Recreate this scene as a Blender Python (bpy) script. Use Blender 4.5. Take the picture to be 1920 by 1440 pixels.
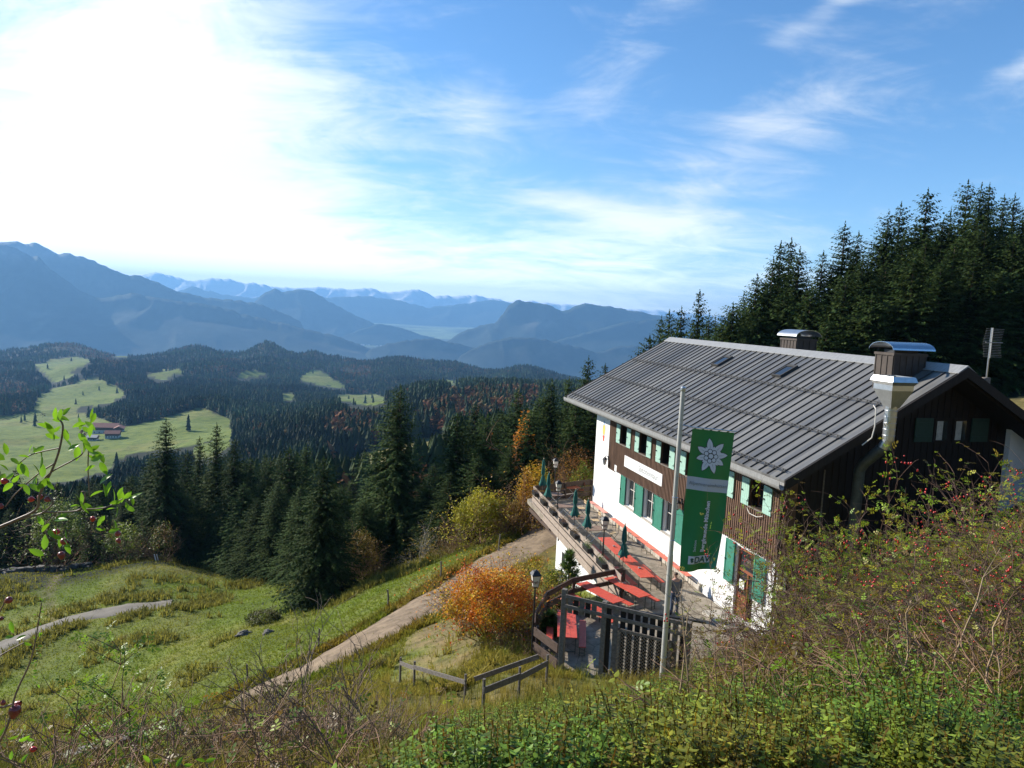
import bpy, bmesh, math, random
import numpy as np
from mathutils import Vector, Matrix

for o in list(bpy.data.objects): bpy.data.objects.remove(o)
SC = bpy.context.scene
COL = SC.collection
R = math.radians

# ------------------------------------------------------------------ camera
CAMH = 12.0
F = 1333.0
cam = bpy.data.cameras.new("camera"); cam.sensor_width = 36; cam.lens = 36 * F / 1920
cam.clip_start = 0.1; cam.clip_end = 80000
co = bpy.data.objects.new("camera", cam); COL.objects.link(co)
CM = Matrix.Rotation(math.pi / 2 - R(5.73), 4, 'X') @ Matrix.Rotation(R(2.58), 4, 'Z')
co.matrix_world = Matrix.Translation((0, 0, CAMH)) @ CM
SC.camera = co
M3 = np.array(CM.to_3x3())

# ------------------------------------------------------------------ light
SUN_AZ, SUN_EL = R(-62), R(27)       # azimuth from +Y, clockwise positive
sd = Vector((math.sin(SUN_AZ) * math.cos(SUN_EL), math.cos(SUN_AZ) * math.cos(SUN_EL), math.sin(SUN_EL)))
sl = bpy.data.lights.new("sun", 'SUN'); sl.energy = 4.9; sl.angle = R(0.5); sl.color = (1.0, 0.93, 0.82)
so = bpy.data.objects.new("sun", sl); COL.objects.link(so)
so.rotation_euler = sd.to_track_quat('Z', 'Y').to_euler()

world = bpy.data.worlds.new("World"); SC.world = world; world.use_nodes = True
SC.view_settings.view_transform = 'Standard'; SC.view_settings.look = 'None'
SC.view_settings.gamma = 1.0; SC.view_settings.exposure = 0.80
SC.cycles.max_bounces = 6; SC.cycles.diffuse_bounces = 2; SC.cycles.glossy_bounces = 2
SC.cycles.transparent_max_bounces = 6; SC.cycles.volume_bounces = 0
SC.cycles.use_denoising = True; SC.cycles.sample_clamp_indirect = 6

def nodes_world():
    nt = world.node_tree; N = nt.nodes; L = nt.links; N.clear()
    out = N.new('ShaderNodeOutputWorld'); bg = N.new('ShaderNodeBackground'); bg.inputs[1].default_value = 0.1
    sky = N.new('ShaderNodeTexSky'); sky.sky_type = 'NISHITA'; sky.sun_disc = False
    sky.sun_elevation = SUN_EL; sky.sun_rotation = SUN_AZ; sky.altitude = 1200; sky.air_density = 1.0; sky.dust_density = 0.3; sky.ozone_density = 2.8
    tc = N.new('ShaderNodeTexCoord'); sep = N.new('ShaderNodeSeparateXYZ'); L.new(tc.outputs['Generated'], sep.inputs[0])
    def math_(op, a, b=None, c=None, clamp=False):
        n = N.new('ShaderNodeMath'); n.operation = op; n.use_clamp = clamp
        for i, v in enumerate((a, b, c)):
            if v is None: continue
            if isinstance(v, (int, float)): n.inputs[i].default_value = v
            else: L.new(v, n.inputs[i])
        return n.outputs[0]
    def smooth(v, lo, hi):
        n = N.new('ShaderNodeMapRange'); n.interpolation_type = 'SMOOTHSTEP'; n.inputs[1].default_value = lo; n.inputs[2].default_value = hi
        L.new(v, n.inputs[0]); return n.outputs[0]
    X, Y, Z = sep.outputs
    zz = math_('MAXIMUM', math_('ADD', Z, 0.26), 0.02)
    px = math_('DIVIDE', X, zz); py = math_('DIVIDE', Y, zz)
    def plane(sx, sy, rot, ox=0.0):
        cb = N.new('ShaderNodeCombineXYZ'); L.new(px, cb.inputs[0]); L.new(py, cb.inputs[1])
        mp = N.new('ShaderNodeMapping'); mp.inputs['Scale'].default_value = (sx, sy, 1); mp.inputs['Rotation'].default_value = (0, 0, rot); mp.inputs['Location'].default_value = (ox, 0, 0)
        L.new(cb.outputs[0], mp.inputs[0]); return mp.outputs[0]
    def noise(vec, sc, det, rough, dist=0.0):
        n = N.new('ShaderNodeTexNoise'); n.inputs['Scale'].default_value = sc; n.inputs['Detail'].default_value = det
        n.inputs['Roughness'].default_value = rough; n.inputs['Distortion'].default_value = dist; L.new(vec, n.inputs['Vector']); return n.outputs[0]
    n1 = noise(plane(0.9, 1.3, R(-40)), 2.4, 11, 0.66, 1.5)
    n2 = noise(plane(0.7, 1.8, R(35), 3.1), 2.6, 10, 0.64, 1.0)
    n3 = noise(plane(0.5, 0.5, 0, 9.0), 0.55, 3, 0.5)
    az = math_('ARCTAN2', X, Y)
    el = math_('ARCSINE', Z)
    def blob(a0, e0, sa, se):
        da = math_('DIVIDE', math_('SUBTRACT', az, R(a0)), R(sa)); de = math_('DIVIDE', math_('SUBTRACT', el, R(e0)), R(se))
        return math_('EXPONENT', math_('MULTIPLY', math_('ADD', math_('MULTIPLY', da, da), math_('MULTIPLY', de, de)), -1.0))
    def rblob(a0, e0, phi, sl_, sw):
        c, s = math.cos(R(phi)), math.sin(R(phi)); A = math_('SUBTRACT', az, R(a0)); E = math_('SUBTRACT', el, R(e0))
        u_ = math_('DIVIDE', math_('ADD', math_('MULTIPLY', A, c), math_('MULTIPLY', E, s)), R(sl_)); w_ = math_('DIVIDE', math_('SUBTRACT', math_('MULTIPLY', E, c), math_('MULTIPLY', A, s)), R(sw))
        return math_('EXPONENT', math_('MULTIPLY', math_('ADD', math_('MULTIPLY', u_, u_), math_('MULTIPLY', w_, w_)), -1.0))
    left = blob(-27, 10, 15.5, 11.5); wisp = blob(-3.5, 15, 3.0, 2.6); lw = blob(4, 7.2, 9, 1.3); r2 = blob(22, 9, 18, 4.5)
    low = blob(-10, 0.5, 42, 5.0)
    midb = blob(5, 9.0, 13, 3.2)
    right = blob(19, 13, 13, 7)
    tr = blob(27, 26, 7, 3.0)
    top = blob(-24, 27, 12, 7)
    cov = math_('ADD', math_('MULTIPLY', left, 1.15), math_('MULTIPLY', low, .80))
    cov = math_('ADD', cov, math_('MULTIPLY', midb, 0.12))
    cov = math_('ADD', cov, math_('MULTIPLY', right, 0.05))
    cov = math_('ADD', cov, math_('MULTIPLY', tr, 0.03))
    cov = math_('ADD', cov, math_('MULTIPLY', top, 0.35))
    cov = math_('ADD', cov, math_('ADD', math_('MULTIPLY', wisp, .40), math_('ADD', math_('MULTIPLY', lw, .10), math_('MULTIPLY', r2, .04))))
    for prm, wt in (((26, 24, 30, 8, 1.0), .50), ((19.5, 14.5, 34, 12, 3.4), .40), ((8, 20, 50, 9, 3.0), .26), ((6.5, 8.4, -8, 6, 1.0), .42), ((34.5, 17, 22, 2.6, .8), .45), ((12, 6.5, 4, 9, 1.4), .26)): cov = math_('ADD', cov, math_('MULTIPLY', rblob(*prm), wt))
    d = math_('ADD', math_('MULTIPLY', n1, 0.6), math_('ADD', math_('MULTIPLY', n2, 0.60), math_('MULTIPLY', n3, 0.25)))
    dens = math_('ADD', math_('MULTIPLY', math_('SUBTRACT', d, 0.84), 1.55), cov)
    m = smooth(dens, -0.08, 0.80)
    m = math_('MULTIPLY', m, 0.97)
    glow = blob(-44, 22, 34, 26)
    hb = blob(-12, 1.0, 60, 5.0); br = math_('ADD', math_('ADD', math_('MULTIPLY', glow, 2.5), math_('MULTIPLY', hb, 9.0)), 6.2)
    cc = N.new('ShaderNodeCombineXYZ')
    L.new(math_('MULTIPLY', br, 0.95), cc.inputs[0]); L.new(math_('MULTIPLY', br, 1.0), cc.inputs[1]); L.new(math_('MULTIPLY', br, 1.04), cc.inputs[2])
    hs = N.new('ShaderNodeHueSaturation'); hs.inputs['Saturation'].default_value = 1.18; hs.inputs['Value'].default_value = 1.15; L.new(sky.outputs[0], hs.inputs['Color'])
    mx = N.new('ShaderNodeMix'); mx.data_type = 'RGBA'; L.new(m, mx.inputs[0]); L.new(hs.outputs[0], mx.inputs[6]); L.new(cc.outputs[0], mx.inputs[7])
    L.new(mx.outputs[2], bg.inputs[0]); L.new(bg.outputs[0], out.inputs[0])
nodes_world()

# ------------------------------------------------------------------ geometry helpers
rnd = random.Random(7)
rng = np.random.default_rng(11)
def ray(px, py):
    return M3 @ np.array([(px - 960) / F, (720 - py) / F, -1.0])
def P_at(px, py, D):
    d = ray(px, py); return np.array([0, 0, CAMH]) + d * (D / d[1])
def project(x, y, z):
    q = np.stack([np.asarray(x, float), np.asarray(y, float), np.asarray(z, float) - CAMH], -1) @ M3
    w = np.maximum(-q[..., 2], 1e-3)
    return 960 + F * q[..., 0] / w, 720 - F * q[..., 1] / w

def tag(o, label=None, cat=None, group=None, kind=None):
    if label: o['label'] = label
    if cat: o['category'] = cat
    if group: o['group'] = group
    if kind: o['kind'] = kind
    return o
def thing(name, label, cat, loc=(0, 0, 0), rz=0.0, group=None):
    o = bpy.data.objects.new(name, None); COL.objects.link(o); o.location = loc; o.rotation_euler = (0, 0, rz); o.empty_display_size = .2
    return tag(o, label, cat, group)
def copy_tree(o, parent=None):
    c = o.copy(); COL.objects.link(c)
    if parent is not None: c.parent = parent
    for ch in o.children: copy_tree(ch, c)
    return c

class MB:
    def __init__(s): s.v = []; s.f = []; s.m = []; s.mi = 0
    def add(s, vs, fs):
        b = len(s.v); s.v += [tuple(p) for p in vs]; s.f += [tuple(i + b for i in f) for f in fs]; s.m += [s.mi] * len(fs); return s
    def box(s, a, b):
        x0, y0, z0 = a; x1, y1, z1 = b
        return s.add([(x0, y0, z0), (x1, y0, z0), (x1, y1, z0), (x0, y1, z0), (x0, y0, z1), (x1, y0, z1), (x1, y1, z1), (x0, y1, z1)],
                     [(0, 3, 2, 1), (4, 5, 6, 7), (0, 1, 5, 4), (1, 2, 6, 5), (2, 3, 7, 6), (3, 0, 4, 7)])
    def beam(s, p0, p1, w, h, up=(0, 0, 1)):
        p0 = Vector(p0); p1 = Vector(p1); d = (p1 - p0).normalized(); u = Vector(up)
        if abs(d.dot(u)) > .99: u = Vector((0, 1, 0))
        sx = d.cross(u).normalized() * w / 2; sy = sx.cross(d).normalized() * h / 2
        vs = [p + a * sx + b * sy for p in (p0, p1) for a, b in ((-1, -1), (1, -1), (1, 1), (-1, 1))]
        return s.add(vs, [(0, 1, 2, 3), (7, 6, 5, 4), (0, 4, 5, 1), (1, 5, 6, 2), (2, 6, 7, 3), (3, 7, 4, 0)])
    def tube(s, pts, rad, n=8, cap=True):
        pts = [Vector(p) for p in pts]
        if not hasattr(rad, '__len__'): rad = [rad] * len(pts)
        b = []; ref = None
        for i, p in enumerate(pts):
            d = (pts[min(i + 1, len(pts) - 1)] - pts[max(i - 1, 0)]).normalized()
            if ref is None: ref = d.orthogonal().normalized()
            ref = (ref - d * ref.dot(d)).normalized(); q = d.cross(ref)
            b += [p + (ref * math.cos(2 * math.pi * k / n) + q * math.sin(2 * math.pi * k / n)) * rad[i] for k in range(n)]
        fs = [(i * n + k, i * n + (k + 1) % n, (i + 1) * n + (k + 1) % n, (i + 1) * n + k) for i in range(len(pts) - 1) for k in range(n)]
        if cap: fs += [tuple(range(n - 1, -1, -1)), tuple((len(pts) - 1) * n + k for k in range(n))]
        return s.add(b, fs)
    def lathe(s, prof, n=12, c=(0, 0, 0), rot=0.0):
        b = [(c[0] + r * math.cos(2 * math.pi * k / n + rot), c[1] + r * math.sin(2 * math.pi * k / n + rot), c[2] + z) for r, z in prof for k in range(n)]
        fs = [(i * n + k, i * n + (k + 1) % n, (i + 1) * n + (k + 1) % n, (i + 1) * n + k) for i in range(len(prof) - 1) for k in range(n)]
        fs += [tuple(range(n - 1, -1, -1)), tuple((len(prof) - 1) * n + k for k in range(n))]
        return s.add(b, fs)
    def prism(s, poly, axis, a, b):
        """poly: 2D points; axis 'x','y','z' extruded from a to b"""
        def P(q, t):
            return {'x': (t, q[0], q[1]), 'y': (q[0], t, q[1]), 'z': (q[0], q[1], t)}[axis]
        n = len(poly)
        return s.add([P(q, a) for q in poly] + [P(q, b) for q in poly],
                     [tuple(range(n - 1, -1, -1)), tuple(range(n, 2 * n))] + [(i, (i + 1) % n, n + (i + 1) % n, n + i) for i in range(n)])
    def build(s, name, mats, parent=None, smooth=False, bevel=0.0, loc=None, rz=None):
        me = bpy.data.meshes.new(name); me.from_pydata(s.v, [], s.f)
        if not isinstance(mats, (list, tuple)): mats = [mats]
        for m in mats: me.materials.append(m)
        if any(s.m): me.polygons.foreach_set('material_index', s.m)
        bm = bmesh.new(); bm.from_mesh(me); bmesh.ops.recalc_face_normals(bm, faces=bm.faces); bm.to_mesh(me); bm.free()
        if smooth: me.polygons.foreach_set('use_smooth', [True] * len(me.polygons))
        o = bpy.data.objects.new(name, me); COL.objects.link(o)
        if parent is not None: o.parent = parent
        if loc is not None: o.location = loc
        if rz is not None: o.rotation_euler = (0, 0, rz)
        if bevel:
            m = o.modifiers.new('bevel', 'BEVEL'); m.width = bevel; m.segments = 2; m.limit_method = 'ANGLE'
        return o

def np_mesh(name, V, Fq, mat, tint=None, parent=None, smooth=False):
    V = np.asarray(V, np.float32); Fq = np.asarray(Fq, np.int32); k = Fq.shape[1]
    me = bpy.data.meshes.new(name); me.vertices.add(len(V)); me.vertices.foreach_set('co', V.ravel())
    me.loops.add(Fq.size); me.loops.foreach_set('vertex_index', Fq.ravel())
    me.polygons.add(len(Fq)); me.polygons.foreach_set('loop_start', np.arange(len(Fq), dtype=np.int32) * k)
    me.update(calc_edges=True)
    if smooth: me.polygons.foreach_set('use_smooth', np.ones(len(Fq), bool))
    if tint is not None:
        a = me.attributes.new('tint', 'FLOAT_COLOR', 'POINT')
        c = np.ones((len(V), 4), np.float32); c[:, :tint.shape[1]] = tint; a.data.foreach_set('color', c.ravel())
    if mat is not None: me.materials.append(mat)
    o = bpy.data.objects.new(name, me); COL.objects.link(o)
    if parent is not None: o.parent = parent
    return o

def _h(ix, iy, s):
    n = (ix.astype(np.int64) * 374761393 + iy.astype(np.int64) * 668265263 + s * 1274126177) & 0x7fffffff
    n = ((n ^ (n >> 13)) * 1274126177) & 0x7fffffff
    return ((n ^ (n >> 16)) & 0xffff) / 65535.0
def vnoise(x, y, s=0):
    x = np.asarray(x, float); y = np.asarray(y, float)
    ix = np.floor(x); iy = np.floor(y); fx = x - ix; fy = y - iy; fx = fx * fx * (3 - 2 * fx); fy = fy * fy * (3 - 2 * fy)
    a = _h(ix, iy, s); b = _h(ix + 1, iy, s); c = _h(ix, iy + 1, s); d = _h(ix + 1, iy + 1, s)
    return (a * (1 - fx) + b * fx) * (1 - fy) + (c * (1 - fx) + d * fx) * fy
def fbm(x, y, o=4, s=0):
    t = 0; a = .5; f = 1.0
    for i in range(o): t = t + a * (vnoise(x * f, y * f, s + i * 17) - .5); a *= .5; f *= 2.03
    return t

# ------------------------------------------------------------------ materials
def new_mat(name):
    m = bpy.data.materials.new(name); m.use_nodes = True; N = m.node_tree.nodes; b = N['Principled BSDF']; return m, N, m.node_tree.links, b
def mat(name, col, rough=.7, metal=0.0, var=.25, scale=6.0, bump=.0, bscale=None, stretch=(1, 1, 1), col2=None, spec=.4, detail=6):
    m, N, L, b = new_mat(name)
    tc = N.new('ShaderNodeTexCoord'); mp = N.new('ShaderNodeMapping'); mp.inputs['Scale'].default_value = stretch; L.new(tc.outputs['Object'], mp.inputs[0])
    n = N.new('ShaderNodeTexNoise'); n.inputs['Scale'].default_value = scale; n.inputs['Detail'].default_value = detail; n.inputs['Roughness'].default_value = .65; L.new(mp.outputs[0], n.inputs['Vector'])
    r = N.new('ShaderNodeValToRGB'); r.color_ramp.elements[0].position = .3; r.color_ramp.elements[1].position = .7
    c2 = col2 or tuple(min(1, c * (1 + var)) for c in col); c1 = tuple(c * (1 - var) for c in col) if not col2 else col
    r.color_ramp.elements[0].color = (*c1, 1); r.color_ramp.elements[1].color = (*c2, 1)
    L.new(n.outputs[0], r.inputs[0]); L.new(r.outputs[0], b.inputs['Base Color'])
    b.inputs['Roughness'].default_value = rough; b.inputs['Metallic'].default_value = metal; b.inputs['Specular IOR Level'].default_value = spec
    if bump:
        n2 = N.new('ShaderNodeTexNoise'); n2.inputs['Scale'].default_value = bscale or scale * 4; n2.inputs['Detail'].default_value = 5; L.new(mp.outputs[0], n2.inputs['Vector'])
        bp = N.new('ShaderNodeBump'); bp.inputs['Strength'].default_value = bump; bp.inputs['Distance'].default_value = .02; L.new(n2.outputs[0], bp.inputs['Height']); L.new(bp.outputs[0], b.inputs['Normal'])
    return m
def leaf_mat(name, col, trans=.45, rough=.5, spec=.35, vary=.0):
    """foliage; colour x vertex 'tint', thin-leaf translucency"""
    m, N, L, b = new_mat(name)
    a = N.new('ShaderNodeAttribute'); a.attribute_name = 'tint'
    mul = N.new('ShaderNodeMix'); mul.data_type = 'RGBA'; mul.blend_type = 'MULTIPLY'; mul.inputs[0].default_value = 1; mul.inputs[6].default_value = (*col, 1); L.new(a.outputs['Color'], mul.inputs[7])
    src = mul.outputs[2]
    if vary:
        oi = N.new('ShaderNodeObjectInfo'); hs = N.new('ShaderNodeHueSaturation'); mr = N.new('ShaderNodeMapRange'); mr.inputs[3].default_value = 1 - vary; mr.inputs[4].default_value = 1 + vary
        L.new(oi.outputs['Random'], mr.inputs[0]); L.new(mr.outputs[0], hs.inputs['Value']); L.new(src, hs.inputs['Color']); src = hs.outputs[0]
    L.new(src, b.inputs['Base Color']); b.inputs['Roughness'].default_value = rough; b.inputs['Specular IOR Level'].default_value = spec
    t = N.new('ShaderNodeBsdfTranslucent'); L.new(src, t.inputs[0])
    ms = N.new('ShaderNodeMixShader'); ms.inputs[0].default_value = trans; L.new(b.outputs[0], ms.inputs[1]); L.new(t.outputs[0], ms.inputs[2])
    L.new(ms.outputs[0], N['Material Output'].inputs[0]); return m

M = {}
M['plaster'] = mat('white_plaster', (.80, .79, .76), .85, var=.05, scale=1.5, bump=.25, bscale=30)
M['plaster_base'] = mat('stone_plinth', (.46, .42, .36), .9, var=.25, scale=4, bump=.4)
M['clad'] = mat('brown_cladding', (.085, .045, .026), .75, var=.45, scale=2.2, stretch=(6, 6, .5), bump=.4, bscale=8)
M['clad_batten'] = mat('brown_batten', (.15, .085, .052), .75, var=.4, scale=2.0, stretch=(7, 7, .4), bump=.4, bscale=8)
M['shut_shade'] = mat('shaded_green_shutter_paint', (.022, .055, .042), .7, var=.15); M['gutter_dark'] = mat('dark_duct_sheet', (.07, .08, .075), .6, metal=.4)  # gable shutters: green darkened to paint in the shade they stand in
M['darkwood'] = mat('shade_darkened_old_wood', (.014, .010, .008), .8, var=.4, scale=3, stretch=(5, 5, .6), bump=.3)  # wood colour darkened to carry the shade of the unlit gable
M['greywood'] = mat('weathered_grey_wood', (.16, .14, .12), .85, var=.4, scale=3, stretch=(4, 4, 4), bump=.5)
M['railwood'] = mat('weathered_rail_wood', (.34, .27, .215), .8, var=.30, scale=2.2, stretch=(9, .7, 9), bump=.5, bscale=9)
M['railwood_dark'] = mat('dark_rail_wood', (.085, .055, .040), .8, var=.35, scale=2.2, stretch=(9, .7, 9), bump=.4)
M['shut_up'] = mat('pale_green_shutter_paint', (.33, .52, .43), .6, var=.10, scale=6, bump=.1)
M['shut_low'] = mat('green_shutter_paint', (.040, .20, .135), .5, var=.15, scale=6, bump=.1)
M['frame_w'] = mat('white_window_frame', (.55, .52, .46), .6, var=.08)
M['frame_b'] = mat('red_brown_window_frame', (.24, .08, .038), .5, var=.15)
M['iron'] = mat('black_iron', (.018, .018, .02), .45, var=.2, spec=.5)
M['steel'] = mat('galvanised_steel', (.52, .53, .53), .32, metal=.85, var=.12, scale=5, bump=.05)
M['gutter'] = mat('zinc_gutter', (.30, .30, .29), .55, metal=.3, var=.2, scale=3, stretch=(1, 4, 1))
M['guard'] = mat('dark_guard_seam_shadow', (.045, .043, .04), .7, metal=.0)
M['red'] = mat('red_beer_table_wood', (.60, .085, .048), .5, var=.18, scale=2.5, stretch=(8, 1, 1), bump=.15)
M['pinkbench'] = mat('faded_red_bench_wood', (.62, .26, .20), .6, var=.15, scale=3)
M['legs'] = mat('green_steel_legs', (.035, .06, .045), .5, metal=.3)
M['orange'] = mat('orange_garden_wood', (.55, .15, .06), .55, var=.15)
M['natwood'] = mat('natural_slat_wood', (.50, .36, .20), .6, var=.2)
M['tabletop'] = mat('brown_table_wood', (.26, .17, .12), .6, var=.25, scale=3)
M['umb'] = mat('green_umbrella_cloth', (.020, .12, .10), .8, var=.25, scale=9, bump=.3)
M['flag_pole'] = mat('painted_steel_pole', (.50, .49, .45), .42, metal=.2, var=.12, scale=2)
M['flag_green'] = mat('flag_green_cloth', (.018, .20, .055), .42, var=.06, scale=2, spec=.5)
M['flag_grey'] = mat('flag_pale_cloth', (.50, .52, .58), .5, var=.03)
M['flag_white'] = mat('flag_white_print', (.66, .68, .74), .5, var=.03)
M['flag_dark'] = mat('flag_dark_print', (.03, .035, .045), .5, var=.05)
M['flag_text_grey'] = mat('flag_grey_print', (.20, .22, .24), .5, var=.03)
M['flag_teal'] = mat('flag_teal_print', (.02, .09, .07), .5, var=.03)
M['sign'] = mat('white_sign_board', (.80, .80, .78), .5, var=.03)
M['sign_green'] = mat('pale_green_sign_print', (.42, .72, .42), .5, var=.03)
M['sign_grey'] = mat('grey_sign_print', (.20, .21, .21), .5, var=.03)
M['mural_red'] = mat('mural_red', (.65, .10, .06), .8, var=.15); M['mural_yellow'] = mat('mural_yellow', (.70, .52, .12), .8, var=.2); M['mural_blue'] = mat('mural_blue', (.30, .42, .62), .8, var=.2)
M['bark'] = mat('brown_bark', (.10, .072, .05), .9, var=.35, scale=8, bump=.5)
M['twig'] = mat('reddish_twig', (.22, .125, .07), .75, var=.4, scale=20)
M['greytwig'] = mat('grey_twig', (.24, .175, .115), .8, var=.4, scale=20)
M['birch'] = mat('birch_bark', (.30, .27, .23), .8, var=.3, scale=6)
M['hip'] = mat('red_rose_hip', (.50, .025, .015), .25, var=.3, scale=30, spec=.6)
M['hip_dull'] = mat('dull_red_rose_hip', (.26, .035, .02), .32, var=.45, scale=30, spec=.6)
M['rock'] = mat('grey_rock', (.13, .122, .11), .9, var=.4, scale=3, bump=.8, bscale=9)
M['jacket'] = mat('grey_jacket', (.15, .15, .165), .8, var=.15, scale=20); M['jeans'] = mat('blue_jeans', (.05, .07, .12), .85, var=.15, scale=20)
M['skin'] = mat('skin', (.50, .28, .2), .6, var=.05); M['hair'] = mat('brown_hair', (.06, .035, .02), .6, var=.3, scale=60)
M['tile_roof'] = mat('red_tile_roof', (.24, .09, .06), .8, var=.25, scale=.8)
M['farm_white'] = mat('farm_white_wall', (.62, .58, .52), .85, var=.1, scale=.5)
M['farm_wood'] = mat('farm_brown_wood', (.12, .07, .045), .85, var=.3, scale=.6)
M['stalk'] = mat('dry_stalk', (.36, .26, .16), .8, var=.3, scale=12)
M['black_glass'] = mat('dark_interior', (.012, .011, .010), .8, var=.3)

def glass_mat():
    m, N, L, b = new_mat('window_glass'); b.inputs['Base Color'].default_value = (.025, .028, .03, 1); b.inputs['Roughness'].default_value = .06; b.inputs['Specular IOR Level'].default_value = .8
    return m
M['glass'] = glass_mat()
def lamp_glass():
    m, N, L, b = new_mat('milky_lamp_glass'); b.inputs['Base Color'].default_value = (.72, .66, .58, 1); b.inputs['Roughness'].default_value = .3; return m
M['milk'] = lamp_glass()

def roof_mat():
    m, N, L, b = new_mat('standing_seam_roof')
    tc = N.new('ShaderNodeTexCoord'); sep = N.new('ShaderNodeSeparateXYZ'); L.new(tc.outputs['Object'], sep.inputs[0])
    d = N.new('ShaderNodeMath'); d.operation = 'DIVIDE'; L.new(sep.outputs[1], d.inputs[0]); d.inputs[1].default_value = .53
    fl = N.new('ShaderNodeMath'); fl.operation = 'FLOOR'; L.new(d.outputs[0], fl.inputs[0])
    wn = N.new('ShaderNodeTexWhiteNoise'); wn.noise_dimensions = '1D'; L.new(fl.outputs[0], wn.inputs['W'])
    mp = N.new('ShaderNodeMapping'); mp.inputs['Scale'].default_value = (.35, 1.6, .35); L.new(tc.outputs['Object'], mp.inputs[0]); n = N.new('ShaderNodeTexNoise'); n.inputs['Scale'].default_value = 1.1; n.inputs['Detail'].default_value = 9; n.inputs['Roughness'].default_value = .7; L.new(mp.outputs[0], n.inputs['Vector'])
    mx = N.new('ShaderNodeMath'); mx.operation = 'MULTIPLY_ADD'; L.new(wn.outputs[0], mx.inputs[0]); mx.inputs[1].default_value = .35; L.new(n.outputs[0], mx.inputs[2])
    r = N.new('ShaderNodeValToRGB'); r.color_ramp.elements[0].position = .35; r.color_ramp.elements[0].color = (.095, .092, .086, 1); r.color_ramp.elements[1].position = .95; r.color_ramp.elements[1].color = (.20, .195, .18, 1)
    L.new(mx.outputs[0], r.inputs[0]); L.new(r.outputs[0], b.inputs['Base Color'])
    b.inputs['Metallic'].default_value = .15
    rr = N.new('ShaderNodeMapRange'); rr.inputs[3].default_value = .34; rr.inputs[4].default_value = .52; L.new(wn.outputs[0], rr.inputs[0]); L.new(rr.outputs[0], b.inputs['Roughness'])
    n2 = N.new('ShaderNodeTexNoise'); n2.inputs['Scale'].default_value = 1.3; n2.inputs['Detail'].default_value = 2; L.new(tc.outputs['Object'], n2.inputs['Vector'])
    bp = N.new('ShaderNodeBump'); bp.inputs['Strength'].default_value = .25; bp.inputs['Distance'].default_value = .05; L.new(n2.outputs[0], bp.inputs['Height']); L.new(bp.outputs[0], b.inputs['Normal'])
    return m
M['roof'] = roof_mat()

def ground_mat(name='ground'):
    m, N, L, b = new_mat(name)
    geo = N.new('ShaderNodeNewGeometry'); at = N.new('ShaderNodeAttribute'); at.attribute_name = 'tint'
    def noise(s, d, ro=.6):
        n = N.new('ShaderNodeTexNoise'); n.inputs['Scale'].default_value = s; n.inputs['Detail'].default_value = d; n.inputs['Roughness'].default_value = ro; L.new(geo.outputs['Position'], n.inputs['Vector']); return n.outputs[0]
    def ramp(v, stops):
        r = N.new('ShaderNodeValToRGB'); e = r.color_ramp.elements
        for i, (p, c) in enumerate(stops):
            q = e[i] if i < 2 else e.new(p); q.position = p; q.color = (*c, 1)
        L.new(v, r.inputs[0]); return r.outputs[0]
    def mix(f, a, c, t='MIX'):
        x = N.new('ShaderNodeMix'); x.data_type = 'RGBA'; x.blend_type = t
        (L.new(f, x.inputs[0]) if not isinstance(f, (int, float)) else setattr(x.inputs[0], 'default_value', f)); L.new(a, x.inputs[6]); L.new(c, x.inputs[7]); return x.outputs[2]
    big = ramp(noise(.10, 8, .62), [(.36, (.62, .70, .55)), (.52, (1, 1, 1)), (.68, (1.25, 1.12, .95))])
    fine = ramp(noise(1.6, 8, .7), [(.30, (.55, .55, .5)), (.5, (1, 1, 1)), (.72, (1.4, 1.3, 1.15))])
    tiny = ramp(noise(14, 5, .7), [(.3, (.6, .6, .55)), (.55, (1, 1, 1)), (.75, (1.45, 1.4, 1.25))])
    c = mix(1.0, at.outputs['Color'], big, 'MULTIPLY'); c = mix(1.0, c, fine, 'MULTIPLY'); c = mix(1.0, c, tiny, 'MULTIPLY')
    L.new(c, b.inputs['Base Color']); b.inputs['Roughness'].default_value = .95; b.inputs['Specular IOR Level'].default_value = .15
    bp = N.new('ShaderNodeBump'); bp.inputs['Strength'].default_value = .7; bp.inputs['Distance'].default_value = .12; L.new(noise(2.2, 8, .7), bp.inputs['Height']); L.new(bp.outputs[0], b.inputs['Normal'])
    return m
M['ground'] = ground_mat()

# ------------------------------------------------------------------ house frame
TH = R(14.417)
HA = np.array([5.443, 44.338, 0.0])
eu = np.array([-math.sin(TH), math.cos(TH), 0]); ev = np.array([math.cos(TH), math.sin(TH), 0])
def W(u, v, z=0.0): return tuple(HA + u * eu + v * ev + np.array([0, 0, z]))
def to_uv(x, y):
    dx = x - HA[0]; dy = y - HA[1]; return dx * eu[0] + dy * eu[1], dx * ev[0] + dy * ev[1]

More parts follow.
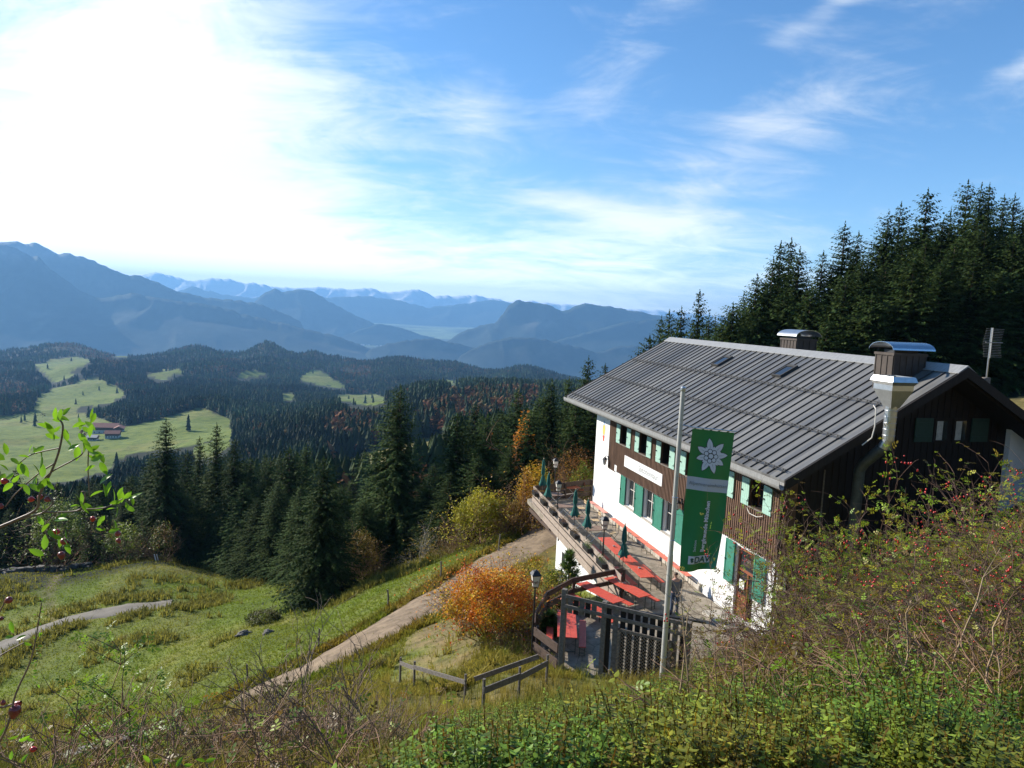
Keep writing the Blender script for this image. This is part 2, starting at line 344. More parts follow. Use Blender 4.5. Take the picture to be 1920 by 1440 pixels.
# ------------------------------------------------------------------ terrain
ctl = []
def cp(px, py, D): p = P_at(px, py, D); ctl.append((math.atan2(p[0], p[1]), math.log(D), (p[2] - CAMH) / D))
def cz(px, D, z): d = ray(px, 600); ctl.append((math.atan2(d[0], d[1]), math.log(D), (z - CAMH) / D))
for D, row in {2.2: (10.0, 10.05, 10.15, 10.25, 10.3, 10.5), 5: (8.0, 8.1, 8.3, 8.7, 9.2, 9.8), 9: (5.6, 5.9, 6.1, 7.0, 8.0, 9.6), 13: (3.0, 3.5, 3.9, 5.0, 7.2, 9.4)}.items():
    for px, z in zip((0, 480, 960, 1440, 1920, 2400), row): cz(px, D, z)
for px, D, z in [(0, 18, 0), (480, 18, .9), (960, 18, 1.5), (1240, 18, 2.0), (1440, 17, 3.2), (1700, 18, 5.0), (1920, 18, 6.8), (2400, 18, 9.8),
                 (1700, 13, 6.3), (1240, 13, 4.4), (1240, 9, 6.3), (480, 24, -2.6), (0, 25, -4.2), (240, 24, -3.3), (960, 23, .1), (1150, 22, .2), (1700, 23, 3.6), (1950, 25, 5.2),
                 (1300, 28, -.5), (1200, 36, -.8), (1500, 27, .6), (1900, 33, 5.5), (2400, 30, 11), (2400, 50, 14),
                 (1000, 31, -1.8), (1045, 38, -3.2), (930, 26, -.5), (1200, 47, -2.0), (1060, 50, -3.2), (700, 62, -11), (620, 54, -11), (740, 63, -11.2),
                 (960, 65, -9), (1100, 65, -8), (1290, 68, -4), (1500, 62, 2), (1900, 50, 7.6), (2200, 50, 11), (1700, 50, 4.5), (1500, 50, 1),
                 (300, 90, -24), (0, 92, -26), (600, 78, -18), (800, 72, -12.5), (-400, 90, -28), (-400, 40, -13), (-400, 20, -2), (-400, 9, 5.4),
                 (450, 72, -17)]: cz(px, D, z)
for px, py, D in [(850, 1200, 28.5), (760, 1278, 24.5), (870, 1312, 21), (400, 1340, 31.5), (560, 1255, 34), (728, 1165, 37), (850, 1100, 41), (1000, 1020, 45.5), (1035, 985, 49),
                  (935, 1033, 46), (825, 1080, 43), (730, 1140, 40), (595, 1213, 37), (463, 1278, 34.5), (785, 1062, 52), (900, 1022, 50), (550, 1122, 56),
                  (500, 1180, 46), (300, 1200, 49), (300, 1300, 39), (150, 1280, 43), (0, 1340, 40), (0, 1212, 53), (250, 1150, 57), (300, 1052, 77), (150, 1068, 77), (0, 1088, 73), (400, 1108, 65), (-250, 1130, 70), (-250, 1250, 52),
                  (650, 1115, 50), (600, 1150, 48)]: cp(px, py, D)
for D, row in {120: (-42, -40, -38, -33, -27, -20, -6, 8, 22), 200: (-72, -68, -64, -55, -42, -35, -18, 0, 15), 400: (-118, -112, -105, -84, -70, -62, -45, -20, 0)}.items():
    for px, z in zip((-400, 0, 300, 600, 900, 1200, 1500, 1900, 2400), row): cz(px, D, z)
for px, py, D in [(-300, 860, 650), (0, 880, 600), (250, 880, 600), (430, 850, 600), (0, 812, 850), (220, 806, 850), (330, 790, 900), (400, 768, 1000), (440, 775, 1000), (300, 778, 1000),
                  (120, 775, 1150), (200, 735, 1450), (170, 709, 1700), (60, 720, 1700), (-200, 740, 1500), (440, 735, 1500), (350, 705, 2000), (100, 690, 2200), (-200, 680, 2600),
                  (135, 645, 3300), (0, 662, 3400), (60, 658, 3400), (210, 668, 3200), (330, 661, 3000), (380, 645, 3000), (435, 669, 3000), (500, 645, 3000), (552, 674, 3000), (585, 668, 3000), (640, 677, 3000), (700, 677, 3000), (757, 670, 2900), (815, 690, 2900), (842, 683, 2900), (905, 702, 2900), (950, 708, 2800), (985, 696, 2700), (1060, 716, 2700), (1200, 735, 2700), (1500, 760, 2700),
                  (700, 850, 450), (620, 862, 460), (820, 828, 460), (650, 800, 620), (560, 800, 700), (720, 775, 750), (900, 752, 750), (1000, 745, 800), (800, 742, 1000), (960, 738, 1000), (1080, 740, 1000), (680, 757, 1150),
                  (600, 745, 1450), (540, 765, 1150), (480, 800, 850), (620, 712, 2000), (700, 748, 1600), (820, 725, 1800), (950, 732, 1700), (640, 690, 2500), (450, 690, 2400), (860, 712, 2300)]: cp(px, py, D)
for px in (-600, -200, 200, 600, 1000, 1500, 2100):
    cz(px, 4300, -470); cz(px, 7000, -690)
for D, z in ((5, 10), (20, 16), (100, 40), (1000, 100), (6000, 100)):
    ctl.append((R(75), math.log(D), (z * 1.0 - CAMH) / D)); ctl.append((R(-75), math.log(D), (-.55 * min(D, 600) - CAMH + 8) / D))
ctl = np.array(ctl)
SA, SL = 2.6, 1.0
def _tps(d2): return np.where(d2 > 0, d2 * np.log(d2 + 1e-20), 0)
_q = ctl[:, :2] * np.array([SA, SL]); _n = len(_q)
_K = _tps(((_q[:, None] - _q[None]) ** 2).sum(-1)) + np.eye(_n) * 1e-4
_P = np.c_[np.ones(_n), _q]
_A = np.zeros((_n + 3, _n + 3)); _A[:_n, :_n] = _K; _A[:_n, _n:] = _P; _A[_n:, :_n] = _P.T
_w = np.linalg.solve(_A, np.r_[ctl[:, 2], 0, 0, 0])
TERR = [(1.9, -3.75), (-14.2, -3.95), (-15.4, -7.4), (-17.3, -8.5), (-18.3, -8.85), (-19.9, -8.4), (-21.2, -6.0), (-21.8, -2.4), (-20.4, 0.3), (3.4, .3)]   # terrace outline in (u, v)
def in_poly(x, y, poly):
    x = np.asarray(x, float); y = np.asarray(y, float); ins = np.zeros(x.shape, bool); n = len(poly)
    for i in range(n):
        x0, y0 = poly[i]; x1, y1 = poly[(i + 1) % n]
        if y0 == y1: continue
        c = ((y0 > y) != (y1 > y)) & (x < (x1 - x0) * (y - y0) / (y1 - y0) + x0); ins ^= c
    return ins
def ground_z(x, y, noise=True):
    x = np.atleast_1d(np.asarray(x, float)); y = np.atleast_1d(np.asarray(y, float))
    D = np.maximum(np.hypot(x, y), .3); a = np.arctan2(x, y); aa = np.clip(a, R(-75), R(75)); Dy = np.maximum(D * np.cos(np.clip(a, R(-75), R(75))), .3)
    Dc = np.maximum(Dy, 2.2)
    q = np.stack([aa * SA, np.log(Dc) * SL], -1); out = np.empty(len(x))
    for s in range(0, len(x), 20000):
        qq = q[s:s + 20000]; d2 = ((qq[:, None] - _q[None]) ** 2).sum(-1)
        out[s:s + 20000] = _tps(d2) @ _w[:_n] + _w[_n] + qq @ _w[_n + 1:]
    z = out * Dc + CAMH
    behind = np.clip((np.abs(a) - R(75)) / R(60), 0, 1)
    z = z * (1 - behind) + behind * (CAMH - 1.6 + .25 * np.minimum(D, 200))
    if noise:
        z = z + fbm(x / 6.0, y / 6.0, 4, 3) * np.clip(D / 40, .25, 1) * .9 + fbm(x / 1.2, y / 1.2, 3, 9) * .16
        z = z + fbm(x / 60.0, y / 60.0, 3, 5) * np.clip((D - 90) / 200, 0, 1) * 14 + fbm(x / 300., y / 300., 3, 5) * np.clip((D - 700) / 1500, 0, 1) * 85
    u, v = to_uv(x, y)
    t = in_poly(u, v, TERR) | ((u > -19.4) & (u < .2) & (v > 0) & (v < 12.8))
    return np.where(t, np.minimum(z, -.45), z)
def gz(x, y): return float(ground_z([x], [y])[0])
def on_ground(px, D):
    """world point on the ground in the direction of picture column px at depth D"""
    py = 700.
    for _ in range(6):
        d = ray(px, py); x = d[0] / d[1] * D; z = gz(x, D); pxx, py = project(x, D, z); py = float(py)
    return (x, D, z)

MEADOWS = [[(75, 738), (180, 706), (240, 737), (200, 757), (150, 765), (150, 790), (60, 804), (0, 825), (-60, 830), (-60, 790), (60, 770)],
           [(-60, 822), (0, 822), (160, 775), (235, 800), (330, 778), (380, 764), (430, 785), (440, 812), (350, 838), (240, 852), (200, 880), (130, 900), (40, 905), (-60, 890)],
           [(62, 684), (140, 668), (172, 676), (130, 706), (100, 717), (85, 702)],
           [(585, 690), (610, 700), (655, 728), (600, 722), (560, 712)], [(528, 738), (556, 738), (548, 750), (530, 752)],
           [(625, 742), (700, 738), (742, 752), (690, 760), (640, 752)], [(830, 711), (872, 715), (845, 722)], [(940, 712), (965, 716), (945, 720)],
           [(270, 703), (330, 690), (348, 699), (300, 713)], [(436, 702), (480, 694), (505, 703), (455, 709)], [(845, 742), (882, 737), (892, 746), (850, 751)], [(205, 668), (235, 660), (240, 668)],
           [(600, 878), (700, 842), (830, 815), (840, 850), (720, 885), (620, 900)], [(365, 838), (425, 814), (448, 826), (405, 858), (360, 868)]]
AUTUMN = [[(600, 810), (690, 765), (730, 790), (690, 838), (610, 845)], [(790, 770), (880, 735), (1010, 735), (1010, 790), (900, 830), (800, 815)], [(-20, 722), (50, 722), (60, 745), (-20, 760)], [(220, 690), (260, 640), (60, 640)], [(640, 690), (700, 690), (690, 712), (640, 705)]]
PATH_PX = [q for q in [(1060, 972, 52), (1035, 990, 49), (990, 1028, 45.3), (925, 1065, 43), (850, 1115, 40.5), (790, 1148, 38.5), (728, 1182, 36.6), (660, 1218, 35), (560, 1268, 33), (440, 1322, 31), (330, 1372, 29), (230, 1410, 27.5)]]
LOWER_PX = [q for q in [(-120, 1290, 47), (0, 1215, 53), (70, 1183, 55), (130, 1162, 56.5), (200, 1150, 58), (270, 1140, 59.5), (330, 1132, 61)]]
def snap(px, py, D0):
    """the point of the terrain seen at that spot of the photograph near depth D0"""
    D = np.linspace(D0 * .8, D0 * 1.22, 120); d = ray(px, py); x = d[0] / d[1] * D; z = ground_z(x, D, False); q = project(x, D, z)[1]; i = int(np.argmin(np.abs(q - py) + np.abs(D - D0) * .05)); return np.array([x[i], D[i], z[i]])
def dist_poly(x, y, pts):
    best = np.full(np.shape(x), 1e9)
    for a, b in zip(pts[:-1], pts[1:]):
        ax, ay, bx, by = a[0], a[1], b[0], b[1]; dx, dy = bx - ax, by - ay; t = np.clip(((x - ax) * dx + (y - ay) * dy) / (dx * dx + dy * dy), 0, 1)
        best = np.minimum(best, np.hypot(x - ax - t * dx, y - ay - t * dy))
    return best
PATH_PTS = [snap(*q) for q in PATH_PX]; LOWER_PTS = [snap(*q) for q in LOWER_PX]; BARE_PTS = [snap(*q) for q in [(835, 1180, 30), (825, 1215, 27), (815, 1250, 25)]]

def build_ground():
    ang = np.concatenate([np.linspace(-180, -50, 27)[:-1], np.linspace(-50, 50, 620), np.linspace(50, 180, 27)[1:]]) * math.pi / 180
    rr = np.concatenate([np.linspace(.4, 4, 10)[:-1], np.exp(np.linspace(math.log(4), math.log(100), 400))[:-1], np.exp(np.linspace(math.log(100), math.log(7600), 300))])
    A_, R_ = np.meshgrid(ang, rr); x = (R_ * np.sin(A_)).ravel(); y = (R_ * np.cos(A_)).ravel()
    z = ground_z(x, y); D = np.hypot(x, y)
    z = np.maximum(z, -655.0)
    px, py = project(x, y, z)
    n1 = fbm(x / 9, y / 9, 4, 21) * 2; n2 = fbm(x / 2.2, y / 2.2, 4, 31) * 2; n3 = fbm(x / 70, y / 70, 3, 41) * 2
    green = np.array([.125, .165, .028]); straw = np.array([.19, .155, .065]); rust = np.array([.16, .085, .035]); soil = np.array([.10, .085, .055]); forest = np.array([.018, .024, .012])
    near = np.clip(.5 + n1 * 1.2 + n2 * .6, 0, 1)[:, None]
    c = green * (1 - near * .55) + straw * near * .55
    # dry slope close to the camera and along the road
    dry = np.clip((30 - D) / 8, 0, 1) * np.clip(.75 + n2 * .9, 0, 1); c = c * (1 - dry[:, None]) + (straw * .75 + soil * .45) * dry[:, None]
    dr = dist_poly(x, y, PATH_PTS); side = np.clip(1 - np.abs(dr - 2.4) / 1.6, 0, 1) * np.clip(.4 + n2 * 1.5, 0, 1); c = c * (1 - side[:, None]) + (rust * .7 + straw * .3) * side[:, None]
    # forest floor beyond the meadow's edge and on the right
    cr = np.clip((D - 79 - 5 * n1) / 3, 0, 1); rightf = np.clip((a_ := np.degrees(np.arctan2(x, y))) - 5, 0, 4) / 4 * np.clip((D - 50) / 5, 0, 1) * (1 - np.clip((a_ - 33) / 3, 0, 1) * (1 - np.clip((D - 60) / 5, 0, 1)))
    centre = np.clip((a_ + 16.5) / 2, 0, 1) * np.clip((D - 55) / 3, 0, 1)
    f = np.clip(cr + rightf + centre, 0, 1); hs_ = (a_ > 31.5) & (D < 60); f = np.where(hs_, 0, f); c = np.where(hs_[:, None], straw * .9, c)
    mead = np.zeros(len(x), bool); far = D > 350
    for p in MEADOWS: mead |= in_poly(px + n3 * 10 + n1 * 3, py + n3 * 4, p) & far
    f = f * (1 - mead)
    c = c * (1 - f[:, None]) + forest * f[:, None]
    m = mead[:, None].astype(float); mc = np.where((n3 > .22)[:, None], green * .85 + straw * .35, green * 1.15)
    brown = in_poly(px, py, MEADOWS[12])[:, None]; mc = np.where(brown, straw * .8 + green * .25, mc)
    c = c * (1 - m) + mc * m
    bare = np.clip(1.5 - dist_poly(x, y, BARE_PTS) / 1.6, 0, 1) * np.clip(.75 + n2 * 1.6, 0, 1); c = c * (1 - bare[:, None]) + np.array([.27, .19, .11]) * bare[:, None]
    tr = np.clip(1 - dist_poly(x, y, [P_at(105, 1150, 57), P_at(90, 1110, 64), P_at(110, 1080, 74)]) / .8, 0, 1)[:, None] * .7; c = c * (1 - tr) + np.array([.2, .16, .1]) * tr
    nc = len(ang); nr = len(rr); i = np.arange(nr - 1)[:, None] * nc + np.arange(nc - 1)[None]
    Fq = np.stack([i, i + nc, i + nc + 1, i + 1], -1).reshape(-1, 4)
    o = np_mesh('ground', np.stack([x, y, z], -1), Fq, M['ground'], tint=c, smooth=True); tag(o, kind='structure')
build_ground()

def strip(name, pts, w, matl, lift, n=90):
    pts = np.array([(p[0], p[1]) for p in pts]); t = np.linspace(0, len(pts) - 1, n)
    # smooth the centre line
    ii = np.clip(t.astype(int), 0, len(pts) - 2); fr = t - ii
    c = pts[ii] * (1 - fr)[:, None] + pts[ii + 1] * fr[:, None]
    k = 5; cpad = np.vstack([c[:1]] * k + [c] + [c[-1:]] * k); c = np.array([cpad[j:j + 2 * k + 1].mean(0) for j in range(len(c))])
    d = np.gradient(c, axis=0); d /= np.linalg.norm(d, axis=1)[:, None] + 1e-9; nn = np.stack([-d[:, 1], d[:, 0]], -1)
    m = 13; V = []; 
    for j in range(m):
        s = (j / (m - 1) - .5) * w
        e = fbm(c[:, 0] / .8 + j * .3, c[:, 1] / .8, 3, 77) * .8 * (abs(j - m // 2) / (m // 2)) ** 2
        q = c + nn * (s + np.sign(s) * e)[:, None]; zz = ground_z(q[:, 0], q[:, 1]) + lift - .10 * (abs(j - m // 2) / (m // 2)) ** 4 + fbm(q[:, 0] / .7, q[:, 1] / .7, 3, 55) * .05
        V.append(np.c_[q, zz])
    V = np.array(V).reshape(-1, 3); i = np.arange(m - 1)[:, None] * n + np.arange(n - 1)[None]
    o = np_mesh(name, V, np.stack([i, i + 1, i + n + 1, i + n], -1).reshape(-1, 4), matl, smooth=True); tag(o, kind='structure'); return o
M['gravel'] = mat('gravel_path', (.11, .078, .048), .95, var=.28, scale=1.8, bump=1.0, bscale=7, col2=(.28, .205, .13), detail=10)
M['pave'] = mat('pale_track', (.17, .15, .12), .9, var=.15, scale=1.2, bump=.4, bscale=10)
strip('path', PATH_PTS, 3.9, M['gravel'], .10)
strip('road', LOWER_PTS, 2.3, M['pave'], .10, 60)

# ------------------------------------------------------------------ mountains and the valley
def mount_mat(name, snow=False):
    m, N, L, b = new_mat(name); geo = N.new('ShaderNodeNewGeometry'); at = N.new('ShaderNodeAttribute'); at.attribute_name = 'tint'
    n = N.new('ShaderNodeTexNoise'); n.inputs['Scale'].default_value = .004; n.inputs['Detail'].default_value = 12; n.inputs['Roughness'].default_value = .7; L.new(geo.outputs['Position'], n.inputs['Vector'])
    r = N.new('ShaderNodeValToRGB'); r.color_ramp.elements[0].position = .35; r.color_ramp.elements[1].position = .65; r.color_ramp.elements[0].color = (.55, .55, .55, 1); r.color_ramp.elements[1].color = (1.35, 1.35, 1.35, 1)
    L.new(n.outputs[0], r.inputs[0]); x = N.new('ShaderNodeMix'); x.data_type = 'RGBA'; x.blend_type = 'MULTIPLY'; x.inputs[0].default_value = .35 if snow else 1.0; L.new(at.outputs['Color'], x.inputs[6]); L.new(r.outputs[0], x.inputs[7])
    L.new(x.outputs[2], b.inputs['Base Color']); b.inputs['Roughness'].default_value = .95; b.inputs['Specular IOR Level'].default_value = .1; return m
M['mount'] = mount_mat('far_mountain'); M['alps'] = mount_mat('snowy_mountain', True)
def mountain(sil, D, w, seed, amp=.12, snow=False, rough=3.0, steep=1.25, rockline=None):
    sx = np.array([s[0] for s in sil], float); sy = np.array([s[1] for s in sil], float)
    cols = np.arange(sx[0], sx[-1], 3.0 if D > 7000 else 3.0); py = np.interp(cols, sx, sy)
    k = np.array([1, 2, 1]) / 4.; py[1:-1] = np.convolve(py, k, 'valid')
    pts = np.array([P_at(a, b_, D) for a, b_ in zip(cols, py)]); zc = pts[:, 2] + fbm(cols / 11., cols * 0 + seed, 5, seed) * rough * 2 * D / F
    dirx = pts[:, 0] / pts[:, 1]; t = np.linspace(-1, 1, 61); base = -668.
    T, C = np.meshgrid(t, np.arange(len(cols)), indexing='ij')
    Dr = D + w * T; X = dirx[C] * Dr; Y = Dr + 0 * X
    prof = (1 - np.abs(T)) ** steep; kz = np.ones(31) / 31.; zs = np.convolve(np.pad(zc, 15, mode='edge'), kz, 'valid'); bl = np.clip(np.abs(T) * 7, 0, 1); H = (zc[C] * (1 - bl) + zs[C] * bl - base)
    wx = X + fbm(X / 700., Y / 700., 3, seed + 4) * 900; sp = 1 - np.abs(2 * vnoise(wx / 620., Y / 900. + seed, seed + 2) - 1); sp2 = 1 - np.abs(2 * vnoise(wx / 230. + Y / 500., Y / 300. + seed, seed + 3) - 1)
    env = np.clip(np.abs(T) * 9, 0, 1) * np.clip((1 - np.abs(T)) * 3, 0, 1)
    Z = base + H * prof * (1 - env * (amp * 1.6 * (1 - sp) + amp * .5 * (1 - sp2)))
    edge = np.clip(np.minimum(C, len(cols) - 1 - C) / 12., 0, 1); Z = base + (Z - base) * (edge * edge * (3 - 2 * edge))
    nfb = fbm(X / (170. if snow else 350.), Y / (170. if snow else 350.), 5, seed + 8)
    if snow:
        lim = (Z + 120 + nfb * 700) / 90.; s = np.clip(lim, 0, 1)[..., None]; c = np.array([.06, .07, .085]) * (1 - s) + np.array([.85, .87, .9]) * s
    else:
        c = np.broadcast_to(np.array([.035, .045, .035]), X.shape + (3,)).copy(); q = np.clip(nfb * 5 - .6, 0, 1)[..., None]; c = c * (1 - q) + np.array([.11, .10, .075]) * q
        if rockline is not None: s = np.clip((Z - rockline + nfb * 300) / 120., 0, 1)[..., None]; c = c * (1 - s) + np.array([.20, .195, .19]) * s
    nr, ncol = X.shape; i = np.arange(nr - 1)[:, None] * ncol + np.arange(ncol - 1)[None]
    o = np_mesh('mountain', np.stack([X, Y, Z], -1).reshape(-1, 3), np.stack([i, i + 1, i + ncol + 1, i + ncol], -1).reshape(-1, 4), M['alps' if snow else 'mount'], tint=c.reshape(-1, 3), smooth=True)
    tag(o, kind='structure')
mountain([(-420, 470), (-250, 452), (-60, 448), (0, 457), (30, 466), (62, 482), (72, 480), (95, 505), (130, 530), (150, 545), (185, 560), (215, 556), (245, 549), (300, 560), (350, 566), (400, 572), (460, 590), (520, 604), (600, 622), (650, 636), (700, 655), (760, 700)], 7900, 1300, 1, .16, rockline=270)
mountain([(-420, 480), (-200, 470), (-60, 462), (0, 453), (32, 451), (45, 457), (68, 454), (90, 466), (112, 478), (120, 473), (145, 480), (165, 485), (200, 500), (235, 516), (262, 517), (290, 527), (330, 545), (360, 552), (395, 560), (450, 563), (490, 572), (540, 590), (600, 625)], 9300, 1300, 2, .14, rockline=360)
mountain([(560, 640), (470, 570)][::-1] and [(440, 600), (478, 566), (495, 549), (515, 541), (530, 547), (560, 542), (585, 546), (612, 562), (640, 577), (665, 590), (700, 606), (740, 630)], 11800, 1200, 3, .12)
mountain([(300, 560), (335, 545), (360, 538), (400, 548), (440, 556), (520, 560), (560, 563), (640, 556), (690, 556), (740, 562), (800, 577), (860, 570), (930, 562), (965, 570), (1020, 580), (1100, 590), (1300, 610)], 17300, 1300, 4, .12)
mountain([(-420, 500), (100, 520), (200, 520), (262, 518), (290, 510), (330, 520), (360, 527), (400, 521), (430, 521), (455, 530), (480, 530), (510, 537), (560, 540), (600, 538), (650, 541), (690, 541), (730, 549), (770, 544), (785, 541), (812, 556), (860, 554), (900, 556), (950, 564), (1000, 566), (1050, 571), (1100, 574), (1160, 577), (1250, 584), (1500, 600), (1900, 628), (2300, 650)], 20500, 2500, 5, .20, True, rough=3.6, steep=1.05)
mountain([(560, 655), (640, 632), (690, 613), (712, 608), (735, 611), (765, 620), (810, 632), (850, 650)], 10900, 500, 6, .1)
mountain([(800, 665), (835, 641), (870, 620), (900, 611), (930, 606), (940, 592), (952, 574), (972, 561), (985, 566), (1000, 566), (1030, 573), (1055, 583), (1080, 574), (1095, 568), (1130, 573), (1170, 580), (1215, 588), (1300, 602), (1500, 620), (2300, 665)], 9300, 1000, 7, .12, rockline=260)
mountain([(980, 670), (1040, 640), (1100, 622), (1160, 606), (1230, 598), (1350, 606), (1600, 625), (2300, 670)], 8500, 700, 8, .12)
mountain([(660, 668), (720, 646), (770, 637), (810, 634), (850, 641), (900, 655), (960, 665), (1010, 668)], 7700, 600, 9, .12)
mountain([(830, 690), (880, 656), (920, 640), (955, 633), (990, 632), (1035, 640), (1080, 650), (1120, 662), (1150, 652), (1180, 648), (1300, 660), (1600, 680), (2300, 720)], 7100, 600, 10, .12)

def valley():
    n = 80; xs = np.linspace(-23000, 23000, n); ys = np.linspace(4200, 23000, n); X, Y = np.meshgrid(xs, ys)
    X = X.ravel(); Y = Y.ravel(); f = fbm(X / 900., Y / 900., 4, 91)
    c = np.where((f > .02)[:, None], np.array([.22, .27, .12]), np.array([.07, .08, .05]))
    i = np.arange(n - 1)[:, None] * n + np.arange(n - 1)[None]
    o = np_mesh('valley_floor', np.c_[X, Y, -650. + np.clip(Y - 9000, 0, 5500) * .05], np.stack([i, i + 1, i + n + 1, i + n], -1).reshape(-1, 4), M['mount'], tint=c); tag(o, kind='structure')
    # the town in the valley: far, tiny, uncountable
    b = MB(); r = random.Random(5)
    for k in range(900):
        px = r.gauss(670, 38); D = r.uniform(10500, 13200)
        if r.random() < .12: px = r.uniform(0, 120); D = r.uniform(9000, 11000)
        p = P_at(px, 650, D); s = r.uniform(7, 22); h = r.uniform(7, 16)
        zb = -650 + min(max(D - 9000, 0), 5500) * .05; b.box((p[0] - s, D - s, zb), (p[0] + s, D + s, zb + h))
    o = b.build('distant_town', mat('pale_town_walls', (.62, .6, .56), .8, var=.3, scale=.003)); tag(o, kind='stuff'); o['label'] = 'pale specks of the distant town on the valley floor'
valley()
# ------------------------------------------------------------------ the mountain hut (local axes: x = away from the terrace, y = along the ridge, z up)
def slab_with_holes(mb, v0, v1, y0, y1, z0, z1, holes):
    ys = sorted({y0, y1} | {h[i] for h in holes for i in (0, 1) if y0 < h[i] < y1}); zs = sorted({z0, z1} | {h[i] for h in holes for i in (2, 3) if z0 < h[i] < z1})
    for a, b_ in zip(ys[:-1], ys[1:]):
        run = None
        for c, d in zip(zs[:-1], zs[1:]):
            my, mz = (a + b_) / 2, (c + d) / 2
            hole = any(h[0] < my < h[1] and h[2] < mz < h[3] for h in holes)
            if hole:
                if run: mb.box((v0, a, run[0]), (v1, b_, run[1])); run = None
            else: run = (run[0], d) if run else (c, d)
        if run: mb.box((v0, a, run[0]), (v1, b_, run[1]))

RV, RZ = 6.3, 10.72           # ridge line
GV, GZ = -.95, 6.62           # gutter line
SLOPE = (RZ - GZ) / (RV - GV)
def rz_(v): return RZ - abs(v - RV) * SLOPE
YN, YF = -19.2, 0.0
UPW = [(-5.0 - 2.62 * k, -4.06 - 2.62 * k) for k in range(6)]
LOW = [(-6.44, -5.18), (-8.76, -7.50), (-11.12, -9.82), (-13.45, -12.2)]
DOOR = (-17.78, -16.44)

def lettering(txt, size, matl, fn, depth=.004, name='lettering', parent=None, shear=0.0, bold=0.0, spacing=1.0):
    """text as real letter shapes; fn maps (x, y) of the flat text to a 3D point"""
    cu = bpy.data.curves.new(name, 'FONT'); cu.body = txt; cu.size = size; cu.shear = shear; cu.offset = bold; cu.resolution_u = 3; cu.space_character = spacing; cu.align_x = 'CENTER'
    ob = bpy.data.objects.new(name, cu); me = bpy.data.meshes.new_from_object(ob); bpy.data.objects.remove(ob)
    bm = bmesh.new(); bm.from_mesh(me); bmesh.ops.triangulate(bm, faces=bm.faces); bmesh.ops.subdivide_edges(bm, edges=[e for e in bm.edges if e.calc_length() > size * .12], cuts=3); bm.to_mesh(me); bm.free()
    for v in me.vertices: v.co = Vector(fn(v.co.x, v.co.y))
    me.materials.clear(); me.materials.append(matl); me.name = name
    o = bpy.data.objects.new(name, me); COL.objects.link(o)
    if parent is not None: o.parent = parent
    return o

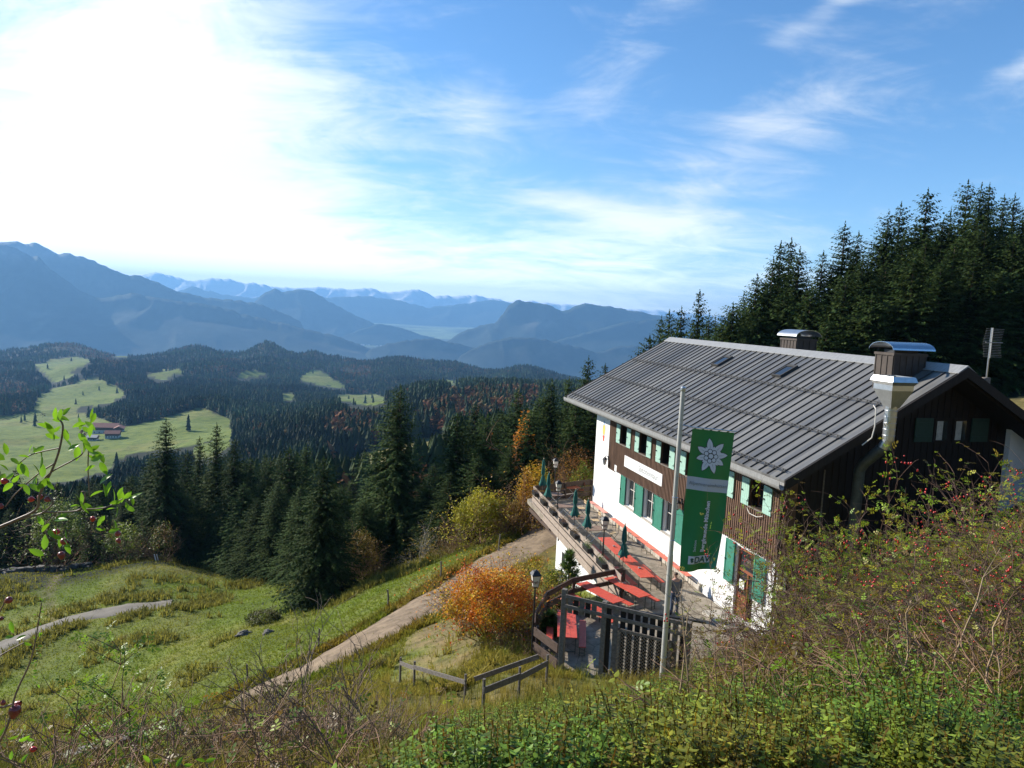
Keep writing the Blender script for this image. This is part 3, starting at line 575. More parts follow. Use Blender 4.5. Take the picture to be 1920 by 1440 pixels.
def build_hut():
    hut = thing('mountain_hut', 'large alpine lodge with dark seamed metal roof, brown boarding and white plaster', 'mountain hut', tuple(HA), TH)
    # plaster body
    b = MB(); holes = [(a, c, 1.48, 3.03) for a, c in LOW] + [(DOOR[0], DOOR[1], 0.0, 2.95)]
    slab_with_holes(b, 0, .40, YN, YF, -4.0, 3.12, holes)
    b.box((0, -2.36, 3.12), (.40, YF, 6.12)); bb = MB(); slab_with_holes(bb, 0, .40, YN, -2.36, 3.12, 6.12, [(a, c, 4.80, 5.88) for a, c in UPW]); bb.build('inner_boarding', M['darkwood'], hut)
    b.box((.41, YF - .35, -4), (12.6, YF, 7.0)); b.prism([(.41, 7.0), (12.6, 7.0), (12.6, rz_(12.6) - .12), (RV, RZ - .12), (.41, rz_(.41) - .12)], 'y', YF - .35, YF)
    b.box((12.25, YN, -4), (12.6, YF - .36, 6.5)); b.build('wall', M['plaster'], hut)
    b = MB(); b.box((.41, YN, -4), (12.24, YN + .3, 7.2)); b.prism([(.41, 7.2), (12.24, 7.2), (12.24, rz_(12.24) - .12), (RV, RZ - .12), (.41, rz_(.41) - .12)], 'y', YN, YN + .3); b.build('gable_wall', M['darkwood'], hut)
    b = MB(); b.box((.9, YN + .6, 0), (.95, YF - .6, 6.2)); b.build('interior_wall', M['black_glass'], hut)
    b = MB(); b.box((-.10, -13.9, -.1), (-.003, YF + .05, .26)); b.box((-.14, -13.9, -.1), (-.101, YF + .05, .20)); b.build('plinth', M['plaster_base'], hut, bevel=.01)
    # white far corner pier stays; boarding with battens
    b = MB(); up = [(a, c, 4.80, 5.88) for a, c in UPW]
    slab_with_holes(b, -.06, -.003, YN - .06, -2.36, 3.10, 6.16, up)
    b.box((-.06, -3.40, 2.99), (-.003, -2.36, 3.10 - .003))
    b.build('boarding', M['clad'], hut)
    b = MB(); y = -2.42; r = random.Random(3)
    while y > YN - .04:
        w = .028
        segs = [(3.08, 6.14)]
        for a, c, z0, z1 in up:
            if a - .02 < y < c + .02: segs = [(3.08, z0), (z1, 6.14)]
        for z0, z1 in segs: b.box((-.085 - r.random() * .006, y - w, z0 - r.random() * .03), (-.062, y + w, z1))
        y -= .148
    b.build('batten', M['clad_batten'], hut)
    b = MB(); b.box((-.09, -3.76, 3.06), (-.062, -3.46, 3.42)); b.build('meter_box', M['plaster'], hut)
    # near gable battens
    b = MB(); v = .2
    while v < 9.8:
        b.box((v - .03, YN - .03, -1), (v + .03, YN - .002, rz_(v) - .15)); v += .30
    b.build('gable_batten', M['darkwood'], hut)
    b = MB(); b.prism([(9.9, -1), (14.4, -1), (14.4, 6.35), (9.9, rz_(9.9) - .22)], 'y', YN - .25, YN - .032); o = b.build('gable_wall', M['plaster'], hut); o['label'] = 'plain white plastered end of the gable'
    b = MB(); b.box((-.12, YN - .2, 3.0), (.4, YN - .02, rz_(0) - .3)); b.build('corner_board', M['clad'], hut)
    # roof
    b = MB(); Y0, Y1 = -20.5, 3.3; T = .09
    b.prism([(GV, GZ), (RV, RZ), (13.55, GZ), (13.55, GZ - T), (RV, RZ - T - .02), (GV, GZ - T)], 'y', Y0, Y1)
    rf = b.build('roof', M['roof'], hut); b = MB(); y = Y0 + .02
    while y < Y1:
        for s in (-1, 1):
            v0, v1 = (GV - .01, RV - .14) if s < 0 else (13.56, RV + .14)
            b.beam((v0, y, rz_(v0) + .022), (v1, y, rz_(v1) + .022), .034, .05, up=(0, 0, 1))
        y += .53
    b.build('standing_seam', M['guard'], rf)  # ribs coloured near black to draw their shadow lines
    b = MB(); b.prism([(-.7, GZ - .30), (-.7, GZ - .12), (RV, RZ - .24), (13.3, GZ - .12), (13.3, GZ - .30), (RV, RZ - .40)], 'y', Y0 + .10, Y1 - .06); b.build('soffit', M['darkwood'], hut)
    b = MB(); b.prism([(RV - .42, rz_(RV - .42) + .055), (RV, RZ + .10), (RV + .42, rz_(RV + .42) + .055), (RV + .42, rz_(RV + .42) + .03), (RV, RZ + .03), (RV - .42, rz_(RV - .42) + .03)], 'y', Y0 - .03, Y1 + .03); b.build('ridge_cap', M['gutter'], hut)
    b = MB()
    for yy in (Y0 - .07, Y1 + .01):
      b = MB(); b.prism([(GV - .05, GZ - .33), (GV - .05, GZ + .02), (RV, RZ + .03), (13.6, GZ + .02), (13.6, GZ - .33), (RV, RZ - .34)], 'y', yy, yy + .06); b.build('barge_board', M['darkwood'], hut)
    b = MB(); n = 9; prof = [(GV - .10 - .13 * math.cos(math.pi * k / n), GZ - .05 - .30 * math.sin(math.pi * k / n) ** .6) for k in range(n + 1)]; inner = [(GV - .10 - .115 * math.cos(math.pi * k / n), GZ - .05 - .285 * math.sin(math.pi * k / n) ** .6) for k in range(n, -1, -1)]
    b.prism(prof + inner, 'y', Y0 + .02, Y1 - .02)
    b.prism([(GV + .04, GZ - .30), (GV + .06, GZ - .30), (GV + .06, GZ - .095), (GV + .04, GZ - .095)], 'y', Y0 + .02, Y1 - .02)
    b.build('gutter', M['gutter'], hut, smooth=False)
    b = MB(); b.tube([(GV - .05, YN - .15, GZ - .2), (GV + .1, YN - .15, GZ - .4), (-.15, YN - .12, 5.75), (-.17, YN - .12, 5.5), (-.17, YN - .12, .2)], .05, 10); b.build('downpipe', M['darkwood'], hut, smooth=True)
    for vg in (-.68, 1.45, 3.5):
        b = MB(); z = rz_(vg)
        y1 = 3.0; y0 = -20.1
        b.tube([(vg, y0, z + .16), (vg, y1, z + .16)], .016, 6); b.tube([(vg - .02, y0, z + .09), (vg - .02, y1, z + .09)], .016, 6)
        y = Y0 + .55
        while y < y1:
            b.beam((vg + .05, y, z + .05), (vg, y, z + .18), .02, .015); b.beam((vg - .07, y, z + .0), (vg, y, z + .175), .02, .015); y += .53
        b.build('snow_guard', M['guard'], hut)
    # skylights
    for yc, vc in ((-6.4, 4.68), (-12.15, 4.62)):
        al = math.atan(SLOPE); ex = Vector((math.cos(al), 0, math.sin(al))); en = Vector((-math.sin(al), 0, math.cos(al))); c = Vector((vc, yc, rz_(vc)))
        b = MB(); hx, hy, hh = .52, .36, .13
        def q(a, d, h): return c + ex * a + Vector((0, d, 0)) + en * h
        for (a0, a1, d0, d1) in ((-hx, hx, -hy, -hy + .07), (-hx, hx, hy - .07, hy), (-hx, -hx + .07, -hy + .071, hy - .071), (hx - .16, hx, -hy + .071, hy - .071)):
            vs = [q(a, d, h) for h in (-.02, hh) for a, d in ((a0, d0), (a1, d0), (a1, d1), (a0, d1))]
            b.add(vs, [(0, 3, 2, 1), (4, 5, 6, 7), (0, 1, 5, 4), (1, 2, 6, 5), (2, 3, 7, 6), (3, 0, 4, 7)])
        sk = b.build('skylight', M['guard'], hut); b = MB(); b.add([q(a, d, hh - .03) for a, d in ((-hx + .06, -hy + .06), (hx - .15, -hy + .06), (hx - .15, hy - .06), (-hx + .06, hy - .06))], [(0, 1, 2, 3)]); b.build('pane', M['glass'], sk)
        b = MB(); b.add([q(a, d, .012) for a, d in ((hx + .02, -hy - .05), (hx + .75, -hy - .05), (hx + .75, hy + .05), (hx + .02, hy + .05))], [(0, 1, 2, 3)]); b.build('flashing', M['roof'], sk)
    # chimneys
    def chimney(v0, v1, y0, y1, zb, zt, axis, capm, arch):
        b = MB(); b.box((v0, y0, zb), (v1, y1, zt)); 
        b.box((v0 - .04, y0 - .04, zt), (v1 + .04, y1 + .04, zt + .10))
        nn = int((y1 - y0) / .26)
        for k in range(nn + 1): yy = y0 + .03 + (y1 - y0 - .06) * k / nn; b.box((v0 - .025, yy - .02, zb), (v0 - .002, yy + .02, zt - .003))
        nn = int((v1 - v0) / .3)
        for k in range(nn + 1): vv = v0 + .03 + (v1 - v0 - .06) * k / nn; b.box((vv - .02, y0 - .025, zb), (vv + .02, y0 - .002, zt - .003))
        ch = b.build('chimney', mat('chimney_sheet_cladding', (.065, .05, .04), .6, metal=.2, var=.25, scale=2), hut)
        b = MB(); 
        for a in ((v0 + .05, y0 + .05), (v1 - .05, y0 + .05), (v0 + .05, y1 - .05), (v1 - .05, y1 - .05)): b.tube([(a[0], a[1], zt + .101), (a[0], a[1], zt + .28)], .02, 6)
        b.box((v0 + .2, y0 + .2, zt + .101), (v1 - .2, y1 - .2, zt + .22)); b.build('cap_post', M['iron'], ch)
        b = MB(); n = 14
        cv, cy = (v0 + v1) / 2, (y0 + y1) / 2
        if axis == 'v':
            hw = (y1 - y0) / 2 + .16; pr = [(cy - hw * math.cos(math.pi * k / n), zt + .22 + arch * math.sin(math.pi * k / n)) for k in range(n + 1)]; pr += [(cy + (hw - .02) * math.cos(math.pi * k / n), zt + .22 + (arch - .02) * math.sin(math.pi * k / n)) for k in range(n + 1)]
            b.prism(pr, 'x', v0 - .2, v1 + .25)
        else:
            hw = (v1 - v0) / 2 + .16; pr = [(cv - hw * math.cos(math.pi * k / n), zt + .22 + arch * math.sin(math.pi * k / n)) for k in range(n + 1)]; pr += [(cv + (hw - .02) * math.cos(math.pi * k / n), zt + .22 + (arch - .02) * math.sin(math.pi * k / n)) for k in range(n + 1)]
            b.prism(pr, 'y', y0 - .15, y1 + .15)
        b.build('cap', capm, ch)
        return ch
    bluesteel = mat('bluish_sheet_steel', (.42, .47, .52), .25, metal=.95, var=.1, scale=3)
    c = chimney(4.5, 6.0, -18.9, -17.95, 8.9, 11.02, 'v', bluesteel, .30); c['label'] = 'broad near chimney with arched bluish metal cap'
    c = chimney(7.0, 8.2, -9.55, -8.2, 9.6, 11.22, 'y', M['steel'], .34); c['label'] = 'smaller far chimney behind the ridge with bright arched cap'
    # kitchen exhaust
    duct = MB(); cx, cy = 2.72, -20.95
    duct.tube([(cx, cy, 9.35), (cx, cy, 8.15), (cx - .05, cy + .12, 7.85)], [.20, .20, .20], 18)
    for k in range(5): duct.lathe([(.205, 0), (.212, .012), (.205, .024)], 18, (cx, cy, 8.3 + .22 * k))
    dd = duct.build('exhaust_duct', M['steel'], hut, smooth=False); b = MB(); b.tube([(cx - .04, cy + .10, 7.88), (cx - .25, cy + .75, 7.15), (cx - .28, cy + .9, 6.85), (cx - .28, cy + .98, 3.0)], .195, 18); b.build('lower_duct', M['gutter_dark'], dd)
    b = MB(); s2 = math.sqrt(2)
    def ring(h, z): return [(cx - h, cy - h, z), (cx + h, cy - h, z), (cx + h, cy + h, z), (cx - h, cy + h, z)]
    hs = [(.17, 9.28), (.44, 9.92), (.44, 10.10), (.53, 10.22), (.46, 10.40), (.38, 10.40), (.38, 10.25)]
    vs = sum([ring(h, z) for h, z in hs], []); b.add(vs, [(i * 4 + k, i * 4 + (k + 1) % 4, i * 4 + 4 + (k + 1) % 4, i * 4 + 4 + k) for i in range(6) for k in range(4)] + [(24, 25, 26, 27)])
    b.build('funnel', M['steel'], dd)
    b = MB(); b.tube([(cx - .30, cy + .5, 9.30), (cx - .45, cy + .2, 9.2), (cx - .52, cy + .1, 8.6), (cx - .6, cy + .1, 8.2), (cx - .8, cy + .3, 7.9)], .022, 6); b.build('cable', M['frame_w'], dd)
    # windows + shutters
    def window(y0, y1, z0, z1, fm, name='window', mull=True, back=.16, sill=True):
        b = MB(); f = .07
        for a in ((y0, y0 + f, z0, z1), (y1 - f, y1, z0, z1), (y0 + f + .001, y1 - f - .001, z0, z0 + f), (y0 + f + .001, y1 - f - .001, z1 - f, z1)): b.box((back, a[0], a[2]), (back + .06, a[1], a[3]))
        if mull: ym = (y0 + y1) / 2; b.box((back + .005, ym - .035, z0 + f + .002), (back + .055, ym + .035, z1 - f - .002)); zm = z0 + (z1 - z0) * .62; b.box((back + .01, y0 + f + .002, zm - .02), (back + .05, ym - .037, zm + .02)); b.box((back + .01, ym + .037, zm - .02), (back + .05, y1 - f - .002, zm + .02))
        w = b.build(name, fm, hut)
        b = MB(); b.box((back + .03, y0 + f, z0 + f), (back + .034, y1 - f, z1 - f)); b.build('pane', M['glass'], w)
        if sill: b = MB(); b.box((-.13, y0 - .02, z0 - .055), (back - .002, y1 + .02, z0 - .002)); b.build('sill', M['plaster_base'] if z0 < 3 else M['greywood'], w)
        return w
    def shutter(y0, y1, z0, z1, m, off=.10, hinge_m=None):
        b = MB(); b.box((-off - .035, y0, z0), (-off, y1, z1))
        fw = .07
        if z1 - z0 > 1.3:
            for a in ((y0, y0 + fw, z0, z1), (y1 - fw, y1, z0, z1), (y0 + fw, y1 - fw, z0, z0 + .1), (y0 + fw, y1 - fw, z1 - .1, z1)): b.box((-off - .055, a[0], a[2]), (-off - .0352, a[1], a[3]))
        else:
            for k in range(1, 4): yy = y0 + (y1 - y0) * k / 4; b.box((-off - .038, yy - .004, z0 + .01), (-off - .0352, yy + .004, z1 - .01))
            for zz in (z0 + .2, z1 - .24): b.box((-off - .052, y0 + .02, zz), (-off - .0352, y1 - .02, zz + .07))
        s = b.build('shutter', m, hut)
        for zz in (z0 + .16, z1 - .2): b = MB(); b.box((-off - .062, y0 - .03, zz + .02), (-off - .0555, y0 + .10, zz + .045)); b.build('hinge', M['iron'], s)
        b = MB(); b.box((-off - .09, y1 - .10, (z0 + z1) / 2), (-off - .0355, y1 - .04, (z0 + z1) / 2 + .05)); b.build('catch', M['iron'], s)
    for k, (a, c) in enumerate(UPW):
        w = window(a, c, 4.80, 5.88, M['frame_b'] if k == 5 else M['darkwood'], mull=True, back=.30)
        shutter(c + .01, c + .53, 4.78, 5.86, M['shut_up']); shutter(a - .55, a - .02, 4.78, 5.86, M['shut_up'])
    for a, c in LOW: window(a, c, 1.48, 3.03, M['frame_w'], back=.14)
    for a, c in ((-5.14, -4.43), (-7.47, -6.48), (-9.79, -8.80), (-12.17, -11.18), (-14.4, -13.5)): shutter(a, c, 1.40, 3.05, M['shut_low'], .045)
    shutter(-16.40, -15.72, 1.25, 3.02, M['shut_low'], .045); shutter(-18.55, -17.82, 1.25, 3.02, M['shut_low'], .045)
    b = MB()
    for a in ((DOOR[0], DOOR[0] + .1, 0, 2.93), (DOOR[1] - .1, DOOR[1], 0, 2.93), (DOOR[0] + .101, DOOR[1] - .101, 2.8, 2.93), (DOOR[0] + .101, DOOR[1] - .101, 1.95, 2.05), (DOOR[0] + .55, DOOR[0] + .63, 0, 1.949)): b.box((.1, a[0], a[2]), (.2, a[1], a[3]))
    b.box((.12, DOOR[0] + .64, .05), (.17, DOOR[1] - .101, 1.0)); dr = b.build('door', M['frame_b'], hut); b = MB(); b.box((.14, DOOR[0] + .1, 1.0), (.145, DOOR[1] - .1, 2.8)); b.build('pane', M['glass'], dr)
    b = MB(); b.box((.04, DOOR[0] + .72, 1.25), (.07, DOOR[0] + 1.05, 1.62)); b.build('notice', M['sign'], dr)
    # gable windows
    for vc in (6.72, 7.62):
        b = MB(); b.box((vc - .36, YN - .05, 7.72), (vc + .36, YN - .031, 8.66)); w = b.build('window', M['darkwood'], hut)
        b = MB(); b.box((vc - .26, YN - .06, 7.80), (vc + .26, YN - .051, 8.58)); b.build('pane', M['glass'], w)
        b = MB(); b.box((vc - .24, YN - .066, 7.82), (vc + .04, YN - .061, 8.56)); b.build('curtain', mat('pale_curtain', (.42, .42, .38), .9, var=.25, scale=9), w)
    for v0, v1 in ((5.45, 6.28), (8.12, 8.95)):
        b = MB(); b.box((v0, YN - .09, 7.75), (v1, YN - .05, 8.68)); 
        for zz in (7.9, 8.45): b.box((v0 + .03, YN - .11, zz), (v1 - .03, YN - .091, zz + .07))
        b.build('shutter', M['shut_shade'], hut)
    b = MB(); b.tube([(1.6, YN - .06, 6.7), (1.6, YN - .06, 3.0)], .03, 6); b.build('gable_pipe', M['greywood'], hut)
    # sign board
    b = MB(); b.box((-.125, -9.62, 3.66), (-.09, -4.89, 4.28)); sg = b.build('sign_board', M['sign'], hut); sg['label'] = 'long white name board on the brown boarding'
    fn = lambda x, y: (-.129, -7.95 - x, 3.84 + y)
    lettering('Spitzsteinhaus', .42, M['sign_grey'], fn, parent=sg, shear=.25)
    b = MB()
    for a in ((-5.05, -5.75, 4.15, 4.19), (-5.05, -5.75, 3.79, 3.83), (-5.05, -5.09, 3.83, 4.15), (-5.71, -5.75, 3.83, 4.15), (-5.3, -5.34, 3.95, 4.22)): b.box((-.1285, a[1], a[2]), (-.1255, a[0], a[3]))
    b.build('emblem', M['sign_green'], sg)
    # painted mural on the white pier: a simple plain figure-less crest
    b = MB(); b.mi = 0
    def ell(y, z, a, c, n=20): b.add([(-.004, y + a * math.cos(2 * math.pi * k / n), z + c * math.sin(2 * math.pi * k / n)) for k in range(n)], [tuple(range(n))])
    ell(-1.28, 5.1, .20, .34); b.mi = 1; b.add([(-.0045 - .0005 * i, -1.28 + .27 * math.cos(t), 5.1 + .42 * math.sin(t)) for i in (0,) for t in [2 * math.pi * k / 24 for k in range(24)]] + [(-.0045, -1.28 + .21 * math.cos(t), 5.1 + .35 * math.sin(t)) for t in [2 * math.pi * k / 24 for k in range(24)]], [(k, (k + 1) % 24, 24 + (k + 1) % 24, 24 + k) for k in range(24)])
    b.mi = 1; ell(-1.25, 5.55, .1, .12)
    b.mi = 2; b.add([(-.005, -1.28 + y, z) for y, z in ((.2, 4.72), (.02, 4.78), (-.18, 4.74), (-.13, 4.55), (-.2, 4.38), (-.02, 4.45), (.12, 4.36), (.1, 4.55))], [tuple(range(8))])
    o = b.build('mural', [M['mural_yellow'], M['mural_blue'], M['mural_red']], hut)
    # wall lamps
    for y, z in ((-2.42, 3.52), (-11.75, 3.42)):
        b = MB(); b.box((-.10, y - .05, z - .05), (-.061, y + .05, z + .2)); b.tube([(-.1, y, z + .15), (-.22, y, z + .22), (-.30, y, z + .15)], .02, 6); b.lathe([(.02, .16), (.17, .02), (.16, 0), (.02, -.02)], 6, (-.30, y, z)); b.lathe([(.05, -.32), (.02, -.36)], 6, (-.30, y, z))
        for k in range(6): t = k * math.pi / 3; b.tube([(-.30 + .13 * math.cos(t), y + .13 * math.sin(t), z), (-.30 + .07 * math.cos(t), y + .07 * math.sin(t), z - .32)], .010, 4)
        wl = b.build('wall_lamp', M['iron'], hut); b = MB(); b.lathe([(.055, -.30), (.115, -.02)], 6, (-.30, y, z)); b.build('glass', M['milk'], wl)
    # grey roof cable loops under the last window
    b = MB(); b.tube([(-.14, -16.9 - .2, 4.7), (-.2, -17.4, 4.55), (-.2, -17.9, 4.55), (-.14, -18.2, 4.66)], .018, 5); b.build('cable', M['frame_w'], hut)
    return hut
hut = build_hut()

def antenna():
    t = thing('antenna', 'grid television antenna on a thin mast behind the roof ridge', 'antenna', W(-19.7, 8.1, rz_(8.1) + .09), TH)
    b = MB(); b.tube([(0, 0, -.02), (0, 0, 2.45)], .028, 8); b.build('mast', M['steel'], t)
    b = MB()
    for k in range(18): z = 1.35 + k * .062; w = .42; off = .10 * abs(k - 8.5) / 8.5; b.tube([(-w, -.06 - off, z), (w, -.06 - off, z)], .008, 4)
    b.beam((0, -.05, 1.3), (0, -.05, 2.45), .03, .03); b.tube([(-.4, -.16, 1.9), (.4, -.16, 1.9)], .018, 5); b.build('reflector', M['gutter'], t)
    b = MB(); b.box((-.12, -.1, .3), (.1, .1, .55)); b.box((-.06, -.12, .05), (.12, .06, .22)); b.tube([(.1, 0, .3), (.3, -.1, .1), (.5, -.3, -.35)], .012, 5); b.build('amplifier_box', M['greywood'], t)
antenna()

# ------------------------------------------------------------------ terrace
def build_terrace():
    t = thing('terrace', 'stone paved guest terrace along the hut front above a white basement wall', 'terrace', tuple(HA), TH)
    m, N, L, b_ = new_mat('flagstones'); tc = N.new('ShaderNodeTexCoord'); vo = N.new('ShaderNodeTexVoronoi'); vo.inputs['Scale'].default_value = 1.7; L.new(tc.outputs['Object'], vo.inputs['Vector'])
    ve = N.new('ShaderNodeTexVoronoi'); ve.feature = 'DISTANCE_TO_EDGE'; ve.inputs['Scale'].default_value = 1.7; L.new(tc.outputs['Object'], ve.inputs['Vector'])
    n = N.new('ShaderNodeTexNoise'); n.inputs['Scale'].default_value = 3; n.inputs['Detail'].default_value = 8; L.new(tc.outputs['Object'], n.inputs['Vector'])
    r = N.new('ShaderNodeValToRGB'); r.color_ramp.elements[0].color = (.20, .165, .12, 1); r.color_ramp.elements[1].color = (.33, .28, .215, 1); L.new(n.outputs[0], r.inputs[0]); r.color_ramp.elements[0].position = .35; r.color_ramp.elements[1].position = .65
    rr = N.new('ShaderNodeValToRGB'); rr.color_ramp.elements[0].color = (.55, .55, .5, 1); rr.color_ramp.elements[1].color = (1, 1, 1, 1); rr.color_ramp.elements[1].position = .03; L.new(ve.outputs['Distance'], rr.inputs[0])
    x = N.new('ShaderNodeMix'); x.data_type = 'RGBA'; x.blend_type = 'MULTIPLY'; x.inputs[0].default_value = 1; L.new(r.outputs[0], x.inputs[6]); L.new(rr.outputs[0], x.inputs[7]); L.new(x.outputs[2], b_.inputs['Base Color']); b_.inputs['Roughness'].default_value = .9
    b = MB(); b.prism([(v if v < .2 else -.15, u) for u, v in TERR], 'z', -.28, 0.0); b.build('paving', m, t)
    b = MB(); b.box((-3.75, -13.6, -5), (-3.4, -4.45, -.285)); b.box((-3.4, -4.8, -5), (0.0, -4.45, -.285)); w = b.build('basement_wall', M['plaster'], t)
    b = MB(); b.box((-3.78, -6.0, -1.75), (-3.751, -5.55, -.95)); b.build('basement_window', M['iron'], t)
    b = MB()
    for y in (1.4, -.5, -2.4, -4.0): b.beam((-3.6, y, -.42), (-.4, y, -.42), .18, .24)
    b.beam((-3.55, 1.8, -.66), (-3.55, -4.4, -.66), .16, .22); b.build('beam', M['railwood_dark'], t)
    b = MB(); b.prism([(-4.1, -14.6), (-6.9, -15.6), (-8.3, -17.4), (-8.65, -18.4), (-8.2, -19.8), (-5.8, -21.0), (-3.6, -21.2), (-3.6, -14.4)], 'z', -2.2, -.285); b.build('foundation_wall', M['plaster_base'], t)
    b = MB(); b.box((-1.3, -18.0, .002), (-.16, -16.3, .16)); b.build('doorstep', M['plaster_base'], t, bevel=.02)
build_terrace()

def railing_boards(parent, p0, p1, zs, m, th=.035, lower=None):
    for (z0, z1) in zs:
        b = MB(); b.beam((p0[1], p0[0], (z0 + z1) / 2), (p1[1], p1[0], (z0 + z1) / 2), th, z1 - z0); b.build('board', m, parent, bevel=.004)
def railing_front():
    t = thing('terrace_railing', 'long weathered board railing on the valley edge of the terrace', 'railing', tuple(HA), TH)
    a, c = (1.05, -3.62), (-14.45, -4.15)
    def at(f): return (a[0] + (c[0] - a[0]) * f, a[1] + (c[1] - a[1]) * f)
    for z0, z1, q in ((.84, 1.09, 0), (.48, .76, .03), (.12, .41, .05), (-.33, .05, .06)):
        b = MB(); n = 5
        for k in range(n):
            p = at(k / n + .0008); r = at((k + 1) / n - .0008); b.beam((p[1] - q, p[0], (z0 + z1) / 2), (r[1] - q, r[0], (z0 + z1) / 2), .035, z1 - z0)
        b.build('board', M['railwood'], t)
    for k in range(9):
        p = at(k / 8 * .995 + .002); b = MB(); b.box((p[1] + .025, p[0] - .05, -.6), (p[1] + .12, p[0] + .05, 1.0)); b.build('post', M['railwood_dark'], t)
    # flower boxes hang on the inner side of the top board
    for k in range(7):
        f = .07 + k * .133; p = at(f); x, y, z = W(p[0], p[1] - .17, .86)
        pl = thing('flower_box', 'dark flower box hanging outside on the terrace railing, one in a row of seven', 'flower box', (x, y, z), TH - .034, 'flower boxes along the railing')
        pl['label'] = ['dark flower box with dry orange plants at the far railing corner', 'dark flower box second from the far railing corner', 'dark flower box with faded brownish plants, third from the far corner', 'dark flower box with rusty plants, middle one on the long railing', 'dark flower box with orange plants beside the third lantern', 'dark flower box with fresh green plant beside the first red table', 'dark flower box nearest the bend of the railing'][k]
        b = MB(); b.prism([(-.10, -.10), (.10, -.10), (.13, .12), (-.13, .12)], 'y', -.42, .42); b.build('box', M['iron'], pl)
        r = np.random.default_rng(k); n = 260; c0 = np.c_[r.normal(0, .08, n), r.uniform(-.4, .4, n), np.abs(r.normal(.13, .10, n)) + .08]; V, Fq = leaf_cloud(c0, .055, r)
        col = [(1.5, .75, .2), (1.2, .8, .3), (1.3, .8, .4), (1.6, .7, .3), (1.4, .8, .3), (.9, 1.4, .3), (.8, 1.2, .3)][k]
        np_mesh('plant', V, Fq, M['leaf_generic'], tint=np.repeat(np.array(col)[None] * r.uniform(.5, 1.3, (n, 1)), 4, 0), parent=pl)
    t2 = thing('terrace_railing', 'dark board railing across the far end of the terrace', 'railing', tuple(HA), TH)
    railing_boards(t2, (1.12, -3.6), (2.75, 1.3), [(.70, 1.06), (.28, .60), (-.05, .22)], M['railwood_dark'])
    for p in ((1.15, -3.5), (1.9, -1.2), (2.6, .9)): b = MB(); b.box((p[1] - .05, p[0] - .13, -.4), (p[1] + .05, p[0] - .03, 1.05)); b.build('post', M['railwood_dark'], t2)
    t3 = thing('terrace_railing', 'dark curved board railing around the lower beer table corner', 'railing', tuple(HA), TH)
    P = [(-13.55, -3.72), (-14.43, -6.35), (-15.7, -7.85), (-17.5, -8.85), (-18.35, -9.12)]
    for p, q in zip(P[:-1], P[1:]): railing_boards(t3, p, q, [(.86, 1.08)] + ([(.36, .62)] if p[0] < -13.6 else [(.42, .60)]), M['railwood_dark'], .07)
    for p in P[:4]: b = MB(); b.box((p[1] + .02, p[0] - .06, -.3), (p[1] + .13, p[0] + .05, 1.0)); b.build('post', M['railwood_dark'], t3)
    t4 = thing('terrace_railing', 'low dark board railing between the nearest lantern and the gate post', 'railing', tuple(HA), TH)
    railing_boards(t4, (-18.45, -9.15), (-19.85, -8.72), [(.66, .98), (.10, .44), (-.42, -.12)], M['railwood_dark'], .04)
    b = MB(); b.box((-9.08, -18.5, -.5), (-8.98, -18.4, 1.0)); b.build('post', M['railwood_dark'], t4)

def leaf_cloud(c, s, r, droop=0.0):
    """one small folded quad per centre"""
    n = len(c); a = r.uniform(0, 2 * math.pi, n); e = r.uniform(-.9, .9, n) - droop; L_ = s * r.uniform(.6, 1.25, n)
    d = np.c_[np.cos(a) * np.cos(e), np.sin(a) * np.cos(e), np.sin(e)]; q = np.c_[-np.sin(a + r.normal(0, .6, n)), np.cos(a), r.normal(0, .5, n)]; q /= np.linalg.norm(q, axis=1)[:, None]
    L_ = L_[:, None]; V = np.stack([c - d * L_ * .5, c + q * L_ * .32, c + d * L_ * .6, c - q * L_ * .32], 1).reshape(-1, 3)
    return V, np.arange(4 * n).reshape(-1, 4)
M['leaf_generic'] = leaf_mat('plant_leaf', (.12, .12, .05), .4)
railing_front()

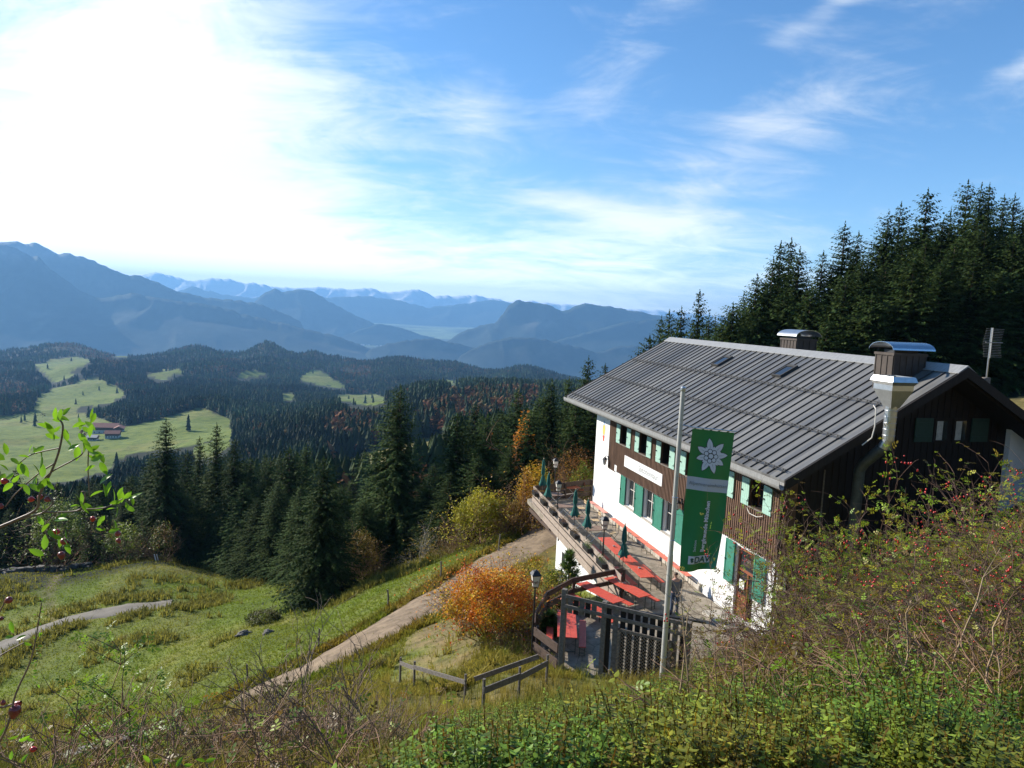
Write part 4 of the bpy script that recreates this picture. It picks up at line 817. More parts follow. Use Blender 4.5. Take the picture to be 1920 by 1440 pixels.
def screen_wall():
    """tall weathered timber screen with lattice, between the gate post and the bank"""
    A0 = np.array(W(-19.98, -8.62)); A1 = P_at(1292, 1170, 21.0); d = A1 - A0; d[2] = 0; Lg = np.linalg.norm(d); ang = math.atan2(d[1], d[0])
    t = thing('timber_screen', 'tall weathered grey timber screen with lattice panel beside the flagpole', 'timber screen', (A0[0], A0[1], -.1), ang)
    g = M['greywood']
    for x, h, w in ((0, 3.05, .17), (1.42, 2.95, .17), (Lg, 2.92, .17)): b = MB(); b.box((x - w / 2, -.08, -.4), (x + w / 2, .08, h)); b.build('post', g, t, bevel=.01)
    for z in (2.86, 2.52): b = MB(); b.box((.09, -.13, z - .06), (Lg + .1, -.085, z + .06)); b.build('rail', g, t, bevel=.006)
    b = MB(); b.box((1.5, -.13, .48), (Lg, -.085, .60)); b.build('rail', g, t, bevel=.006)
    x = .22; k = 0
    while x < Lg - .1:
        if abs(x - 1.42) < .15: x += .3; continue
        z0 = 2.28 if x < 1.4 else .0
        b = MB(); b.box((x - .085, -.04, z0), (x + .085, -.015, 2.84)); b.build('board', M['darkwood'] if (k % 2 or 1.95 < x < Lg - .4) else g, t); x += .21 if x < 1.4 else .24; k += 1
    # lattice panel
    b = MB(); x0, x1, z0, z1 = 1.95, Lg - .45, .55, 2.25
    for a in ((x0, x0 + .09, z0, z1), (x1 - .09, x1, z0, z1), (x0, x1, z1 - .09, z1), (x0, x1, z0, z0 + .09)): b.box((a[0], -.20, a[2]), (a[1], -.15, a[3]))
    lp = b.build('lattice_panel', g, t); b = MB(); W_ = x1 - x0; H_ = z1 - z0; s = .11; c = -H_
    while c < W_:
        for sg in (0, 1):
            pts = []
            for z in (0, H_):
                xx = c + z if not sg else c + H_ - z
                pts.append((xx, z))
            (xa, za), (xb, zb) = pts
            def clip(xa, za, xb, zb):
                out = []
                for (px, pz, qx, qz) in ((xa, za, xb, zb), (xb, zb, xa, za)):
                    if px < 0: f = (0 - px) / (qx - px) if qx != px else 0; px, pz = 0, pz + (qz - pz) * f
                    if px > W_: f = (W_ - px) / (qx - px) if qx != px else 0; px, pz = W_, pz + (qz - pz) * f
                    out.append((px, pz))
                return out
            if max(xa, xb) > .05 and min(xa, xb) < W_ - .05:
                (pa, qa), (pb, qb) = clip(xa, za, xb, zb)
                if abs(pa - pb) > .05: b.beam((x0 + pa, -.185 + .012 * sg, z0 + qa), (x0 + pb, -.185 + .012 * sg, z0 + qb), .010, .040, up=(0, 1, 0))
        c += s
    b.build('lattice', M['natwood_old'], lp)
    # dark awning bar lying over the screen
    b = MB(); b.beam((1.5, .1, 2.75), (4.4, 1.3, 2.45), .10, .05); b.build('handrail', M['iron'], t)
M['natwood_old'] = mat('old_lattice_wood', (.30, .22, .15), .85, var=.3)
screen_wall()

# ------------------------------------------------------------------ terrace furniture
def leg_frame(mb, x, z, w, y):
    for s in (-1, 1): mb.tube([(x, s * w, z), (x, s * w, 0.0)], .014, 6)
    mb.tube([(x, -w, .10), (x, w, .10)], .012, 6); mb.tube([(x, -w, z), (x + (.3 if x < 0 else -.3), 0, z)], .01, 5)
def beer_table(u, v, ang, label, group, L_=2.2, Wd=.66, h=.75, z=0.0, name='beer_table', cat='table', m=None, copy_of=None):
    if copy_of is None:
        t = thing(name, label, cat, group=group)
        b = MB(); n = 3 if Wd > .4 else 1
        for k in range(n): w = Wd / n; b.box((-L_ / 2, -Wd / 2 + k * w + .003, h - .03), (L_ / 2, -Wd / 2 + (k + 1) * w - .003, h))
        b.box((-L_ / 2 + .3, -Wd / 2 + .06, h - .055), (-L_ / 2 + .36, Wd / 2 - .06, h - .031)); b.box((L_ / 2 - .36, -Wd / 2 + .06, h - .055), (L_ / 2 - .3, Wd / 2 - .06, h - .031)); b.build('tabletop' if h > .6 else 'seat', m or M['red'], t, bevel=.003)
        for s in (-1, 1): b = MB(); leg_frame(b, s * (L_ / 2 - .28), h - .03, Wd / 2 - .04, 0); b.build('leg_frame', M['legs'], t)
    else: t = copy_tree(copy_of); t['label'] = label
    t.location = W(u, v, z); t.rotation_euler = (0, 0, TH + math.pi / 2 + ang); return t
G1 = 'red beer tables on the terrace'
T0 = beer_table(-9.7, -2.58, -.03, 'red beer table in the row by the railing, farthest of the long row', G1, 2.55)
beer_table(-12.5, -2.64, -.02, 'red beer table in the long row, just before its near end', G1, 2.9)
beer_table(-14.8, -4.03, .30, 'red beer table standing alone behind the timber screen', G1, 2.3, .62)
beer_table(-15.2, -5.40, .36, 'red beer table beneath the curved railing, partly behind the screen top', G1, 2.3, .60)
beer_table(-17.85, -7.72, -.31, 'bright red table in the shady corner seen through the gate opening', G1, 2.3, .70)
G2 = 'red beer benches on the terrace'
B0 = beer_table(-17.8, -8.34, -.30, 'red bench left of the bright table in the shady corner', G2, 2.2, .26, .47, name='beer_bench', cat='bench')
for u, v, a, l in ((-18.15, -7.2, -.35, 'bench right of the bright table in the shady corner'), (-15.0, -4.75, .40, 'red bench on the valley side of the lone table'), (-14.75, -3.38, .30, 'red bench on the hut side of the lone table, sticking out at the pole'),
                   (-16.4, -6.1, .38, 'red bench in the dark below the screen top'), (-12.8, -1.95, 0, 'red bench on the hut side of the near end of the long table row'), (-12.9, -3.3, 0, 'red bench between long table row and railing, near end'), (-9.7, -3.3, 0, 'red bench between long table row and railing, far end'), (-15.6, -6.05, .36, 'red bench beside the table beneath the curved railing')):
    beer_table(u, v, a, l, G2, name='beer_bench', cat='bench', copy_of=B0)
G3 = 'benches along the white hut wall'
WB = beer_table(-5.4, -.34, 0, 'red wall bench under the first shuttered window', G3, 2.25, .30, .47, name='wall_bench', cat='bench', m=mat('light_red_bench_wood', (.62, .15, .09), .55, var=.15, scale=3))
for u, l in ((-7.68, 'red wall bench under the second window from the far corner'), (-9.96, 'red wall bench under the third window, left of the pole'), (-12.24, 'red wall bench hidden partly by the pole and banner')): beer_table(u, -.34, 0, l, G3, copy_of=WB)
WP = beer_table(-1.9, -.34, 0, 'faded pink wall bench nearest the far corner of the hut', G3, 2.6, .30, .47, name='wall_bench', cat='bench', m=M['pinkbench'])

def garden_table(u, v, a, label, m, stuff=True):
    t = thing('garden_table', label, 'table', W(u, v), TH + a, 'small folding tables at the far terrace end')
    b = MB(); 
    for k in range(6): b.box((-.46, -.40 + k * .135, .72), (.46, -.40 + k * .135 + .125, .745))
    b.build('tabletop', m, t)
    for s in (-1, 1):
        b = MB()
        b.tube([(-.38, s * .34, 0), (.36, s * .34, .72)], .013, 6); b.tube([(.38, s * .32, 0), (-.36, s * .32, .72)], .013, 6); b.build('leg_frame', M['steel'], t)
    return t
tb = [garden_table(2.0, -.72, .1, 'small red folding table at the far end railing', M['orange']), garden_table(.25, -2.45, 0, 'pale folding table in the far railing corner', M['tabletop']), garden_table(-2.4, -2.62, 0, 'brown folding table beside the second lantern', M['tabletop']),
      garden_table(-4.8, -2.68, .05, 'brown folding table with yellow flowers', M['tabletop']), garden_table(-6.85, -2.5, 0, 'brown folding table behind the third lantern', M['tabletop'])]
def garden_chair(u, v, a, label, m):
    t = thing('folding_chair', label, 'chair', W(u, v), TH + a, 'folding chairs at the far terrace end')
    b = MB()
    for k in range(5): b.box((-.2, -.2 + k * .08, .44), (.2, -.2 + k * .08 + .065, .458))
    b.build('seat', m, t)
    b = MB()
    for z in (.72, .84): b.box((-.2, .215, z), (.2, .235, z + .08))
    b.build('backrest', m, t)
    for s in (-1, 1): b = MB(); b.tube([(s * .215, -.22, 0), (s * .215, .2, .5), (s * .215, .235, .93)], .011, 6); b.tube([(s * .19, .22, 0), (s * .19, -.18, .44)], .011, 6); b.build('leg_frame', M['iron'], t)
garden_chair(2.35, .05, -math.pi / 2, 'orange folding chair by the far end railing', M['orange']); garden_chair(1.9, -1.55, math.pi / 2, 'folding chair on the valley side of the red folding table', M['natwood'])
garden_chair(-2.0, -1.45, -math.pi / 2, 'slatted wooden folding chair between second lantern and hut', M['natwood']); garden_chair(-4.5, -1.5, -math.pi / 2, 'slatted wooden folding chair behind the third umbrella', M['natwood']); garden_chair(-6.9, -1.4, -math.pi / 2, 'slatted wooden folding chair right of the third lantern', M['natwood'])

def tabletop_things():
    def flowers(p, col, label, s=.10):
        t = thing('flower_bowl', label, 'flower bowl', p)
        b = MB(); b.lathe([(.05, 0), (.10, .04), (.12, .09)], 12); b.build('bowl', M['natwood'], t)
        r = np.random.default_rng(3); n = 90; c = np.c_[r.normal(0, s * .6, n), r.normal(0, s * .6, n), np.abs(r.normal(.11, .04, n))]; V, Fq = leaf_cloud(c, .05, r); np_mesh('flowers', V, Fq, M['leaf_generic'], tint=np.repeat(np.array(col)[None] * r.uniform(.6, 1.3, (n, 1)), 4, 0), parent=t)
    flowers(W(-4.75, -2.65, .746), (6, 4.6, .5), 'yellow flowers on the brown table by the third umbrella')
    flowers(W(-6.6, -2.75, .746), (5, 4.6, 1.0), 'pale yellow flowers on the table behind the third lantern')
    flowers(W(2.15, -.8, .746), (5, 4.5, 3), 'light flowers on the small red table')
    for u, v, l in ((-9.9, -2.6, 'small ashtray on the far red beer table'), (-12.9, -2.6, 'small ashtray on the near red table of the long row'), (-14.5, -4.05, 'small ashtray on the lone red table')):
        b = MB(); b.lathe([(.06, 0), (.075, .05), (.06, .055), (.05, .02)], 12); o = b.build('ashtray', M['steel'], loc=W(u, v, .751)); tag(o, l, 'ashtray')
tabletop_things()

def umbrella(u, v, h, label, lean=0.0):
    t = thing('umbrella', label, 'umbrella', W(u, v), 0, 'closed green umbrellas on the terrace')
    b = MB(); b.lathe([(.24, 0), (.24, .06), (.05, .09), (.04, .25)], 14); b.build('base', M['plaster_base'], t)
    b = MB(); b.tube([(0, 0, .08), (0, 0, h)], .022, 8); b.build('pole', M['greywood'], t)
    # folded cloth: pleated, tied in the middle
    b = MB(); n = 24; z0 = h * .40; prof = [(z0, .20), (z0 + .10, .19), (z0 + .28, .13), (z0 + .50, .10), (z0 + .62, .055), (z0 + .75, .095), (z0 + 1.0, .085), (h - .18, .06), (h - .03, .02)]
    vs = []
    for i, (z, r) in enumerate(prof):
        for k in range(n): a = 2 * math.pi * k / n; rr = r * (1 + .38 * math.cos(a * 8 + i * .3)) * (1 + .1 * math.sin(a * 3 + u)); vs.append((rr * math.cos(a), rr * math.sin(a), z + (.06 * math.cos(a * 4) if i == 0 else 0)))
    fs = [(i * n + k, i * n + (k + 1) % n, (i + 1) * n + (k + 1) % n, (i + 1) * n + k) for i in range(len(prof) - 1) for k in range(n)]; b.add(vs, fs + [tuple((len(prof) - 1) * n + k for k in range(n))]); b.build('canopy', M['umb'], t, smooth=True)
    b = MB(); b.lathe([(.03, 0), (.03, .03), (.008, .08)], 8, (0, 0, h - .01)); b.build('finial', M['natwood'], t)
umbrella(1.0, -3.05, 2.85, 'closed green umbrella farthest away in the terrace corner'); umbrella(-1.3, -3.38, 2.5, 'closed green umbrella beside the second lantern')
umbrella(-5.38, -3.1, 2.5, 'closed green umbrella leaning over the yellow flowers'); umbrella(-7.4, -3.1, 2.5, 'closed green umbrella just behind the third lantern'); umbrella(-11.9, -2.98, 2.5, 'closed dark green umbrella between the red beer tables')

def lantern(u, v, z0, ztop, label):
    x, y, z = W(u, v, z0); t = thing('lantern', label, 'lantern', (x, y, z), TH, 'black lanterns with milky panes'); h = ztop - z0
    b = MB(); b.tube([(0, 0, 0), (0, 0, h - .62)], [.045, .03], 10); b.lathe([(.07, 0), (.07, .04), (.045, .3)], 10); b.build('post', M['iron'], t)
    b = MB(); s = .16; b.lathe([(.21, h - .20), (.245, h - .17), (.13, h - .05), (.05, h - .02), (.03, h)], 4, rot=math.pi / 4); b.lathe([(.10, h - .64), (.13, h - .61)], 4, rot=math.pi / 4)
    for k in range(4): a = math.pi / 4 + k * math.pi / 2; b.tube([(.125 * math.cos(a), .125 * math.sin(a), h - .61), (.205 * math.cos(a), .205 * math.sin(a), h - .19)], .010, 4)
    b.build('lamp_head', M['iron'], t)
    b = MB(); b.lathe([(.118, h - .605), (.196, h - .205)], 4, rot=math.pi / 4); gl = b.build('pane', M['milk'], t)
    # dark maroon brewery script squiggle on each pane
    b = MB()
    for k in range(4):
        a = k * math.pi / 2; c, s_ = math.cos(a), math.sin(a)
        def q(w, zz): r = .0835 + (zz) / .40 * .055 + .006; return (r * c - w * s_, r * s_ + w * c, h - .605 + zz)
        pts = [q(-.07 + .14 * i / 8, .17 + .05 * math.sin(i * 2.2) + .004 * i) for i in range(9)]; b.tube(pts, .009, 4); b.tube([q(-.06, .12), q(.06, .135)], .005, 4)
    b.build('script', mat('maroon_print', (.16, .03, .02), .6), t)
lantern(1.75, -2.0, 0, 2.72, 'black lantern farthest away by the end railing'); lantern(-4.2, -3.72, .0, 2.72, 'black lantern in front of the small folding tables'); lantern(-11.3, -3.75, .0, 2.74, 'black lantern in front of the first red beer table'); lantern(-18.35, -9.16, -.3, 3.03, 'tall black lantern nearest, beside the orange beech bush')

# ------------------------------------------------------------------ flagpole and banner
def flag():
    bx, by = 4.93, 20.5; g = gz(bx, by)
    t = thing('flagpole', 'tall pale steel flagpole with clamp rings in front of the hut', 'flagpole', (bx, by, g - .1))
    top = 10.04 - g + .1
    b = MB(); b.tube([(0, 0, 0), (0, 0, top * .45)], [.085, .08], 16); b.tube([(0, 0, top * .45), (.03, 0, top - .05)], [.07, .066], 16); b.build('pole', M['flag_pole'], t, smooth=False)
    b = MB(); b.lathe([(.075, 0), (.083, .03), (.083, .09), (.05, .13)], 14, (.03, 0, top - .08)); b.build('cap', M['steel'], t)
    for z in (2.0, 3.9, 5.6, 6.9): b = MB(); b.lathe([(.07, 0), (.09, .015), (.07, .03)], 16, (.015, 0, z - g)); b.build('clamp_ring', M['steel'], t)
    # banner
    x0 = 5.29; Z0 = 8.89; LN = 4.2; WD = 1.24
    def S(s, tt, off=0.0):
        k = max(0, tt - .45) / .55
        x = x0 - .13 * tt + s * (WD - .09 * tt - .16 * k * k); z = Z0 - LN * tt - .08 * s + k * k * .25 * s * s
        yy = by - .08 + .035 * math.sin(5 * tt + 2 * s) + .03 * math.sin(11 * tt + 4 * s) * tt - .28 * k ** 1.5 * max(0, s - .55) / .45 + (.02 + .035 * tt) * math.sin(s * 7.5 + tt * 2.5) - .15 * k * k
        return (x, yy + off, z)
    f = thing('banner', 'long green alpine club banner with white edelweiss hanging from the pole', 'banner', (0, 0, 0))
    f.location = (x0, by, Z0)
    def fl(p): return (p[0] - x0, p[1] - by, p[2] - Z0)
    b = MB(); n, m = 40, 110
    vs = [fl(S(i / n, j / m)) for j in range(m + 1) for i in range(n + 1)]
    fs = []; 
    for j in range(m):
        for i in range(n): fs.append((j * (n + 1) + i, (j + 1) * (n + 1) + i, (j + 1) * (n + 1) + i + 1, j * (n + 1) + i + 1))
    b.add(vs, fs); b.m = [1 if (.335 < (j + .5) / m < .425) else 0 for j in range(m) for i in range(n)]
    o = b.build('cloth', [M['flag_green'], M['flag_grey']], f, smooth=True)
    b = MB(); b.tube([fl((bx + .05, by, 8.97)), fl((x0, by - .08, 8.93)), fl((x0 + WD + .05, by - .08, 8.86))], .018, 8); b.build('crossbar', M['steel'], f)
    for tt in (.05, .35, .62, .97): p = S(0, tt); b = MB(); b.tube([fl(p), fl((bx + .02, by, p[2] + .02))], .006, 5); b.build('tie', M['steel'], f)
    def patch(pts, m, off, name, cuts=2):
        """flat shape given in (s, t) coordinates laid on the cloth; fan triangulated and subdivided"""
        bm = bmesh.new(); vv = [bm.verts.new((p[0] * WD, -p[1] * LN, 0)) for p in pts]; bm.faces.new(vv); bmesh.ops.triangulate(bm, faces=bm.faces)
        bmesh.ops.subdivide_edges(bm, edges=bm.edges, cuts=cuts); me = bpy.data.meshes.new(name)
        for v in bm.verts: v.co = Vector(fl(S(v.co.x / WD, -v.co.y / LN, off)))
        bm.to_mesh(me); bm.free(); me.materials.append(m); o = bpy.data.objects.new(name, me); COL.objects.link(o); return me, o
    cs, ct = .5, .178
    def petal(ang, ln, wd, grow):
        out = []
        for k in range(13):
            q = k / 12 * 2 - 1; side = 1 if k <= 6 else -1; f_ = (k / 6 if k <= 6 else (12 - k) / 6); w_ = wd * math.sin(math.pi * min(1, f_ * .93 + .07)) ** .8 * side
            r_ = .10 + (ln - .10) * f_
            r2 = r_ + (grow if f_ > .9 else 0); w2 = w_ + grow * side if 0 < f_ < 1 else 0
            out.append((cs + (r2 * math.cos(ang) - w2 * math.sin(ang)) / WD, ct - (r2 * math.sin(ang) + w2 * math.cos(ang)) / LN))
        return [p for i, p in enumerate(out) if i == 0 or p != out[i - 1]][:-1]
    petals = [(8, .50, .085), (50, .52, .09), (100, .52, .085), (150, .46, .085), (196, .42, .08), (245, .50, .085), (287, .52, .085), (330, .46, .085), (28, .32, .06), (75, .30, .05), (125, .30, .05), (222, .30, .05), (312, .34, .05), (268, .30, .05)]
    em = bpy.data.objects.new('edelweiss', None); COL.objects.link(em); em.parent = f
    def join(lst, name, parent):
        bm = bmesh.new()
        for me, o in lst: bm.from_mesh(me); 
        me2 = bpy.data.meshes.new(name); bm.to_mesh(me2); bm.free(); me2.materials.append(lst[0][0].materials[0])
        for me, o in lst: bpy.data.objects.remove(o)
        o = bpy.data.objects.new(name, me2); COL.objects.link(o); o.parent = parent; return o
    bpy.data.objects.remove(em)
    join([patch(petal(R(a), l, w, .016), M['flag_dark'], -.004 - .0004 * i, 'o') for i, (a, l, w) in enumerate(petals)], 'edelweiss_outline', f)
    join([patch(petal(R(a), l, w, 0), M['flag_white'], -.012 - .0004 * i, 'p') for i, (a, l, w) in enumerate(petals)], 'edelweiss_petals', f)
    def disc(x, z, r): return [(cs + (x + r * math.cos(k * math.pi / 8)) / WD, ct - (z + r * math.sin(k * math.pi / 8)) / LN) for k in range(16)]
    cen = [(0, 0, .075)] + [(.145 * math.cos(R(a)), .145 * math.sin(R(a)), .062) for a in (0, 52, 104, 156, 208, 260, 312)]
    join([patch(disc(x, z, r + .012), M['flag_dark'], -.0185, 'd') for x, z, r in cen], 'edelweiss_rings', f); join([patch(disc(x, z, r - .006), M['flag_white'], -.021, 'c') for x, z, r in cen], 'edelweiss_centre', f)
    join([patch([(cs + (rr * math.cos(R(a)) + w * math.sin(R(a))) / WD, ct - (rr * math.sin(R(a)) - w * math.cos(R(a))) / LN) for rr, w in ((.24, -.006), (ln * .8, 0), (.24, .006))], M['flag_text_grey'], -.0195, 'v') for a, ln, _w2 in petals[:8]], 'petal_vein', f)
    def word(txt, size, m, s0, t0, vert=False, off=-.008, **k):
        if vert: fn = lambda x, y: fl(S(s0 - (-y) * -1 / WD * -1 if False else s0 + (-y) * -1 / WD * -1, t0 - x / LN, off))
        else: fn = lambda x, y: fl(S(s0 + x / WD, t0 - y / LN, off))
        if vert: fn = lambda x, y: fl(S(s0 - y / WD, t0 - x / LN, off))
        return lettering(txt, size, m, fn, parent=f, **k)
    word('Alpenvereinshütten', .145, M['flag_text_grey'], .52, .392, off=-.020)
    word('Bergfreunde München', .172, M['flag_white'], .60, .675, vert=True, bold=.007, off=-.022)
    word('Sektion', .115, M['flag_white'], .37, .815, vert=True, off=-.02)
    b = MB(); b.add([fl(S(.20 + .60 * i / 24, .888 + .057 * j / 8, -.012)) for j in range(9) for i in range(25)], [(j * 25 + i, (j + 1) * 25 + i, (j + 1) * 25 + i + 1, j * 25 + i + 1) for j in range(8) for i in range(24)]); b.build('logo_field', M['flag_white'], f)
    word('DAV', .27, M['flag_teal'], .59, .9385, off=-.026, bold=.006)
    me, o = patch([(.30 + .055 * (1 if k % 2 else .45) * math.cos(k * math.pi / 8), .917 - .017 * (1 if k % 2 else .45) * math.sin(k * math.pi / 8)) for k in range(16)], M['flag_teal'], -.026, 'logo_star'); o.parent = f
flag()
# ------------------------------------------------------------------ trees
M['needle'] = leaf_mat('spruce_needles', (.050, .082, .024), .28, .8, .08, vary=.22)
M['needle_far'] = leaf_mat('forest_needles', (.045, .070, .030), .12, .8, .1)
M['leaf'] = leaf_mat('leaf', (.30, .30, .12), .5, .5, .3)
M['leaf_gloss'] = leaf_mat('glossy_leaf', (.30, .34, .10), .5, .33, .5)

def spruce_mesh(seed, H, Rb, dens=1.0, base=.05, shape=.85):
    """crown of drooping branches covered by needle sprays; returns verts, quads, tint"""
    r = np.random.default_rng(seed); levels = int(66 * dens); C = []; Dr = []; S_ = []; Tn = []
    asym = r.uniform(0, 6.28)
    for i in range(levels):
        f = (i + r.uniform(-.4, .4)) / levels; f = min(max(f, 0), .995); z = H * (base + (1 - base) * f); Lb = Rb * (1 - f) ** shape * (1 + .15 * math.sin(f * 23 + seed)) + .10 + .16 * f
        nb = int(round(7 + 8 * (1 - f) * dens ** .5)); a0 = r.uniform(0, 6.28)
        for k in range(nb):
            a = a0 + 6.283 * k / nb + r.normal(0, .25); L_ = Lb * r.uniform(.55, 1.18) * (1 + .12 * math.cos(a - asym)); pitch0 = -.05 + .55 * f ** 2 - .15 * (1 - f); n = max(4, int(L_ / .105)); t = (np.arange(n) + r.uniform(.2, 1, n)) / n
            hx = L_ * t; dz = hx * math.tan(pitch0) - .22 * hx * hx / max(L_, .6) * (1.2 - f) + .16 * L_ * np.maximum(t - .7, 0)
            c = np.stack([hx * math.cos(a), hx * math.sin(a), z + dz + r.uniform(-.6, .6) * H / levels * (1 - .5 * f)], -1); sgn = np.where(r.random(n) < .5, -1, 1); yaw = a + sgn * r.uniform(.35, 1.15, n) * (t < .93); pit = -.35 + r.normal(0, .28, n)
            C.append(c); Dr.append(np.stack([np.cos(yaw) * np.cos(pit), np.sin(yaw) * np.cos(pit), np.sin(pit)], -1)); S_.append(np.minimum(.44, .17 + .12 * L_ * (1 - t)) * r.uniform(.7, 1.3, n)); Tn.append(np.clip(.55 + .6 * t, 0, 1.15) * r.uniform(.75, 1.2) + np.zeros(n))  # tint darkens towards the trunk, painting the shade inside the crown
    # leader
    nl = 9; zt = H * (1 + .022) - np.arange(nl) * .07; aa = r.uniform(0, 6.28, nl); C.append(np.stack([0 * zt, 0 * zt, zt], -1)); Dr.append(np.stack([np.cos(aa) * .35, np.sin(aa) * .35, .9 + 0 * aa], -1)); S_.append(np.linspace(.14, .34, nl)); Tn.append(np.ones(nl))
    C = np.vstack(C); Dr = np.vstack(Dr); S_ = np.concatenate(S_)[:, None]; Tn = np.concatenate(Tn); n = len(C)
    side = np.cross(Dr, np.array([0, 0, 1.0])); side /= np.linalg.norm(side, axis=1)[:, None] + 1e-6; side[:, 2] += r.normal(0, .45, n); w = S_ * r.uniform(.18, .32, (n, 1))
    droop = np.zeros((n, 3)); droop[:, 2] = -S_[:, 0] * .18
    V = np.stack([C, C + Dr * S_ * .45 + side * w, C + Dr * S_ + droop, C + Dr * S_ * .5 - side * w + droop * .7], 1).reshape(-1, 3)
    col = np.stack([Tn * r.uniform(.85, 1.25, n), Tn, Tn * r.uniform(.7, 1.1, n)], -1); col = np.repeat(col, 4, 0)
    return V, np.arange(4 * n).reshape(-1, 4), col

def trunk_mesh(H, r0):
    b = MB(); b.tube([(0, 0, -.8), (0, 0, .3), (.03, .02, H * .4), (0, 0, H * .97)], [r0 * 1.3, r0, r0 * .62, .02], 8); return b

SPR = []
for k in range(7):
    H = (17, 15, 18, 14, 16, 12, 19)[k]; Rb = (4.3, 3.7, 4.2, 3.9, 3.3, 3.5, 4.7)[k]
    t = thing('spruce', 'spruce', 'spruce')
    V, Fq, c = spruce_mesh(40 + k, H, Rb, (1.25, 1.1, 1.3, 1.1, 1.2, 1.0, 1.35)[k], (.04, .05, .06, .03, .08, .03, .05)[k], (.78, .72, .82, .68, .85, .7, .75)[k])
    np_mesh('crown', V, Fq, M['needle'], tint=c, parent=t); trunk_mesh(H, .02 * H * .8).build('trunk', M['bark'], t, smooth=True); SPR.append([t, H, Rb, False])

def place_tree(px, py_top, D, label, group, kk=None, wide=1.0, base_z=None, minh=3.0):
    p = on_ground(px, D); top = P_at(px, py_top, D); h = max(minh, top[2] - p[2])
    k = kk if kk is not None else rnd.randrange(7); e = SPR[k]
    t = e[0] if not e[3] else copy_tree(e[0]); e[3] = True
    s = h / (e[1] * 1.035); t.location = (p[0], p[1], p[2] - .1); ws = min(max(s, .55 * s + .45 * 1.0), s * 1.35) * wide
    t.scale = (ws, ws, s); t.rotation_euler = (rnd.gauss(0, .008), rnd.gauss(0, .008), rnd.uniform(0, 6.28)); t['label'] = label; t['group'] = group; return t

named = [
 (742, 713, 62, 'tallest spruce left of the yellow bush, standing alone before the forest', 6, 1.15), (600, 850, 53, 'spruce at the meadow edge whose branches reach the grass', 3, 1.05),
 (312, 778, 82, 'leftmost tall dark spruce above the grassy mound', 2, 1.15), (405, 788, 84, 'spruce with twin-looking slim top right of the leftmost tall spruce', 4, 1.0), (438, 815, 80, 'slim dark spruce right of the twin-looking top', 1, 1), (372, 812, 90, 'slim spruce between the leftmost tall spruce and the twin top', 4, .9),
 (1087, 660, 66, 'spruce with open top at the left corner of the roof', 1, .9), (1114, 674, 68, 'narrow spruce top just right of the open-topped one by the roof corner', 4, .85), (1142, 690, 70, 'small spruce tip peeking over the left roof edge', 4, .8),
 (1020, 703, 64, 'broad spruce behind the orange bush, left of the roof corner', 6, 1.0), (1050, 699, 66, 'pointed spruce between broad spruce and roof corner', 2, .9), (958, 722, 66, 'dark spruce behind the yellow bush', 0, 1.1), (905, 770, 60, 'bushy spruce left behind the yellow bush', 3, 1.1), (850, 768, 60, 'spruce directly right of the tallest lone spruce', 5, 1.1)]
for px, py, D, lab, k, w in named: place_tree(px, py, D, lab, 'dark spruces around the hut', k, w * 1.1)
wood = [(540, 832, 74), (572, 826, 78), (505, 850, 82), (470, 852, 84), (655, 893, 70), (692, 885, 72), (627, 900, 66), (716, 880, 76), (785, 900, 66), (812, 862, 72), (880, 748, 74), (930, 760, 70), (985, 765, 60), (1065, 740, 60), (1100, 740, 62), (1000, 740, 70), (640, 905, 60), (680, 930, 58), (350, 840, 92), (285, 850, 92), (250, 905, 90), (230, 935, 88), (190, 900, 96), (150, 915, 94), (110, 900, 98), (70, 890, 96), (35, 872, 94), (8, 880, 92), (-30, 870, 92), (520, 900, 70), (455, 900, 76), (415, 880, 92), (560, 905, 66), (330, 900, 84), (480, 930, 72), (60, 960, 84), (170, 990, 82), (800, 905, 60), (840, 880, 56), (890, 850, 56), (950, 830, 56), (90, 935, 88), (125, 950, 86), (20, 950, 84), (-40, 930, 84), (200, 960, 86), (265, 945, 88)]
for px, py, D in wood: place_tree(px, py, D, 'dark spruce in the dense row below and beyond the meadow', 'spruce wood below the meadow', None, rnd.uniform(1.1, 1.35))
